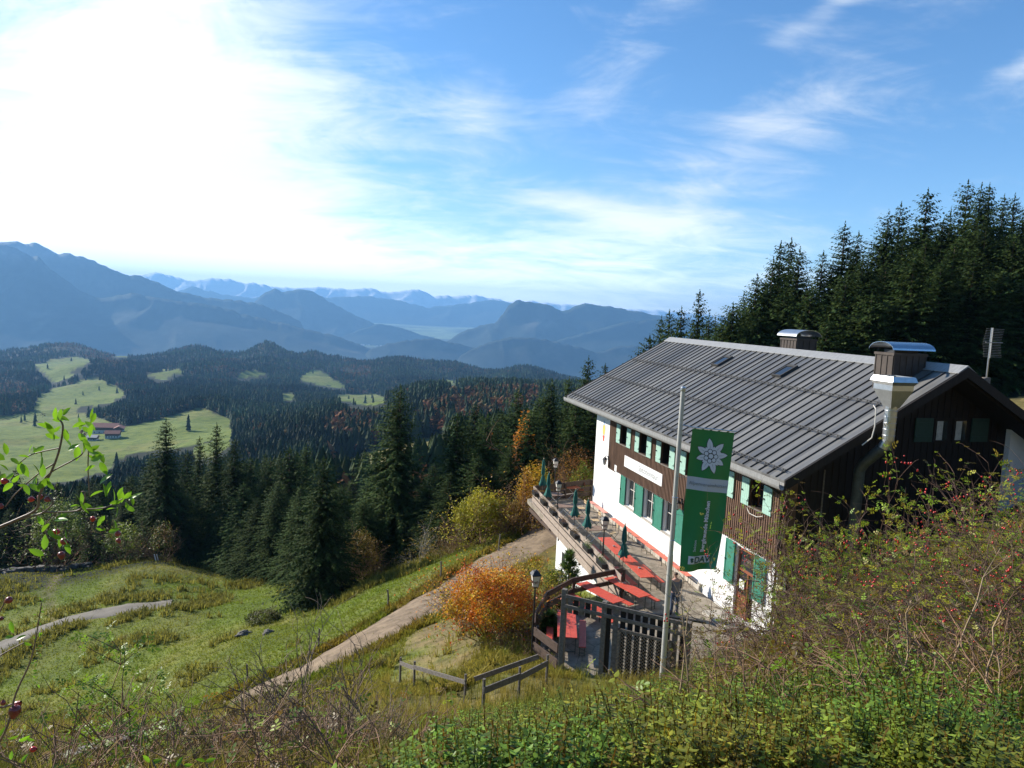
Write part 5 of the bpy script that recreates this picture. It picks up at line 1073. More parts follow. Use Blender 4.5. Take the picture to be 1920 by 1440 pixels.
right = [(1289, 534, 66, 4, .9), (1257, 567, 68, 1, 1), (1233, 573, 66, 4, 1), (1196, 620, 66, 5, .9), (1307, 577, 62, 0, .9), (1219, 585, 72, 4, .9), (1388, 505, 62, 0, 1.1), (1352, 560, 60, 3, 1), (1437, 444, 66, 4, 1), (1451, 438, 70, 1, .9), (1471, 454, 64, 2, 1), (1510, 462, 66, 4, .9), (1423, 474, 62, 0, 1),
         (1556, 407, 66, 2, 1), (1578, 425, 68, 4, .9), (1631, 383, 64, 6, 1), (1655, 369, 68, 2, .9), (1706, 343, 68, 1, .95), (1777, 326, 66, 2, .9), (1795, 333, 64, 6, .9), (1821, 335, 72, 4, .9), (1847, 355, 66, 4, .9), (1869, 355, 68, 2, .9), (1914, 341, 66, 6, .95), (1889, 373, 62, 0, 1), (1935, 350, 64, 2, 1), (1960, 330, 62, 6, 1), (1985, 310, 66, 2, 1), (2020, 300, 64, 6, 1), (2060, 290, 62, 2, 1),
         (1560, 500, 56, 3, 1.05), (1590, 470, 60, 6, 1.0), (1686, 458, 54, 3, 1.1), (1705, 430, 60, 0, 1), (1817, 405, 58, 6, 1.0), (1760, 440, 60, 2, 1.05), (1640, 480, 60, 0, 1), (1870, 430, 57, 3, 1.1), (1920, 420, 57, 0, 1.1), (1500, 530, 58, 5, 1.1), (1450, 540, 60, 3, 1), (1400, 570, 60, 5, 1), (1330, 600, 60, 5, 1), (1960, 430, 58, 3, 1.1), (1740, 480, 55, 6, 1.1), (1800, 470, 54, 3, 1.1), (1610, 540, 54, 5, 1.05), (1850, 500, 54, 5, 1.2), (1280, 600, 64, 0, 1.0), (1250, 610, 62, 5, 1.0), (1215, 640, 62, 3, .9), (1900, 520, 53, 3, 1.2), (1530, 590, 54, 5, 1.1), (2000, 400, 60, 2, 1.1), (1370, 540, 66, 6, 1), (1410, 520, 68, 3, 1), (1455, 500, 70, 6, 1), (1490, 510, 68, 0, 1), (1530, 480, 66, 6, 1), (1575, 460, 70, 3, 1), (1610, 450, 66, 0, 1), (1665, 430, 66, 6, 1), (1690, 410, 70, 3, 1), (1735, 400, 66, 6, 1), (1750, 385, 70, 0, 1), (1785, 420, 64, 3, 1), (1835, 410, 66, 6, 1), (1860, 420, 64, 0, 1), (1885, 410, 70, 3, 1), (1910, 440, 60, 6, 1), (1945, 400, 66, 3, 1), (1320, 590, 68, 6, .9), (1345, 580, 66, 3, .9), (1980, 470, 54, 6, 1.1)]
for px, py, D, k, w in right: w *= 1.22 if px > 1320 else 1.05; place_tree(px, py, D, 'tall dark spruce in the forest rising behind the roof', 'spruce forest behind the hut', k, w)

# individual trees further down the slope (their tops fill the gaps), then the far woods as one mass
r_ = np.random.default_rng(5); cnt = 0
while cnt < 120:
    px = r_.uniform(-60, 1150); D = math.exp(r_.uniform(math.log(88), math.log(210)))
    place_tree(px, -5000, D, 'spruce deeper in the forest on the slope falling to the valley', 'forest on the falling slope', None, 1.0) if False else None
    p = on_ground(px, D); h = r_.uniform(11, 19); hit = any(in_poly(*project(p[0], p[1], p[2] + h * f), m_).any() for f in (.5, .8, 1.0) for m_ in MEADOWS); h = 8 if hit else h; k = int(r_.integers(0, 7)); e = SPR[k]; t = copy_tree(e[0]) if e[3] else e[0]; e[3] = True
    s = h / e[1]; t.location = (p[0], p[1], p[2] - .1); t.scale = (s * 1.05, s * 1.05, s); t.rotation_euler = (0, 0, r_.uniform(0, 6.28)); t['label'] = 'spruce deeper in the forest on the slope falling to the valley'; t['group'] = 'forest on the falling slope'; cnt += 1

def conifer_lod(seed, tiers, n, gap=.25):
    r = np.random.default_rng(seed); V = []; Fq = []
    for i in range(tiers):
        z0 = .06 + .90 * i / tiers; z1 = min(1.0, z0 + 1.35 / tiers + .06); R0 = .20 * (1 - z0) ** .85 + .012
        for k in range(n):
            a = 2 * math.pi * (k + r.uniform(-.3, .3)) / n; L_ = R0 * r.uniform(.65, 1.25); w = L_ * math.sin(math.pi / n) * 1.15; dx, dy = math.cos(a), math.sin(a); b0 = len(V)
            V += [(0, 0, z1), (dx * L_ * .75 - dy * w, dy * L_ * .75 + dx * w, z0 + .02), (dx * L_, dy * L_, z0 - .025 * r.uniform(0, 1.5)), (dx * L_ * .75 + dy * w, dy * L_ * .75 - dx * w, z0 + .02)]; Fq.append((b0, b0 + 1, b0 + 2, b0 + 3))
    return np.array(V), np.array(Fq)
def round_lod(seed, n):
    r = np.random.default_rng(seed); d = r.normal(size=(n, 3)); d /= np.linalg.norm(d, axis=1)[:, None]; c = d * r.uniform(.6, 1.0, (n, 1)) * np.array([.33, .33, .40]) + np.array([0, 0, .58]); V, Fq = leaf_cloud(c, .26, r); return V, Fq
def scatter(name, V, Fq, pos, scl, rot, col, matl, kind='stuff', parent=None, tilt=None, vtint=None):
    """one mesh holding many turned and scaled copies of a small shape"""
    n = len(pos); c, s = np.cos(rot)[:, None], np.sin(rot)[:, None]; S3 = scl if scl.ndim == 2 else np.repeat(scl[:, None], 3, 1)
    X = V[None, :, 0] * S3[:, 0:1]; Y = V[None, :, 1] * S3[:, 1:2]; Z = V[None, :, 2] * S3[:, 2:3]
    x = X * c - Y * s; y = X * s + Y * c
    if tilt is not None: x = x + Z * tilt[:, 0:1]; y = y + Z * tilt[:, 1:2]
    A = np.stack([x + pos[:, 0:1], y + pos[:, 1:2], Z + pos[:, 2:3]], -1).reshape(-1, 3)
    Fa = (Fq[None] + (np.arange(n) * len(V))[:, None, None]).reshape(-1, Fq.shape[1])
    tc = np.repeat(col, len(V), 0)
    if vtint is not None: tc = tc * np.tile(vtint, (n, 1))
    o = np_mesh(name, A, Fa, matl, tint=tc, parent=parent)
    if kind: tag(o, kind=kind)
    return o
def join_parts(name, parts, matl):
    off = 0; Vs = []; Fs = []; Ts = []
    for V, Fq, T in parts: Vs.append(V); Fs.append(Fq + off); Ts.append(T); off += len(V)
    return np_mesh(name, np.vstack(Vs), np.vstack(Fs), matl, tint=np.vstack(Ts))
def scatter_raw(V, Fq, pos, scl, rot, col, tilt=None, vtint=None):
    n = len(pos); c, s = np.cos(rot)[:, None], np.sin(rot)[:, None]; S3 = scl if scl.ndim == 2 else np.repeat(scl[:, None], 3, 1)
    X = V[None, :, 0] * S3[:, 0:1]; Y = V[None, :, 1] * S3[:, 1:2]; Z = V[None, :, 2] * S3[:, 2:3]; x = X * c - Y * s; y = X * s + Y * c
    if tilt is not None: x = x + Z * tilt[:, 0:1]; y = y + Z * tilt[:, 1:2]
    A = np.stack([x + pos[:, 0:1], y + pos[:, 1:2], Z + pos[:, 2:3]], -1).reshape(-1, 3); Fa = (Fq[None] + (np.arange(n) * len(V))[:, None, None]).reshape(-1, Fq.shape[1]); tc = np.repeat(col, len(V), 0)
    if vtint is not None: tc = tc * np.tile(vtint, (n, 1))
    return A, Fa, tc

def far_forest():
    r = np.random.default_rng(77); N_ = 130000
    a = r.uniform(R(-40), R(20), N_); l = r.uniform(math.log(150), math.log(3700), N_) ; l = np.where(r.random(N_) < .45, r.uniform(math.log(900), math.log(3600), N_), l)
    D = np.exp(l); x = np.tan(a) * D; y = D; z = ground_z(x, y); px, py = project(x, y, z)
    n3 = fbm(x / 70, y / 70, 3, 41) * 2; n1 = fbm(x / 9, y / 9, 4, 21) * 2
    mead = np.zeros(N_, bool)
    for p in MEADOWS: mead |= in_poly(px + n3 * 10 + n1 * 3, py + n3 * 4, p) & (D > 350)
    h = r.uniform(10, 22, N_) * np.interp(D, [150, 600, 1500, 3500], [1.1, .95, .80, .85])
    for q in (.35, .7, 1.0):   # clearings are kept open in front as well
        px2, py2 = project(x, y, z + h * q)
        for p in MEADOWS: mead |= in_poly(px2, py2 - 2, p)
    keep = ~mead | ((r.random(N_) < .003) & (D > 600))
    aut = np.zeros(N_, bool)
    for p in AUTUMN: aut |= in_poly(px + n3 * 12, py + n3 * 6, p)
    aut = (aut & (r.random(N_) < .72)) | (r.random(N_) < .05) | ((fbm(x / 120, y / 120, 3, 66) > .17) & (r.random(N_) < .5))
    parts = []
    for lod, (d0, d1, tiers, n) in enumerate(((150, 420, 9, 8), (420, 1100, 6, 6), (1100, 4000, 4, 4))):
        for var in range(3):
            s = keep & ~aut & (D >= d0) & (D < d1) & ((np.arange(N_) % 3) == var); V, Fq = conifer_lod(lod * 10 + var, tiers, n)
            m = s.sum(); big = fbm(x[s] / 160, y[s] / 160, 3, 88) * 2.2; cc = (r.uniform(.55, 1.35, (m, 1)) * np.clip(1 + big, .5, 1.9)[:, None]) * np.stack([r.uniform(.8, 1.25, m), np.ones(m), r.uniform(.75, 1.2, m)], -1)
            parts.append(scatter_raw(V, Fq, np.c_[x, y, z][s], h[s][:, None] * np.array([[1.0, 1.0, 1.0]]) * np.c_[r.uniform(.8, 1.2, m), r.uniform(.8, 1.2, m), np.ones(m)], r.uniform(0, 6.28, m), cc))
    o = join_parts('forest', parts, M['needle_far']); tag(o, kind='stuff'); o['label'] = 'dark conifer woods covering the hills below'
    parts = []
    for lod, (d0, d1, n) in enumerate(((150, 800, 60), (800, 4000, 22))):
        s = keep & aut & (D >= d0) & (D < d1); V, Fq = round_lod(lod, n); m = s.sum(); q = r.random((m, 1)); cc = np.array([[.80, .36, .18]]) * (1 - q) + np.array([[.62, .50, .18]]) * q ** 2; cc = cc * r.uniform(.45, 1.0, (m, 1))
        parts.append(scatter_raw(V, Fq, np.c_[x, y, z][s], h[s] * .75, r.uniform(0, 6.28, m), cc))
    M['autumn_far'] = leaf_mat('autumn_woods', (.36, .34, .3), .15, .8, .1); o = join_parts('autumn_woodland', parts, M['autumn_far']); tag(o, kind='stuff'); o['label'] = 'reddish brown autumn woods among the conifers'
far_forest()

# ------------------------------------------------------------------ leafy shrubs with real branches
def branch_skeleton(r, n, h, rad, up=1.0, levels=2, r0=.02):
    """arching stems; returns a list of polylines with radii and the tip points"""
    lines = []; tips = []
    def grow(p, d, L_, rr, lev):
        pts = [p.copy()]; k = 6; dd = d.copy()
        for i in range(k):
            dd = dd + r.normal(0, .16, 3) + np.array([0, 0, -.03 * i * (1 - up)]); dd /= np.linalg.norm(dd); pts.append(pts[-1] + dd * L_ / k)
        lines.append((pts, np.linspace(rr, rr * .35, k + 1))); tips.extend(pts[3:])
        if lev > 0:
            for i in range(2, k + 1):
                for _ in range(2 if lev > 1 else 1):
                    q = dd + r.normal(0, .65, 3); q[2] += .25; q /= np.linalg.norm(q); grow(pts[i], q, L_ * r.uniform(.35, .6), rr * .5, lev - 1)
    for i in range(n):
        a = r.uniform(0, 6.28); e = r.uniform(.35, 1.3); p = np.array([math.cos(a) * rad * .12 * r.random(), math.sin(a) * rad * .12 * r.random(), -.1]); d = np.array([math.cos(a) * math.cos(e), math.sin(a) * math.cos(e), math.sin(e)])
        grow(p, d, (rad * math.cos(e) + h * math.sin(e)) * r.uniform(.55, .8), r0, levels)
    return lines, np.array(tips)
def tubes_np(lines, sides=3):
    Vs = []; Fs = []; off = 0
    for pts, rad in lines:
        P = np.array(pts); m = len(P); d = np.gradient(P, axis=0); d /= np.linalg.norm(d, axis=1)[:, None] + 1e-9; u = np.cross(d, np.array([.31, .52, .79])); u /= np.linalg.norm(u, axis=1)[:, None] + 1e-9; w = np.cross(d, u)
        rr = np.asarray(rad)[:, None]; ring = np.stack([P + rr * (math.cos(k * 2 * math.pi / sides) * u + math.sin(k * 2 * math.pi / sides) * w) for k in range(sides)], 1).reshape(-1, 3); Vs.append(ring)
        i = np.arange(m - 1)[:, None] * sides; k = np.arange(sides)[None]; k2 = (k + 1) % sides; Fs.append(np.stack([i + k, i + k2, i + k2 + sides, i + k + sides], -1).reshape(-1, 4) + off); off += m * sides
    return np.vstack(Vs), np.vstack(Fs)
def shrub(name, label, cat, pos, h, rad, seed, nst, nleaf, lsize, cols, group=None, levels=2, twig=None, spread=.16, r0=.02, up=1.0, ell=True, gloss=False):
    r = np.random.default_rng(seed); t = thing(name, label, cat, pos, 0, group); lines, tips = branch_skeleton(r, nst, h, rad, up, levels, r0)
    V, Fq = tubes_np(lines); np_mesh('branches', V, Fq, twig or M['twig'], parent=t)
    if nleaf:
        c = tips[r.integers(0, len(tips), nleaf)] + r.normal(0, spread, (nleaf, 3))
        if ell:   # clumpy leaf shell over the outline
            m = int(nleaf * .7); d = r.normal(size=(m, 3)); d[:, 2] = np.abs(d[:, 2]) * 1.0 - .25; d /= np.linalg.norm(d, axis=1)[:, None]
            lump = 1 + .28 * fbm(d[:, 0] * 2.6 + d[:, 2] * 1.7 + seed, d[:, 1] * 2.6 - d[:, 2] * 1.3, 3, seed) * 3; rr = r.uniform(.5, 1.0, m) ** .6 * lump; q = d * rr[:, None] * np.array([rad, rad, h * .52]) + np.array([0, 0, h * .48]); c = np.vstack([c[:nleaf - m], q])
        c = c[c[:, 2] > .02]; n = len(c); V, Fq = leaf_cloud(c, lsize, r)
        f = fbm(c[:, 0] / (rad * .5) + 9, c[:, 2] / (h * .4) + c[:, 1], 3, seed + 5) * 2 + .5 + r.normal(0, .16, n); f = np.clip(f, 0, .999); K = np.array(cols); i = (f * (len(K) - 1)); i0 = i.astype(int); w = (i - i0)[:, None]; cc = (K[i0] * (1 - w) + K[np.minimum(i0 + 1, len(K) - 1)] * w) * r.uniform(.6, 1.3, (n, 1))
        np_mesh('leaves', V, Fq, M['leaf_gloss'] if gloss else M['leaf'], tint=np.repeat(cc, 4, 0), parent=t)
    return t
ORANGE = [(1.4, .22, .10), (2.1, .50, .12), (2.6, .95, .15), (2.5, 1.45, .2), (1.6, 1.4, .3)]
def at(px, D): return on_ground(px, D)
# the glowing beech bush left of the lower terrace corner
bp = at(918, 26.8)
shrub('beech_bush', 'large orange and red beech bush left of the lower terrace corner', 'beech bush', (bp[0], bp[1], bp[2] - .2), 3.0, 1.80, 101, 26, 14000, .10, ORANGE, r0=.025, )
q = at(985, 24.6); shrub('beech_bush', 'small sparse beech sapling with few brown leaves in front of the orange bush', 'beech bush', (q[0], q[1], q[2] - .1), 2.0, .75, 102, 9, 700, .07, [(.5, .35, .15), (.8, .8, .3), (.6, .8, .25)], ell=False, r0=.015)
q = at(985, 30); shrub('beech_bush', 'yellow green beech shoots rising behind the orange bush by the lantern', 'beech bush', (q[0], q[1], q[2] - .1), 3.0, 1.5, 103, 14, 4200, .09, [(1.0, 1.1, .3), (1.5, 1.2, .25), (1.8, .9, .2)], r0=.02)
q = at(902, 50); shrub('yellow_bush', 'rounded yellow green bush at the roadside before the forest', 'bush', q, 4.0, 1.85, 104, 20, 9000, .15, [(1.0, 1.0, .2), (1.5, 1.35, .22), (1.9, 1.5, .25)], r0=.03)
q = at(845, 51); shrub('bare_bush', 'thin half-bare brownish bush left of the yellow bush', 'bush', q, 2.3, 1.3, 105, 14, 900, .11, [(.5, .35, .2), (.8, .5, .2)], ell=False)
q = at(1000, 50); shrub('orange_bush', 'tall orange golden bush beyond the far terrace corner', 'bush', (q[0], q[1], q[2]), max(3, P_at(1000, 868, 50)[2] - q[2]), 1.35, 106, 18, 5000, .15, [(.9, .40, .12), (1.5, .75, .15), (2.0, 1.2, .2), (1.3, 1.2, .25)], r0=.03)
q = at(962, 49); shrub('orange_bush', 'smaller rusty bush between yellow bush and tall golden bush', 'bush', q, 2.6, .9, 116, 12, 1800, .13, [(.7, .35, .15), (1.2, .8, .2), (.9, .9, .2)], r0=.03)
q = at(1075, 54); shrub('orange_bush', 'brownish red bush close behind the far railing', 'bush', q, max(3, P_at(1075, 835, 54)[2] - q[2]), 1.6, 107, 18, 3600, .14, [(.6, .24, .12), (.9, .40, .18), (1.0, .55, .2)], r0=.03)
q = at(1100, 53); shrub('green_bush', 'green yellow bush right behind the far railing by the hut corner', 'bush', (q[0] - .3, q[1], q[2]), 5.0, 1.5, 108, 14, 4000, .13, [(.5, .75, .15), (.8, 1.0, .2), (1.2, 1.0, .2)], r0=.03)
q = at(975, 61); hh = P_at(975, 772, 61)[2] - q[2]; shrub('orange_bush', 'bright orange maple crown glowing among the dark spruces', 'bush', q, hh, 1.2, 117, 18, 2600, .28, [(1.2, .35, .10), (1.9, .7, .12), (2.1, .9, .15)], r0=.10)
q = at(676, 55); shrub('orange_bush', 'low rust and olive shrub in front of the spruces left of the birch', 'bush', q, 4.0, 1.5, 109, 16, 3000, .14, [(.55, .42, .12), (.9, .55, .15), (.6, .7, .2)], r0=.03)
q = at(610, 53); shrub('orange_bush', 'small dull shrub at the foot of the meadow edge spruce', 'bush', (q[0] + .5, q[1] - .4, q[2]), 1.6, 1.2, 118, 10, 900, .12, [(.5, .35, .12), (.4, .5, .2)], r0=.02)
q = at(786, 52); shrub('birch_sapling', 'young half-bare birch with pale trunk beside the road verge', 'birch', q, 3.3, .95, 110, 9, 800, .12, [(.8, .6, .2), (1.2, .9, .25), (1.3, .75, .2)], ell=False, twig=M['birch'], r0=.02, spread=.3)
q = at(305, 76); shrub('larch_sapling', 'small rusty green sapling at the foot of the leftmost tall spruce', 'sapling', q, 4.5, 1.2, 111, 12, 1500, .18, [(.5, .4, .12), (.35, .6, .2), (.8, .4, .15)], r0=.03)
q = at(115, 80); shrub('willow_bush', 'pale grey green round bush among the dark trees on the left', 'bush', (q[0], q[1], q[2]), 9, 3.0, 112, 16, 5000, .26, [(.45, .6, .25), (.6, .8, .35), (.7, .9, .45)], r0=.06)
q = at(232, 78); shrub('willow_bush', 'light green small tree glimpsed behind the meadow crest', 'bush', q, 5, 2.0, 113, 12, 2500, .22, [(.5, .75, .2), (.8, 1.0, .25)], r0=.05)

# small pine saplings in front of the white basement wall
def pine(px, D, h, label, seed):
    q = at(px, D); t = thing('pine_sapling', label, 'pine', (q[0], q[1], q[2] - .1), 0, 'young pines below the terrace'); r = np.random.default_rng(seed); C = []; Dd = []
    lines = [([np.array([0, 0, h * k / 6.]) for k in range(7)], np.linspace(.05, .01, 7))]
    for i in range(12):
        z = h * (.15 + .8 * i / 12); L_ = .25 * h * (1.08 - i / 12.); 
        for k in range(6):
            a = r.uniform(0, 6.28); d = np.array([math.cos(a), math.sin(a), .55]); d /= np.linalg.norm(d); p0 = np.array([0, 0, z]); lines.append(([p0 + d * L_ * j / 3 for j in range(4)], np.linspace(.015, .006, 4)))
            for j in range(14): C.append(p0 + d * L_ * (.3 + .75 * j / 14)); v = d + r.normal(0, .55, 3); v[2] += .3; Dd.append(v / np.linalg.norm(v))
    V, Fq = tubes_np(lines, 4); np_mesh('trunk', V, Fq, M['bark'], parent=t); C = np.repeat(np.array(C), 3, 0); Dd = np.repeat(np.array(Dd), 3, 0) + r.normal(0, .3, (len(C), 3)); n = len(C); s = np.cross(Dd, [0, 0, 1.0]); s /= np.linalg.norm(s, axis=1)[:, None] + 1e-6
    V = np.stack([C, C + Dd * .13 + s * .022, C + Dd * .24, C + Dd * .13 - s * .022], 1).reshape(-1, 3); np_mesh('needles', V, np.arange(4 * n).reshape(-1, 4), M['leaf'], tint=np.repeat(np.array([[.30, .52, .22]]) * r.uniform(.6, 1.3, (n, 1)), 4, 0), parent=t)
pine(1063, 33.0, 2.9, 'young green pine in front of the white basement wall', 1); pine(1035, 31.5, 2.2, 'smaller young pine left of the one at the basement wall', 2); pine(1027, 25.6, 1.5, 'dark little conifer in the shady corner by the curved railing', 3)

# ------------------------------------------------------------------ meadow and slope grass
def tuft(seed, nb, w, spread=.5, bend=.5, lean=.25):
    r = np.random.default_rng(seed); V = []; Fq = []
    for i in range(nb):
        a = r.uniform(0, 6.28); L_ = r.uniform(.55, 1.1); d = np.array([math.cos(a), math.sin(a)]); o = d * r.uniform(0, spread * .3); s = np.array([-d[1], d[0]]) * w; b0 = len(V); ln = r.uniform(.2, 1) * bend
        m = o + d * ln * .35 * L_; e = o + d * ln * L_
        V += [(o[0] - s[0], o[1] - s[1], -.08), (o[0] + s[0], o[1] + s[1], -.08), (m[0] + s[0] * .8, m[1] + s[1] * .8, .6 * L_), (m[0] - s[0] * .8, m[1] - s[1] * .8, .6 * L_), (e[0], e[1], L_ * (1 - .25 * ln)), (e[0] + s[0] * .1, e[1] + s[1] * .1, L_ * (1 - .25 * ln))]
        Fq += [(b0, b0 + 1, b0 + 2, b0 + 3), (b0 + 3, b0 + 2, b0 + 5, b0 + 4)]
    return np.array(V), np.array(Fq)
M['grass'] = leaf_mat('grass_blade', (.32, .32, .13), .50, .75, .15)
HOUSE = lambda u, v: in_poly(u, v, TERR) | ((u > -19.4) & (u < .2) & (v > 0) & (v < 12.8))
def grass():
    r = np.random.default_rng(9)
    # meadow: short tufts between 22 and 80 m on the valley side
    N_ = 95000; a = r.uniform(R(-38), R(7), N_); D = np.exp(r.uniform(math.log(22), math.log(82), N_)); x = np.tan(a) * D; y = D
    dr = dist_poly(x, y, PATH_PTS); dl = dist_poly(x, y, LOWER_PTS); u, v = to_uv(x, y); keep = ((dr > 1.95 + fbm(x / 1.5, y / 1.5, 3, 44) * 1.4) | ((D < 33) & (r.random(N_) < .3)) | ((dr < .32) & (r.random(N_) < .35))) & (dl > 1.2) & ~HOUSE(u, v) & ((dist_poly(x, y, BARE_PTS) > 1.7) | (r.random(N_) < .10))
    x, y, D, dr, dl = [q[keep] for q in (x, y, D, dr, dl)]; n = len(x); z = ground_z(x, y)
    n1 = fbm(x / 9, y / 9, 4, 21) * 2; n2 = fbm(x / 2.2, y / 2.2, 4, 31) * 2; n5 = fbm(x / 3.5, y / 3.5, 3, 61) * 2
    g = np.array([.66, .84, .16]); st = np.array([1.2, .98, .42]); ru = np.array([.85, .50, .18]); rs = np.array([.80, .74, .34])
    f = np.clip(.35 + n1 * 1.3 + n2 * .6, 0, 1)[:, None]; c = g * (1 - f * .75) + st * f * .75
    rush = (r.random(n) < np.clip((n5 - .15) / .45, 0, .55)) & (dr > 6) | ((r.random(n) < np.clip(1 - np.abs(dl - 2.6) / 2.2, 0, 1) * .8) & (n2 > -.2)); c = np.where(rush[:, None], rs, c)
    verge = np.clip(1 - np.abs(dr - 2.5) / 1.2, 0, 1); vr = verge * np.clip(.6 + n2 * 1.2, 0, 1); c = c * (1 - vr[:, None]) + (ru * .8 + st * .2) * vr[:, None]
    slope_near = np.clip((30 - D) / 6, 0, 1)[:, None]; c = c * (1 - .75 * slope_near) + np.array([1.25, 1.0, .45]) * .75 * slope_near
    c = c * r.uniform(.6, 1.35, (n, 1)); h = np.where(rush, r.uniform(.35, .65, n), r.uniform(.07, .17, n)) + verge * r.uniform(.1, .5, n) + slope_near[:, 0] * .06
    h = h * (1 + (D - 40) / 120); V, Fq = tuft(1, 6, .055, .9, .8); s = np.c_[np.maximum(h, .14), np.maximum(h, .14), h]
    c = np.where((h < .2)[:, None], c, c * .9)
    o = scatter('meadow_grass', V, Fq, np.c_[x, y, z], s, r.uniform(0, 6.28, n), c, M['grass']); o['label'] = 'short green and straw grass of the meadow and road verge'
    # dry grass on the slope below the camera
    N_ = 26000; a = r.uniform(R(-42), R(42), N_); D = np.exp(r.uniform(math.log(3.6), math.log(25), N_)); x = np.tan(a) * D; y = D; u, v = to_uv(x, y); dr = dist_poly(x, y, PATH_PTS)
    keep = ~HOUSE(u, v) & (dr > 2.2) & ((dist_poly(x, y, BARE_PTS) > 1.4) | (r.random(N_) < .2)) & ((np.degrees(a) < -6) | (D > 9) | (r.random(N_) < .30)); x, y, D = x[keep], y[keep], D[keep]; n = len(x); z = ground_z(x, y); n2 = fbm(x / 1.5, y / 1.5, 3, 36) * 2
    f = np.clip(.6 + n2 * 1.1, 0, 1)[:, None]; c = np.array([.50, .66, .16]) * (1 - f) + np.array([1.15, .88, .46]) * f; c = c * r.uniform(.5, 1.25, (n, 1)); h = r.uniform(.18, .55, n); V, Fq = tuft(2, 9, .012, .5, .8); s = np.c_[h, h, h]
    o = scatter('dry_grass', V, Fq, np.c_[x, y, z], s, r.uniform(0, 6.28, n), c, M['grass']); o['label'] = 'tall dry grass on the slope in the foreground'
grass()
# ------------------------------------------------------------------ foreground plants
def frame_scatter(V, Fq, pos, Z, spin, scl, col, r):
    """copies of a shape whose +x axis follows the given directions"""
    X = Z / (np.linalg.norm(Z, axis=1)[:, None] + 1e-9); up = np.array([0, 0, 1.0]); Y = np.cross(np.broadcast_to(up, X.shape), X); Y /= np.linalg.norm(Y, axis=1)[:, None] + 1e-6; W_ = np.cross(X, Y)
    c, s = np.cos(spin)[:, None], np.sin(spin)[:, None]; Y2 = Y * c + W_ * s; W2 = -Y * s + W_ * c; sc = scl[:, None, None]
    A = pos[:, None, :] + sc * (V[None, :, 0:1] * X[:, None] + V[None, :, 1:2] * Y2[:, None] + V[None, :, 2:3] * W2[:, None]); n = len(pos)
    return A.reshape(-1, 3), (Fq[None] + (np.arange(n) * len(V))[:, None, None]).reshape(-1, Fq.shape[1]), np.repeat(col, len(V), 0)
# a pointed folded leaf of length 1 along +x
LEAF_V = np.array([(0, 0, 0), (.25, .20, .05), (.60, .21, .04), (1, 0, -.10), (.60, -.21, .04), (.25, -.20, .05), (.5, 0, -.03)]); LEAF_F = np.array([(0, 1, 2, 6), (6, 2, 3, 3), (0, 6, 4, 5), (6, 3, 4, 4)])
LEAF_F = np.array([(0, 6, 2, 1), (0, 5, 4, 6), (6, 3, 2, 2), (6, 4, 3, 3)])
def fix_tris(name, V, T, matl, tint, parent=None):
    me = bpy.data.meshes.new(name)
    return None
LEAF_V = np.array([(0, 0, 0), (.28, .20, .06), (.66, .19, .04), (1, 0, -.10), (.66, -.19, .04), (.28, -.20, .06), (.36, 0, -.01), (.72, 0, -.04)])
LEAF_F = np.array([(0, 6, 1, 1), (6, 7, 2, 1), (7, 3, 2, 2), (0, 5, 6, 6), (6, 5, 4, 7), (7, 4, 3, 3)])
LEAF_F = np.array([(0, 6, 2, 1), (6, 7, 3, 2), (0, 5, 4, 6), (6, 4, 3, 7)])
def compound(nl=5):
    V = []; Fq = []; V += [(0, -.012, 0), (1, -.006, 0), (1, .006, 0), (0, .012, 0)]; Fq.append((0, 1, 2, 3))
    spots = [(.98, 0, .55)] + [(x, s * .03, .42) for x in ((.35, .70) if nl == 5 else (.25, .5, .75)) for s in (-1, 1)]
    for x, y, L_ in spots:
        yaw = 0 if y == 0 else math.copysign(1.05, y); b0 = len(V); c, s = math.cos(yaw), math.sin(yaw)
        V += [(x + L_ * (a * c - b * s), y + L_ * (a * s + b * c), L_ * z) for a, b, z in ((0, 0, 0), (.32, .26, .07), (.7, .22, .04), (1, 0, -.08), (.7, -.22, .04), (.32, -.26, .07), (.4, 0, -.02))]
        Fq += [(b0, b0 + 6, b0 + 2, b0 + 1), (b0 + 6, b0 + 3, b0 + 2, b0 + 2) if False else (b0 + 6, b0 + 4, b0 + 3, b0 + 2), (b0, b0 + 5, b0 + 4, b0 + 6)]
    return np.array(V, float), np.array(Fq)
CV, CF = compound(5)
HIPV, HIPF = [], []
for i, (z, rr) in enumerate(((-.6, .12), (-.55, .5), (-.15, .78), (.35, .70), (.75, .35), (.95, .22))):
    HIPV += [(rr * math.cos(k * math.pi / 4), rr * math.sin(k * math.pi / 4), z) for k in range(8)]
HIPF = [(i * 8 + k, i * 8 + (k + 1) % 8, (i + 1) * 8 + (k + 1) % 8, (i + 1) * 8 + k) for i in range(5) for k in range(8)]; HIPV = np.array(HIPV)[:, [2, 0, 1]]; HIPF = np.array(HIPF)

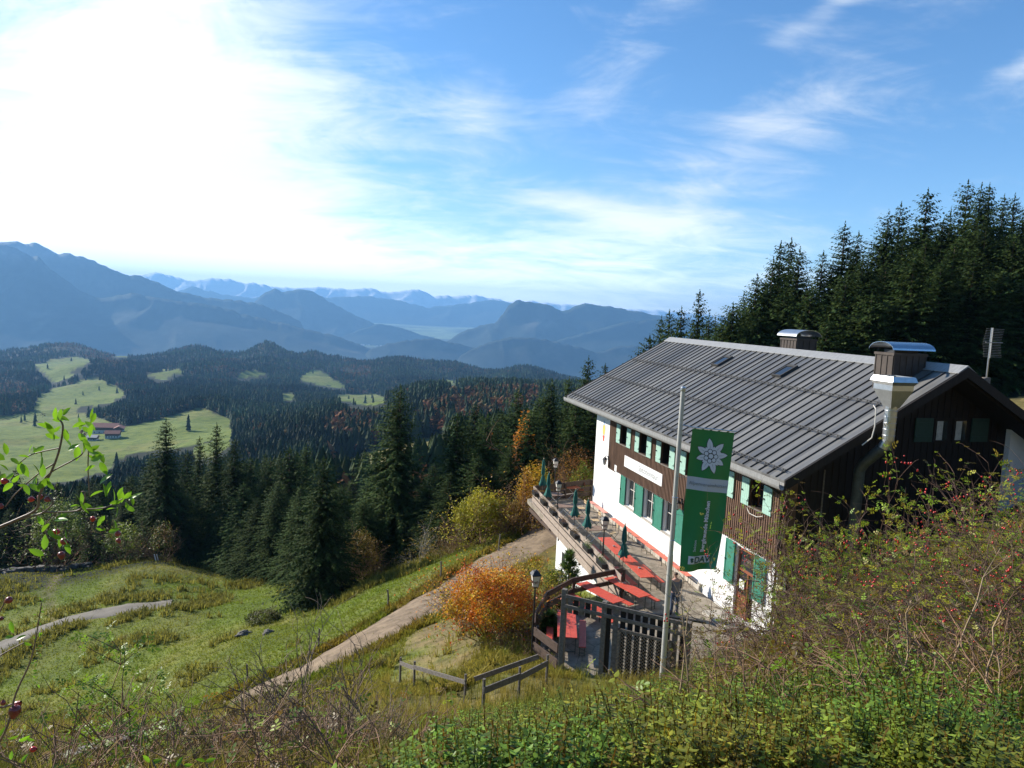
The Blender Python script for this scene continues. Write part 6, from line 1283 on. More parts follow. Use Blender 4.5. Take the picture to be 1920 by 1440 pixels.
M['rosetwig'] = mat('dark_rose_twig', (.13, .075, .052), .75, var=.5, scale=20); M['leaf_front'] = leaf_mat('fresh_leaf', (.30, .34, .10), .45, .45, .35)
def rose_bush_proto(seed, h, rad, nleaf, nhip, leafcol):
    r = np.random.default_rng(seed); t = thing('rose_bush', 'rose bush', 'rose bush', (0, 0, 0), 0, 'wild rose thicket on the slope'); lines, tips = branch_skeleton(r, 17, h, rad, .35, 2, .011)
    V, Fq = tubes_np(lines); np_mesh('branches', V, Fq, M['rosetwig'], parent=t)
    tips = tips[tips[:, 2] > .15]; top = tips[r.random(len(tips)) < np.clip(tips[:, 2] / (h * .8), .15, 1)]
    c = top[r.integers(0, len(top), nleaf)] + r.normal(0, .03, (nleaf, 3)); d = r.normal(size=(nleaf, 3)); d[:, 2] = np.abs(d[:, 2]) * .4 - .1
    q = r.random((nleaf, 1)); K = np.array(leafcol); i = (q[:, 0] * (len(K) - .001)).astype(int); cc = K[i] * r.uniform(.6, 1.25, (nleaf, 1))
    V, Fq, T = frame_scatter(CV, CF, c, d, r.normal(0, .6, nleaf), r.uniform(.045, .085, nleaf), cc, r); np_mesh('leaves', V, Fq, M['leaf_front'], tint=T, parent=t)
    nhip -= nhip % 4; cl = top[r.integers(0, len(top), max(1, nhip // 4))]; c = np.repeat(cl, 4, 0)[:nhip] + r.normal(0, .045, (nhip, 3)); d = r.normal(size=(nhip, 3)) * .5 + np.array([0, 0, -.6])
    V, Fq, T = frame_scatter(HIPV, HIPF, c, d, r.uniform(0, 6, nhip), r.uniform(.011, .016, nhip), np.ones((nhip, 3)), r); o = np_mesh('rose_hips', V, Fq, M['hip'], parent=t, smooth=True); o['kind'] = 'stuff'
    t['zmax'] = float(np.percentile(tips[:, 2], 99.0)); return t
GREENY = [(.7, 1.0, .25), (1.0, 1.2, .3), (1.1, .9, .25), (.7, .45, .2), (.5, .28, .15), (1.4, 1.2, .3)]
def rose_thicket():
    pr = [rose_bush_proto(201, 2.0, 1.25, 1000, 130, GREENY), rose_bush_proto(202, 2.2, 1.1, 1300, 180, GREENY[:3] + GREENY[:4]), rose_bush_proto(203, 1.7, 1.3, 500, 60, GREENY[2:5]), rose_bush_proto(204, 2.0, 1.2, 800, 120, GREENY)]; used = [0] * 4
    H = [float(q['zmax']) for q in pr]
    for q in pr: del q['zmax']
    for px, D, top, k, lab in [(1350, 10.5, 1125, 2, 'low brown twiggy rose bush beside the flagpole foot'), (1420, 9.5, 1075, 2, 'brown rose bush below the green shuttered door window'), (1490, 9.0, 975, 0, 'rose bush with hips before the near hut corner'), (1545, 8.4, 930, 0, 'rose bush full of red hips in front of the dark gable, left part'),
                               (1625, 7.8, 885, 1, 'rose bush whose leafy tip rises over the exhaust duct foot'), (1700, 7.6, 895, 1, 'leafy rose bush in the middle of the dark gable'), (1780, 7.4, 945, 3, 'rose bush between the gable middle and white wall'), (1850, 7.0, 885, 1, 'rose bush with a lone leafy shoot left of the white gable wall'), (1930, 6.6, 900, 3, 'rose bush at the right frame edge before the white gable wall'), (2010, 6.2, 880, 0, 'rose bush cut off by the right frame edge'),
                               (1460, 7.6, 1110, 2, 'brown tangle of rose twigs above the green undergrowth'), (1560, 6.6, 1030, 2, 'brown tangle of rose twigs in the middle of the thicket'), (1660, 6.2, 1020, 3, 'rose bush with grey arching twigs in the front thicket'), (1770, 5.8, 1030, 2, 'brown tangle of rose twigs in the right thicket'), (1880, 5.4, 1010, 2, 'brown rose tangle near the right frame edge'), (1960, 5.0, 1040, 3, 'front rose bush at the right frame edge')]:
        p = on_ground(px, D); tz = P_at(px, top, D)[2]; h = max(.8, tz - p[2]); t = pr[k] if not used[k] else copy_tree(pr[k]); used[k] = 1; s = h / H[k]; ws = .62 if px < 1500 else .85
        t.location = (p[0], p[1], p[2] - .05); t.scale = (ws, ws, s); t.rotation_euler = (0, 0, rnd.uniform(0, 6.28)); t['label'] = lab
rose_thicket()

def herb(seed, n=11, L_=.055, stemw=.004):
    """upright perennial of height 1 with opposite pointed leaves"""
    r = np.random.default_rng(seed); V = []; Fq = []; T = []; bend = r.normal(0, .10, 2)
    def P(z): return np.array([bend[0] * z * z, bend[1] * z * z, z])
    for z0, z1 in ((0, .5), (.5, 1.0)):
        a, b = P(z0), P(z1); o = len(V); w = stemw
        V += [a + (w, 0, 0), a + (-w * .5, w * .87, 0), b + (-w * .5, w * .87, 0), b + (w, 0, 0), a + (-w * .5, -w * .87, 0), b + (-w * .5, -w * .87, 0)]; Fq += [(o, o + 1, o + 2, o + 3), (o + 1, o + 4, o + 5, o + 2)]; T += [(.55, .35, .22)] * 6
    for i in range(n):
        z = .28 + .72 * (i + .5) / n; a0 = (i % 2) * math.pi / 2 + r.uniform(-.4, .4)
        for s in range(2):
            a = a0 + s * math.pi + r.normal(0, .2); ln = L_ * (1.25 - .55 * (z - .28)) * r.uniform(.75, 1.25) * (1 if z < .96 else .55); pit = r.uniform(-.85, .55); d = np.array([math.cos(a) * math.cos(pit), math.sin(a) * math.cos(pit), math.sin(pit)]); sd = np.array([-math.sin(a), math.cos(a), 0]); up = np.cross(d, sd); o = len(V)
            for x, y, zz in ((0, 0, 0), (.35, .21, .06), (.7, .16, .03), (1, 0, -.12), (.7, -.16, .03), (.35, -.21, .06), (.5, 0, -.02)): V.append(P(z) + ln * (x * d + y * sd - zz * up))
            Fq += [(o, o + 6, o + 2, o + 1), (o + 6, o + 4, o + 3, o + 2), (o, o + 5, o + 4, o + 6)]; g = r.uniform(.5, 1.35) * (.7 + .45 * z); T += [(g, g, g)] * 7  # leaf tint brightens with height, painting in better lit tops
    return np.array(V, float), np.array(Fq), np.array(T, float)
def undergrowth():
    r = np.random.default_rng(21)
    top = [(640, 1480), (760, 1420), (880, 1345), (1000, 1325), (1100, 1300), (1250, 1280), (1400, 1215), (1480, 1165), (1560, 1150), (1650, 1175), (1720, 1260), (1800, 1330), (2000, 1400)]
    tx = [p[0] for p in top]; ty = [p[1] for p in top]
    N_ = 42000; a = r.uniform(R(-16), R(40), N_); D = np.exp(r.uniform(math.log(2.3), math.log(16), N_)); x = np.tan(a) * D; y = D; z = ground_z(x, y); h = r.uniform(.30, .80, N_) * np.clip(1 + 1.3 * fbm(x / .9, y / .9, 3, 71), .5, 1.6) * np.interp(D, [2.3, 4, 7], [.6, .75, 1.0])
    px, py = project(x, y, z + h); lim = np.interp(px, tx, ty); n1 = fbm(x / .8, y / .8, 3, 72) * 2
    keep = (py > lim - 10 + n1 * 30) & (px > 640) & (D > 2.3); keep |= (px > 1650) & (r.random(N_) < .10) & (py > 1150); keep &= py < 1650
    x, y, z, h, D, n1 = [q[keep] for q in (x, y, z, h, D, n1)]; n = len(x); parts = []
    sel = r.random(n) < .80; x, y, z, h, D, n1 = [q[sel] for q in (x, y, z, h, D, n1)]; n = len(x)
    for var in range(4):
        s = (np.arange(n) % 4) == var; m = s.sum(); V, Fq, T = herb(300 + var, 20, .052, .0035)
        cc = np.array([[.86, .98, .44]]) * r.uniform(.4, 1.4, (m, 1)) * np.c_[1 + np.clip(n1[s], -.3, .6) * .8, np.ones(m), np.ones(m)]
        brown = r.random(m) < .17; cc[brown] = np.array([.75, .5, .28])
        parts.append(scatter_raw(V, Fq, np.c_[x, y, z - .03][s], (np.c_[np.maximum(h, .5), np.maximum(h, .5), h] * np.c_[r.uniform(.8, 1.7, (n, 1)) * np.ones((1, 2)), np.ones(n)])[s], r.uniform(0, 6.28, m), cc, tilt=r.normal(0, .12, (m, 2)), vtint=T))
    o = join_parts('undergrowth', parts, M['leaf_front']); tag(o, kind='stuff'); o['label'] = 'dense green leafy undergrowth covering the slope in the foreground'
    print('herbs', n)
    # brown brambles and dead twigs lower left and right
    parts = []; N_ = 2600; a = np.where(r.random(N_) < .55, r.uniform(R(-40), R(-8), N_), r.uniform(R(18), R(40), N_)); D = np.exp(r.uniform(math.log(3.4), math.log(11), N_)); x = np.tan(a) * D; z = ground_z(x, D); px, py = project(x, D, z + .5)
    keep = np.where(px < 1000, py > np.interp(px, [0, 300, 640, 900], [1385, 1345, 1290, 1330]), py > 1060); x, y, z = x[keep], D[keep], z[keep]; n = len(x); lines = []
    for k in range(n):
        p = np.array([x[k], y[k], z[k]]); az = r.uniform(0, 6.28); L_ = r.uniform(.3, .9); pts = [p]; d = np.array([math.cos(az) * .5, math.sin(az) * .5, .85])
        for i in range(6): d = d + r.normal(0, .17, 3) + np.array([0, 0, -.14]); d /= np.linalg.norm(d); pts.append(pts[-1] + d * L_ / 6)
        lines.append((pts, np.linspace(.006, .0025, 7)))
        for i in (2, 3, 4, 5):
            q = d + r.normal(0, .7, 3); q /= np.linalg.norm(q); lines.append(([pts[i] + q * L_ * .4 * j / 3 + r.normal(0, .012, 3) for j in range(4)], np.linspace(.0035, .0015, 4)))
    V, Fq = tubes_np(lines); o = np_mesh('brambles', V, Fq, M['twig']); tag(o, kind='stuff'); o['label'] = 'tangled brown brambles on the slope'
    ends = np.array([l[0][-1] for l in lines]); s = r.random(len(ends)) < .42; c = ends[s]; m = len(c); K = np.array([(.55, .8, .2), (.9, 1.0, .25), (.7, .4, .25), (.55, .3, .2)]); cc = K[r.integers(0, 4, m)] * r.uniform(.6, 1.2, (m, 1)); d = r.normal(size=(m, 3)); d[:, 2] *= .4
    V, Fq, T = frame_scatter(CV, CF, c, d, r.normal(0, .6, m), r.uniform(.05, .10, m), cc, r); o = np_mesh('bramble_leaves', V, Fq, M['leaf_front'], tint=T); tag(o, kind='stuff'); o['label'] = 'small green and rusty bramble leaves'
undergrowth()

def bare_shrub(px, D, h, rad, seed, label, n=14, leaf=60, m='greytwig', lev=2):
    q = on_ground(px, D); return shrub('bare_shrub', label, 'bare shrub', (q[0], q[1], q[2] - .05), h, rad, seed, n, leaf, .05, [(.9, 1.0, .25), (.7, .5, .2)], 'leafless shrubs in the foreground', lev, M[m], .03, .013, .75, ell=False)
bare_shrub(590, 5.6, 1.05, .95, 401, 'leafless many-stemmed shrub right of the bottom left tangle', 20, 40)
bare_shrub(500, 6.2, .75, .9, 402, 'leafless shrub left of the many-stemmed one', 16, 60); bare_shrub(690, 6.4, .72, .8, 403, 'low leafless shrub right of the many-stemmed one', 14, 80)
bare_shrub(330, 6.4, .6, .9, 404, 'low reddish brown tangle with few green leaves, bottom left', 16, 260, 'twig'); bare_shrub(230, 6.0, .6, .8, 405, 'reddish tangle with green leaves beside the grey log', 14, 300, 'twig'); bare_shrub(420, 5.2, .5, .7, 406, 'low brown twigs at the bottom frame edge', 14, 200, 'twig')
def leafy_sapling(px, pytop, D, label, seed, nleaf=160):
    q = on_ground(px, D); tz = P_at(px, pytop, D)[2]; h = tz - q[2]; r = np.random.default_rng(seed); t = thing('leafy_shoot', label, 'shoot', q, 0, 'thin leafy shoots before the meadow'); lines = []; pts = [np.array([r.normal(0, .02) * k, r.normal(0, .02) * k, h * k / 8.]) for k in range(9)]; lines.append((pts, np.linspace(.008, .003, 9))); tips = list(pts[4:])
    for k in range(3, 9):
        for _ in range(2): a = r.uniform(0, 6.28); d = np.array([math.cos(a), math.sin(a), .9]) * r.uniform(.10, .22); l = [pts[k] + d * j / 3 for j in range(4)]; lines.append((l, np.linspace(.004, .002, 4))); tips += l[1:]
    V, Fq = tubes_np(lines); np_mesh('stem', V, Fq, M['twig'], parent=t); tips = np.array(tips); c = tips[r.integers(0, len(tips), nleaf)] + r.normal(0, .02, (nleaf, 3)); d = r.normal(size=(nleaf, 3)); cc = np.array([[.55, .8, .22]]) * r.uniform(.6, 1.5, (nleaf, 1)); V, Fq, T = frame_scatter(CV, CF, c, d, r.normal(0, .5, nleaf), r.uniform(.04, .07, nleaf), cc, r); np_mesh('leaves', V, Fq, M['leaf_front'], tint=T, parent=t)
leafy_sapling(235, 1215, 4.6, 'thin leafy shoot standing before the meadow, lower left', 1); leafy_sapling(165, 1290, 4.8, 'shorter leafy shoot left of the thin one in the lower left', 2, 90); leafy_sapling(285, 1300, 5.0, 'short leafy shoot right of the thin one in the lower left', 3, 110)

def dry_stalk(px, D, pytop, label, seed, lean=0.0, heads=5, red=False):
    q = on_ground(px, D); tz = P_at(px, pytop, D)[2]; h = tz - q[2]; r = np.random.default_rng(seed); t = thing('dry_stalk', label, 'dry stalk', q, 0, 'tall dead stalks in the foreground')
    pts = [np.array([lean * h * (k / 7.) ** 1.3 + r.normal(0, .006), r.normal(0, .01), h * k / 7.]) for k in range(8)]; L_ = [(pts, np.linspace(.008, .004, 8))]; V, Fq = tubes_np(L_, 5); np_mesh('stem', V, Fq, M['stalk'], parent=t); lines = []
    for k in range(4, 8):
        for _ in range(2):
            a = r.uniform(0, 6.28); d = np.array([math.cos(a) * .6, math.sin(a) * .6, .8]) * r.uniform(.08, .2); e = pts[k] + d; lines.append(([pts[k], pts[k] + d * .5, e], [.004, .003, .002]))
            for j in range(9): b = r.uniform(0, 6.28); g = np.array([math.cos(b) * .6, math.sin(b) * .6, .55]) * r.uniform(.03, .07); lines.append(([e, e + g * .6, e + g], [.0016, .0013, .0016]))
    V, Fq = tubes_np(lines, 3); o = np_mesh('seed_head', V, Fq, M['twig'] if red else M['stalk'], parent=t); o['kind'] = 'stuff'
for a in [(1295, 5.0, 1120, 'brown dead stalk crossing in front of the timber screen', 1, -.12), (1262, 5.2, 1150, 'short dead stalk with umbel head by the flagpole', 2, .02), (1700, 4.2, 1150, 'tall pale dead stalk in front of the rose thicket', 3, -.10), (1745, 4.4, 1080, 'leaning pale dead stalk crossing the rose thicket', 4, .22), (1830, 4.0, 1140, 'dead stalk with dry seed heads at the right', 5, .05, 5, True), (1640, 4.6, 1200, 'dead stalk rising from the green undergrowth', 6, .03), (1870, 3.8, 1230, 'reddish dead stalk close to the right frame edge', 7, -.1, 5, True), (1580, 4.8, 1260, 'short dead stalk in the green undergrowth', 8, .1), (1780, 3.9, 1250, 'reddish seed stalk in the lower right corner', 9, .15, 5, True)]: dry_stalk(*a)

# rose shoot with leaves and hips close to the camera on the left
def near_rose():
    r = np.random.default_rng(31); D = 1.35
    def Q(px, py, d=0.0): return np.array(P_at(px, py, D + d))
    root = on_ground(-260, 1.6)
    t = thing('rose_shoot', 'rose branch with bright leaves and red hips hanging in from the left, close by', 'rose branch', root)
    def build(stems, leaves, hips, t, o0):
        lines = [([np.array(Q(*p)) - o0 for p in st], np.linspace(r0, r1, len(st))) for st, r0, r1 in stems]; fine = []
        for pts, rad in lines:
            P = np.array(pts); m = len(P); tt = np.linspace(0, m - 1, m * 5); i = np.clip(tt.astype(int), 0, m - 2); f = (tt - i)[:, None]; p0 = P[np.maximum(i - 1, 0)]; p1 = P[i]; p2 = P[i + 1]; p3 = P[np.minimum(i + 2, m - 1)]
            S_ = .5 * ((2 * p1) + (-p0 + p2) * f + (2 * p0 - 5 * p1 + 4 * p2 - p3) * f ** 2 + (-p0 + 3 * p1 - 3 * p2 + p3) * f ** 3); fine.append((list(S_), np.interp(tt, range(m), rad)))
        V, Fq = tubes_np(fine, 7); np_mesh('branch', V, Fq, M['greentwig'], parent=t, smooth=True)
        for (px, py, ang, L_, d) in leaves:
            c0 = Q(px, py, d) - o0; dirv = M3 @ np.array([math.cos(R(ang)), math.sin(R(ang)), r.uniform(-.3, .3)]); n = 1; col = np.array([[.75, 1.15, .22]]) * r.uniform(.75, 1.25)
            V, Fq, T = frame_scatter(BIGLEAF_V, BIGLEAF_F, c0[None], dirv[None], np.array([r.uniform(-1.0, 1.0) + 1.2]), np.array([.70 * L_ * D / F]), col, r); np_mesh('leaf', V, Fq, M['leaf_near'], tint=T, parent=t, smooth=True)
        for (px, py, sz, d, ang, dull) in hips:
            c0 = Q(px, py, d) - o0; dirv = M3 @ np.array([math.cos(R(ang)), math.sin(R(ang)), 0.1]); V, Fq, T = frame_scatter(HIPV, HIPF, c0[None], dirv[None], np.array([0.]), np.array([sz * D / F]), np.ones((1, 3)), r)
            o = np_mesh('rose_hip', V, Fq, M['hip_dull'] if dull else M['hip'], parent=t, smooth=True); ms = o.modifiers.new('s', 'SUBSURF'); ms.levels = ms.render_levels = 1
    o0 = np.array(root)
    stems = [([(-300, 1150, .1), (-60, 1015), (0, 988), (30, 975), (68, 955), (75, 925), (98, 880), (112, 840), (118, 800), (110, 785)], .0035, .0016), ([(30, 975), (70, 965), (85, 958), (100, 940), (82, 925)], .0018, .0012), ([(80, 960), (110, 960), (150, 955), (160, 925), (152, 922)], .0018, .001), ([(75, 925), (90, 890), (150, 855), (165, 830), (165, 880), (168, 930)], .0016, .001), ([(150, 955), (195, 952), (230, 935)], .0016, .001), ([(100, 870), (70, 890), (30, 925), (10, 950)], .0016, .001), ([(105, 960), (85, 985), (90, 1010)], .0014, .001), ([(112, 840), (60, 852), (35, 870)], .0014, .001)]
    L_ = []
    for cx, cy, n, sp in ((110, 785, 7, 26), (165, 790, 5, 20), (150, 812, 4, 20), (95, 820, 4, 22), (75, 850, 6, 28), (130, 840, 4, 22), (165, 850, 5, 28), (185, 870, 4, 22), (20, 870, 5, 22), (30, 900, 3, 20), (55, 905, 5, 20), (85, 890, 4, 22), (150, 940, 5, 20), (90, 985, 5, 18), (110, 1000, 4, 16), (200, 920, 5, 22), (225, 935, 5, 22), (240, 950, 4, 18), (205, 955, 4, 22), (205, 990, 3, 16), (75, 1035, 3, 14), (120, 1020, 3, 14), (5, 890, 3, 16)):
        for k in range(n): L_.append((cx + r.normal(0, sp * .45), cy + r.normal(0, sp * .4), r.uniform(-200, 160) if k else 90, r.uniform(24, 44), r.uniform(-.05, .05)))
    hips = [(8, 902, 9, 0, 0, 0), (58, 936, 8, 0, 0, 0), (75, 932, 8, .02, 20, 1), (88, 936, 8, 0, -20, 1), (174, 972, 7, 0, -90, 0), (107, 997, 8, 0, 160, 0), (120, 1015, 10, 0, -10, 1), (115, 1040, 10, 0, -80, 1), (221, 1001, 8, 0, 100, 1), (222, 1013, 7, .01, -60, 1), (2, 950, 7, 0, 90, 1)]
    build(stems, L_, hips, t, o0)
    t2 = thing('rose_shoot', 'second rose shoot with dark hips low at the left frame edge', 'rose branch', root)
    stems = [([(-300, 1300, .1), (-40, 1200), (0, 1145), (8, 1130)], .003, .0012), ([(-200, 1440, .1), (-40, 1340), (10, 1325), (25, 1318)], .003, .0012), ([(-100, 1520, .1), (0, 1390), (30, 1300), (60, 1230), (78, 1130)], .003, .001), ([(0, 1230), (20, 1218), (45, 1205)], .0016, .001)]
    L2 = [(5, 1160, 180, 30, 0), (20, 1165, -70, 34, 0), (10, 1195, 10, 26, 0), (30, 1200, 30, 28, 0), (45, 1205, -20, 22, 0), (15, 1385, 10, 30, 0), (35, 1390, 20, 30, 0), (0, 1380, 60, 30, 0), (50, 1385, -10, 24, 0), (20, 1425, 90, 24, 0), (40, 1430, 60, 26, 0)]
    for k in range(26): f = k / 26; L2.append((62 + 18 * f + r.normal(0, 5), 1290 - 170 * f, r.uniform(-180, 180), r.uniform(8, 14), 0))
    hips = [(17, 1125, 10, 0, -150, 1), (2, 1160, 6, 0, 0, 1), (28, 1332, 17, 0, -100, 1), (32, 1322, 12, .02, 40, 1), (62, 1405, 9, 0, 10, 0), (6, 1318, 7, 0, 90, 1)]
    build(stems, L2, hips, t2, o0)
    t3 = thing('rose_shoot', 'bright green leaf tips poking up at the bottom left frame edge', 'rose branch', on_ground(330, 1.8)); o3 = np.array(on_ground(330, 1.8))
    stems = [([(330, 2200, .3), (320, 1700, .1), (300, 1480), (285, 1425)], .003, .001), ([(320, 1700, .1), (340, 1500), (345, 1440)], .002, .001), ([(320, 1700, .1), (395, 1500), (385, 1430)], .002, .001)]
    build(stems, [(285, 1430, 20, 30, 0), (280, 1430, 120, 30, 0), (290, 1440, -40, 26, 0), (330, 1438, 60, 30, 0), (345, 1435, 10, 26, 0), (320, 1440, 100, 26, 0), (385, 1428, 170, 30, 0), (385, 1428, 10, 28, 0), (395, 1440, -20, 26, 0)], [], t3, o3)
n_ = 9; bv = []; 
for i in range(n_):
    x = i / (n_ - 1); w = .21 * math.sin(math.pi * x ** .85) ** .8 if 0 < i < n_ - 1 else 0.004
    for s in (-1, -.5, 0, .5, 1): bv.append((x, s * w * (1 + .05 * (-1) ** i * abs(s)), .10 * abs(s) ** 1.3 * w * 2.5 - .16 * x * x))
BIGLEAF_V = np.array(bv); BIGLEAF_F = np.array([(i * 5 + j, (i + 1) * 5 + j, (i + 1) * 5 + j + 1, i * 5 + j + 1) for i in range(n_ - 1) for j in range(4)])
M['leaf_near'] = leaf_mat('sunlit_rose_leaf', (.23, .30, .075), .50, .35, .5); M['greentwig'] = mat('olive_rose_twig', (.20, .13, .08), .5, var=.4, scale=60)
near_rose()

# ------------------------------------------------------------------ fences, posts, rocks
def posts():
    labs = ['fence post nearest the terrace on the road verge', 'second fence post down the road verge', 'fence post by the pale dry grass on the verge', 'fence post between rushes and road', 'leftmost fence post standing in the meadow grass']
    for (px, D), lab in zip(((935, 45.5), (826, 42.5), (727, 39.5), (597, 36.2), (463, 34.0)), labs):
        p = on_ground(px, D); b = MB(); h = 1.15; b.tube([(0, 0, -.3), (.02, 0, h * .6), (.01 + rnd.uniform(-.06, .06), .02, h)], [.055, .05, .045], 8); b.mi = 0
        o = b.build('fence_post', M['greywood'], loc=p, smooth=False); tag(o, lab, 'fence post', 'fence posts along the road verge')
    def plank_fence(pts, label, ph, z0, h):
        t = thing('plank_fence', label, 'fence', tuple(pts[0])); o = Vector(pts[0])
        for p in pts: b = MB(); q = Vector(p) - o; b.tube([(q.x, q.y, q.z - .4), (q.x, q.y, q.z + ph)], [.045, .04], 7); b.build('post', M['greywood'], t)
        for p, q in zip(pts[:-1], pts[1:]):
            a = Vector(p) - o; c = Vector(q) - o; b = MB(); b.beam((a.x, a.y - .08, a.z + z0), (c.x, c.y - .08, c.z + z0 - .04), .035, h); b.build('plank', M['greywood'], t)
    g = lambda px, D: on_ground(px, D)
    plank_fence([g(750, 24.5), g(776, 23.2), g(871, 20.5)], 'short broken plank fence standing alone on the slope', .95, .78, .13)
    plank_fence([g(1024, 21.0), g(972, 18.8), g(905, 17.0)], 'weathered plank fence running down from the gate post', .95, .72, .17)
    q = on_ground(945, 20.2); t = thing('loose_plank', 'grey plank leaning against the weathered plank fence', 'plank', q); b = MB(); b.beam((-.9, .1, .25), (1.0, .3, .95), .03, .15); b.build('board', M['greywood'], t)
    for px, D, s, lab in ((458, 45.8, .42, 'larger grey boulder in the meadow'), (503, 44.6, .30, 'smaller grey boulder right of the larger one')):
        p = on_ground(px, D); bm = bmesh.new(); bmesh.ops.create_icosphere(bm, subdivisions=4, radius=1); r = random.Random(px)
        for v in bm.verts:
            c = v.co; n = fbm(np.array([c.x * 1.7 + px]), np.array([c.y * 1.7 + c.z * 2.1]), 4, 3)[0]; v.co = c * (1 + n * .9); v.co.z *= .75; v.co.x *= 1.25
        me = bpy.data.meshes.new('boulder'); bm.to_mesh(me); bm.free(); me.materials.append(M['rock']); o = bpy.data.objects.new('boulder', me); COL.objects.link(o); o.location = (p[0], p[1], p[2] + .05 * s); o.scale = (s, s, s); o.rotation_euler = (0, 0, r.uniform(0, 6)); tag(o, lab, 'boulder')
    # old grey log at the bottom left
    p = on_ground(120, 6.0); t = thing('fallen_log', 'old grey split log lying in the brambles, bottom left', 'log', (p[0], p[1], p[2] + .15)); b = MB(); b.beam((-.5, 0, .05), (.6, .25, .35), .12, .10); b.build('trunk', M['greywood'], t); b = MB(); b.beam((-.45, -.1, -.1), (.5, .1, .12), .10, .08); b.build('rail', M['greywood'], t)
    # white drain pipes on the meadow crest and markers by the wall
    for px, D, lab in ((293, 75, 'left white marker stake on the meadow crest'), (297.5, 75.4, 'right white marker stake on the meadow crest')):
        p = on_ground(px, D); b = MB(); b.tube([(0, 0, -.1), (-.22, 0, .75)], .055, 6); o = b.build('marker_stake', M['plaster'], loc=p); tag(o, lab, 'marker stake')
    for px, D, lab in ((83, 77, 'left leaning grey pole on the stone wall'), (128, 77.5, 'right leaning grey pole on the stone wall')):
        p = on_ground(px, D); b = MB(); b.tube([(-.4, 0, 0), (.35, 0, 1.2)], .06, 6); o = b.build('leaning_pole', M['greywood'], loc=p); tag(o, lab, 'pole')
    b = MB(); r = random.Random(4)
    for k in range(150):
        px = r.uniform(-40, 165); p = on_ground(px, 78.5 + r.uniform(-.6, .6)); s = r.uniform(.2, .45); zz = p[2] + r.uniform(.0, .55)
        b.beam((p[0] - s, p[1], zz), (p[0] + s, p[1] + r.uniform(-.2, .2), zz + r.uniform(-.1, .1)), s * 1.2, s * .9)
    o = b.build('dry_stone_wall', M['rock'], bevel=.06); tag(o, 'low dark dry stone wall behind the meadow on the far left', 'stone wall')
    # grassy hummock beside the boulders: a heather clump
    q = on_ground(495, 49); shrub('heather_clump', 'dark heather clump on the meadow above the boulders', 'shrub', (q[0], q[1], q[2] - .2), .9, 1.3, 501, 10, 2600, .12, [(.25, .28, .10), (.4, .45, .12)], r0=.01)
posts()

def farmhouses():
    def house(px, D, L_, Wd, H, ang, label, red=True):
        p = on_ground(px, D); t = thing('farmhouse', label, 'farmhouse', (p[0], p[1], p[2] - .5), ang); rh = Wd * .24
        b = MB(); b.box((-L_ / 2, -Wd / 2, 0), (L_ / 2, Wd / 2, H * .55)); b.build('wall', M['farm_white'], t); b = MB(); b.box((-L_ / 2, -Wd / 2, H * .551), (L_ / 2, Wd / 2, H)); b.prism([(-Wd / 2, H), (Wd / 2, H), (0, H + rh)], 'x', -L_ / 2, L_ / 2); b.build('wooden_storey', M['farm_wood'], t)
        b = MB(); o = 1.3; b.prism([(-Wd / 2 - o, H - .5), (0, H + rh + .15), (Wd / 2 + o, H - .5), (Wd / 2 + o, H - .15), (0, H + rh + .5), (-Wd / 2 - o, H - .15)], 'x', -L_ / 2 - o, L_ / 2 + o); b.build('roof', M['tile_roof'] if red else M['gutter'], t)
        for k in range(5):
            x = -L_ / 2 + (k + .5) * L_ / 5; b = MB(); b.box((x - .6, -Wd / 2 - .06, 1.4), (x + .6, -Wd / 2 - .01, 2.9)); b.build('window', M['iron'], t)
    house(200, 850, 27, 15, 8.5, R(8), 'main farmhouse with long red roof in the far meadow'); house(224, 842, 12, 9, 6, R(-70), 'small barn right of the main farmhouse', True); house(212, 800, 14, 10, 6, R(15), 'red roofed farm building in front of the main farmhouse'); house(175, 790, 9, 7, 4.5, R(5), 'little pale roofed hut left below the farm', False)
    house(196, 1130, 14, 10, 6, R(5), 'pale roofed hut in the woods above the farm', False)
farmhouses()

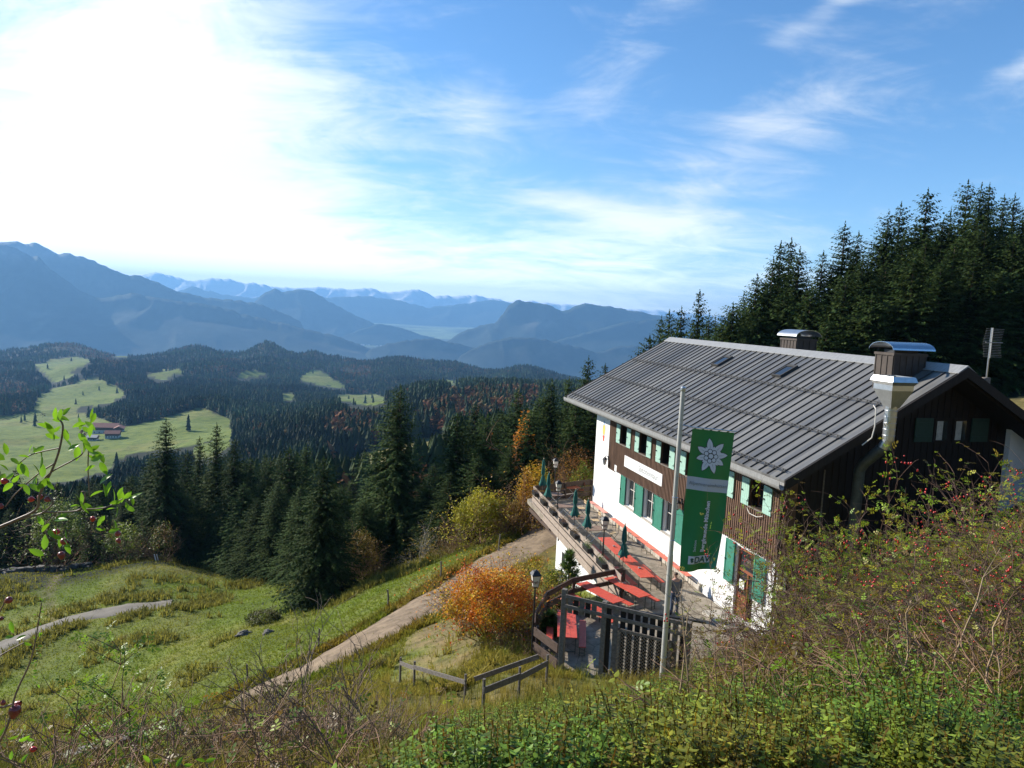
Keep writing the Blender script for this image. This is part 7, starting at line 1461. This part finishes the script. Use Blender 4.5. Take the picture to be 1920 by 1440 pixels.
# ------------------------------------------------------------------ the guest standing on the terrace
def person():
    px_, py_ = 7.05, 28.1; t = thing('person', 'person in grey jacket and blue jeans standing with back turned near the pole', 'person', (px_, py_, 0), R(12))
    def skin(name, verts, edges, rad, m, parent, sub=2):
        me = bpy.data.meshes.new(name); me.from_pydata(verts, edges, []); me.materials.append(m); o = bpy.data.objects.new(name, me); COL.objects.link(o); o.parent = parent
        sk = o.modifiers.new('skin', 'SKIN'); sk.use_smooth_shade = True
        for i, r in enumerate(rad): me.skin_vertices[0].data[i].radius = (r if hasattr(r, '__len__') else (r, r))
        me.skin_vertices[0].data[0].use_root = True
        s = o.modifiers.new('sub', 'SUBSURF'); s.levels = s.render_levels = sub; return o
    # faces +y (away from the camera); body is one surface
    V = [(0, 0, .96), (0, .01, 1.12), (0, .0, 1.30), (0, 0, 1.45), (0, .02, 1.53), (0, .05, 1.60), (0, .06, 1.68), (0, .05, 1.74)]; E_ = [(i, i + 1) for i in range(7)]; Rr = [(.16, .12), (.15, .11), (.17, .12), (.15, .09), (.055, .055), (.075, .085), (.08, .10), (.06, .07)]
    def add(p, par, r): V.append(p); E_.append((par, len(V) - 1)); Rr.append(r); return len(V) - 1
    for s in (-1, 1):
        h = add((s * .10, 0, .88), 0, .09); k = add((s * .12, .03 * s, .49), h, .062); a = add((s * .13, -.01, .10), k, .042); add((s * .14, .15, .04), a, (.04, .03))
        sh = add((s * .20, 0, 1.42), 3, .062); e = add((s * .27, -.03, 1.15), sh, .046); w = add((s * .16, .20, 1.05), e, .03); pm = add((s * .10, .27, 1.06), w, (.030, .018))
        for f in range(4): q = add((s * .06 + s * .018 * f - .0, .325 + .008 * f, 1.085 - .018 * f), pm, .009); add((s * .045 + s * .010 * f, .345 + .004 * f, 1.075 - .020 * f), q, .0075)
        q = add((s * .085, .27, 1.10), pm, .010); add((s * .06, .29, 1.125), q, .008)
    skin('body', V, E_, Rr, M['skin'], t)
    V = [(0, 0, .86), (0, .01, 1.12), (0, 0, 1.30), (0, 0, 1.44), (0, .01, 1.50)]; E_ = [(i, i + 1) for i in range(4)]; Rr = [(.205, .155), (.19, .145), (.205, .15), (.17, .115), (.085, .085)]
    for s in (-1, 1): sh = add((s * .205, 0, 1.41), 3, .082); e = add((s * .28, -.03, 1.15), sh, .066); add((s * .185, .16, 1.06), e, .05)
    skin('jacket', V, E_, Rr, M['jacket'], t)
    V = [(0, 0, .95)]; E_ = []; Rr = [(.165, .125)]
    for s in (-1, 1): h = add((s * .10, 0, .86), 0, .105); k = add((s * .12, .03 * s, .49), h, .078); add((s * .13, -.01, .07), k, .06)
    skin('jeans', V, E_, Rr, M['jeans'], t)
    V = [(0, .045, 1.66), (0, .045, 1.72), (0, .055, 1.775)]; E_ = [(0, 1), (1, 2)]; Rr = [(.083, .092), (.088, .102), (.06, .07)]; V = [(x, y - .018, z) for x, y, z in V]; skin('hair', V, E_, Rr, M['hair'], t)
    for s in (-1, 1): b = MB(); b.lathe([(.05, 0), (.055, .03), (.045, .08)], 10, (s * .14, .0, 0)); b.beam((s * .14, .02, .035), (s * .14, .2, .03), .09, .06); b.build('shoe', M['iron'], t, bevel=.01)
    for s in (-1, 1): b = MB(); b.lathe([(.006, 0), (.02, .01), (.022, .035), (.012, .05)], 8, (s * .09, .05, 1.645)); b.build('ear', M['skin'], t)
person()
# ------------------------------------------------------------------ haze over the valley
def haze():
    b = MB(); b.box((-24500, -8000, -664), (24500, 23400, 760)); m = bpy.data.materials.new('haze_air'); m.use_nodes = True; N = m.node_tree.nodes; N.clear()
    out = N.new('ShaderNodeOutputMaterial'); v = N.new('ShaderNodeVolumePrincipled'); v.inputs['Color'].default_value = (.27, .58, 1.0, 1); v.inputs['Density'].default_value = 7.5e-5; v.inputs['Anisotropy'].default_value = .12
    m.node_tree.links.new(v.outputs[0], out.inputs['Volume']); o = b.build('haze', m); tag(o, kind='stuff')
haze()
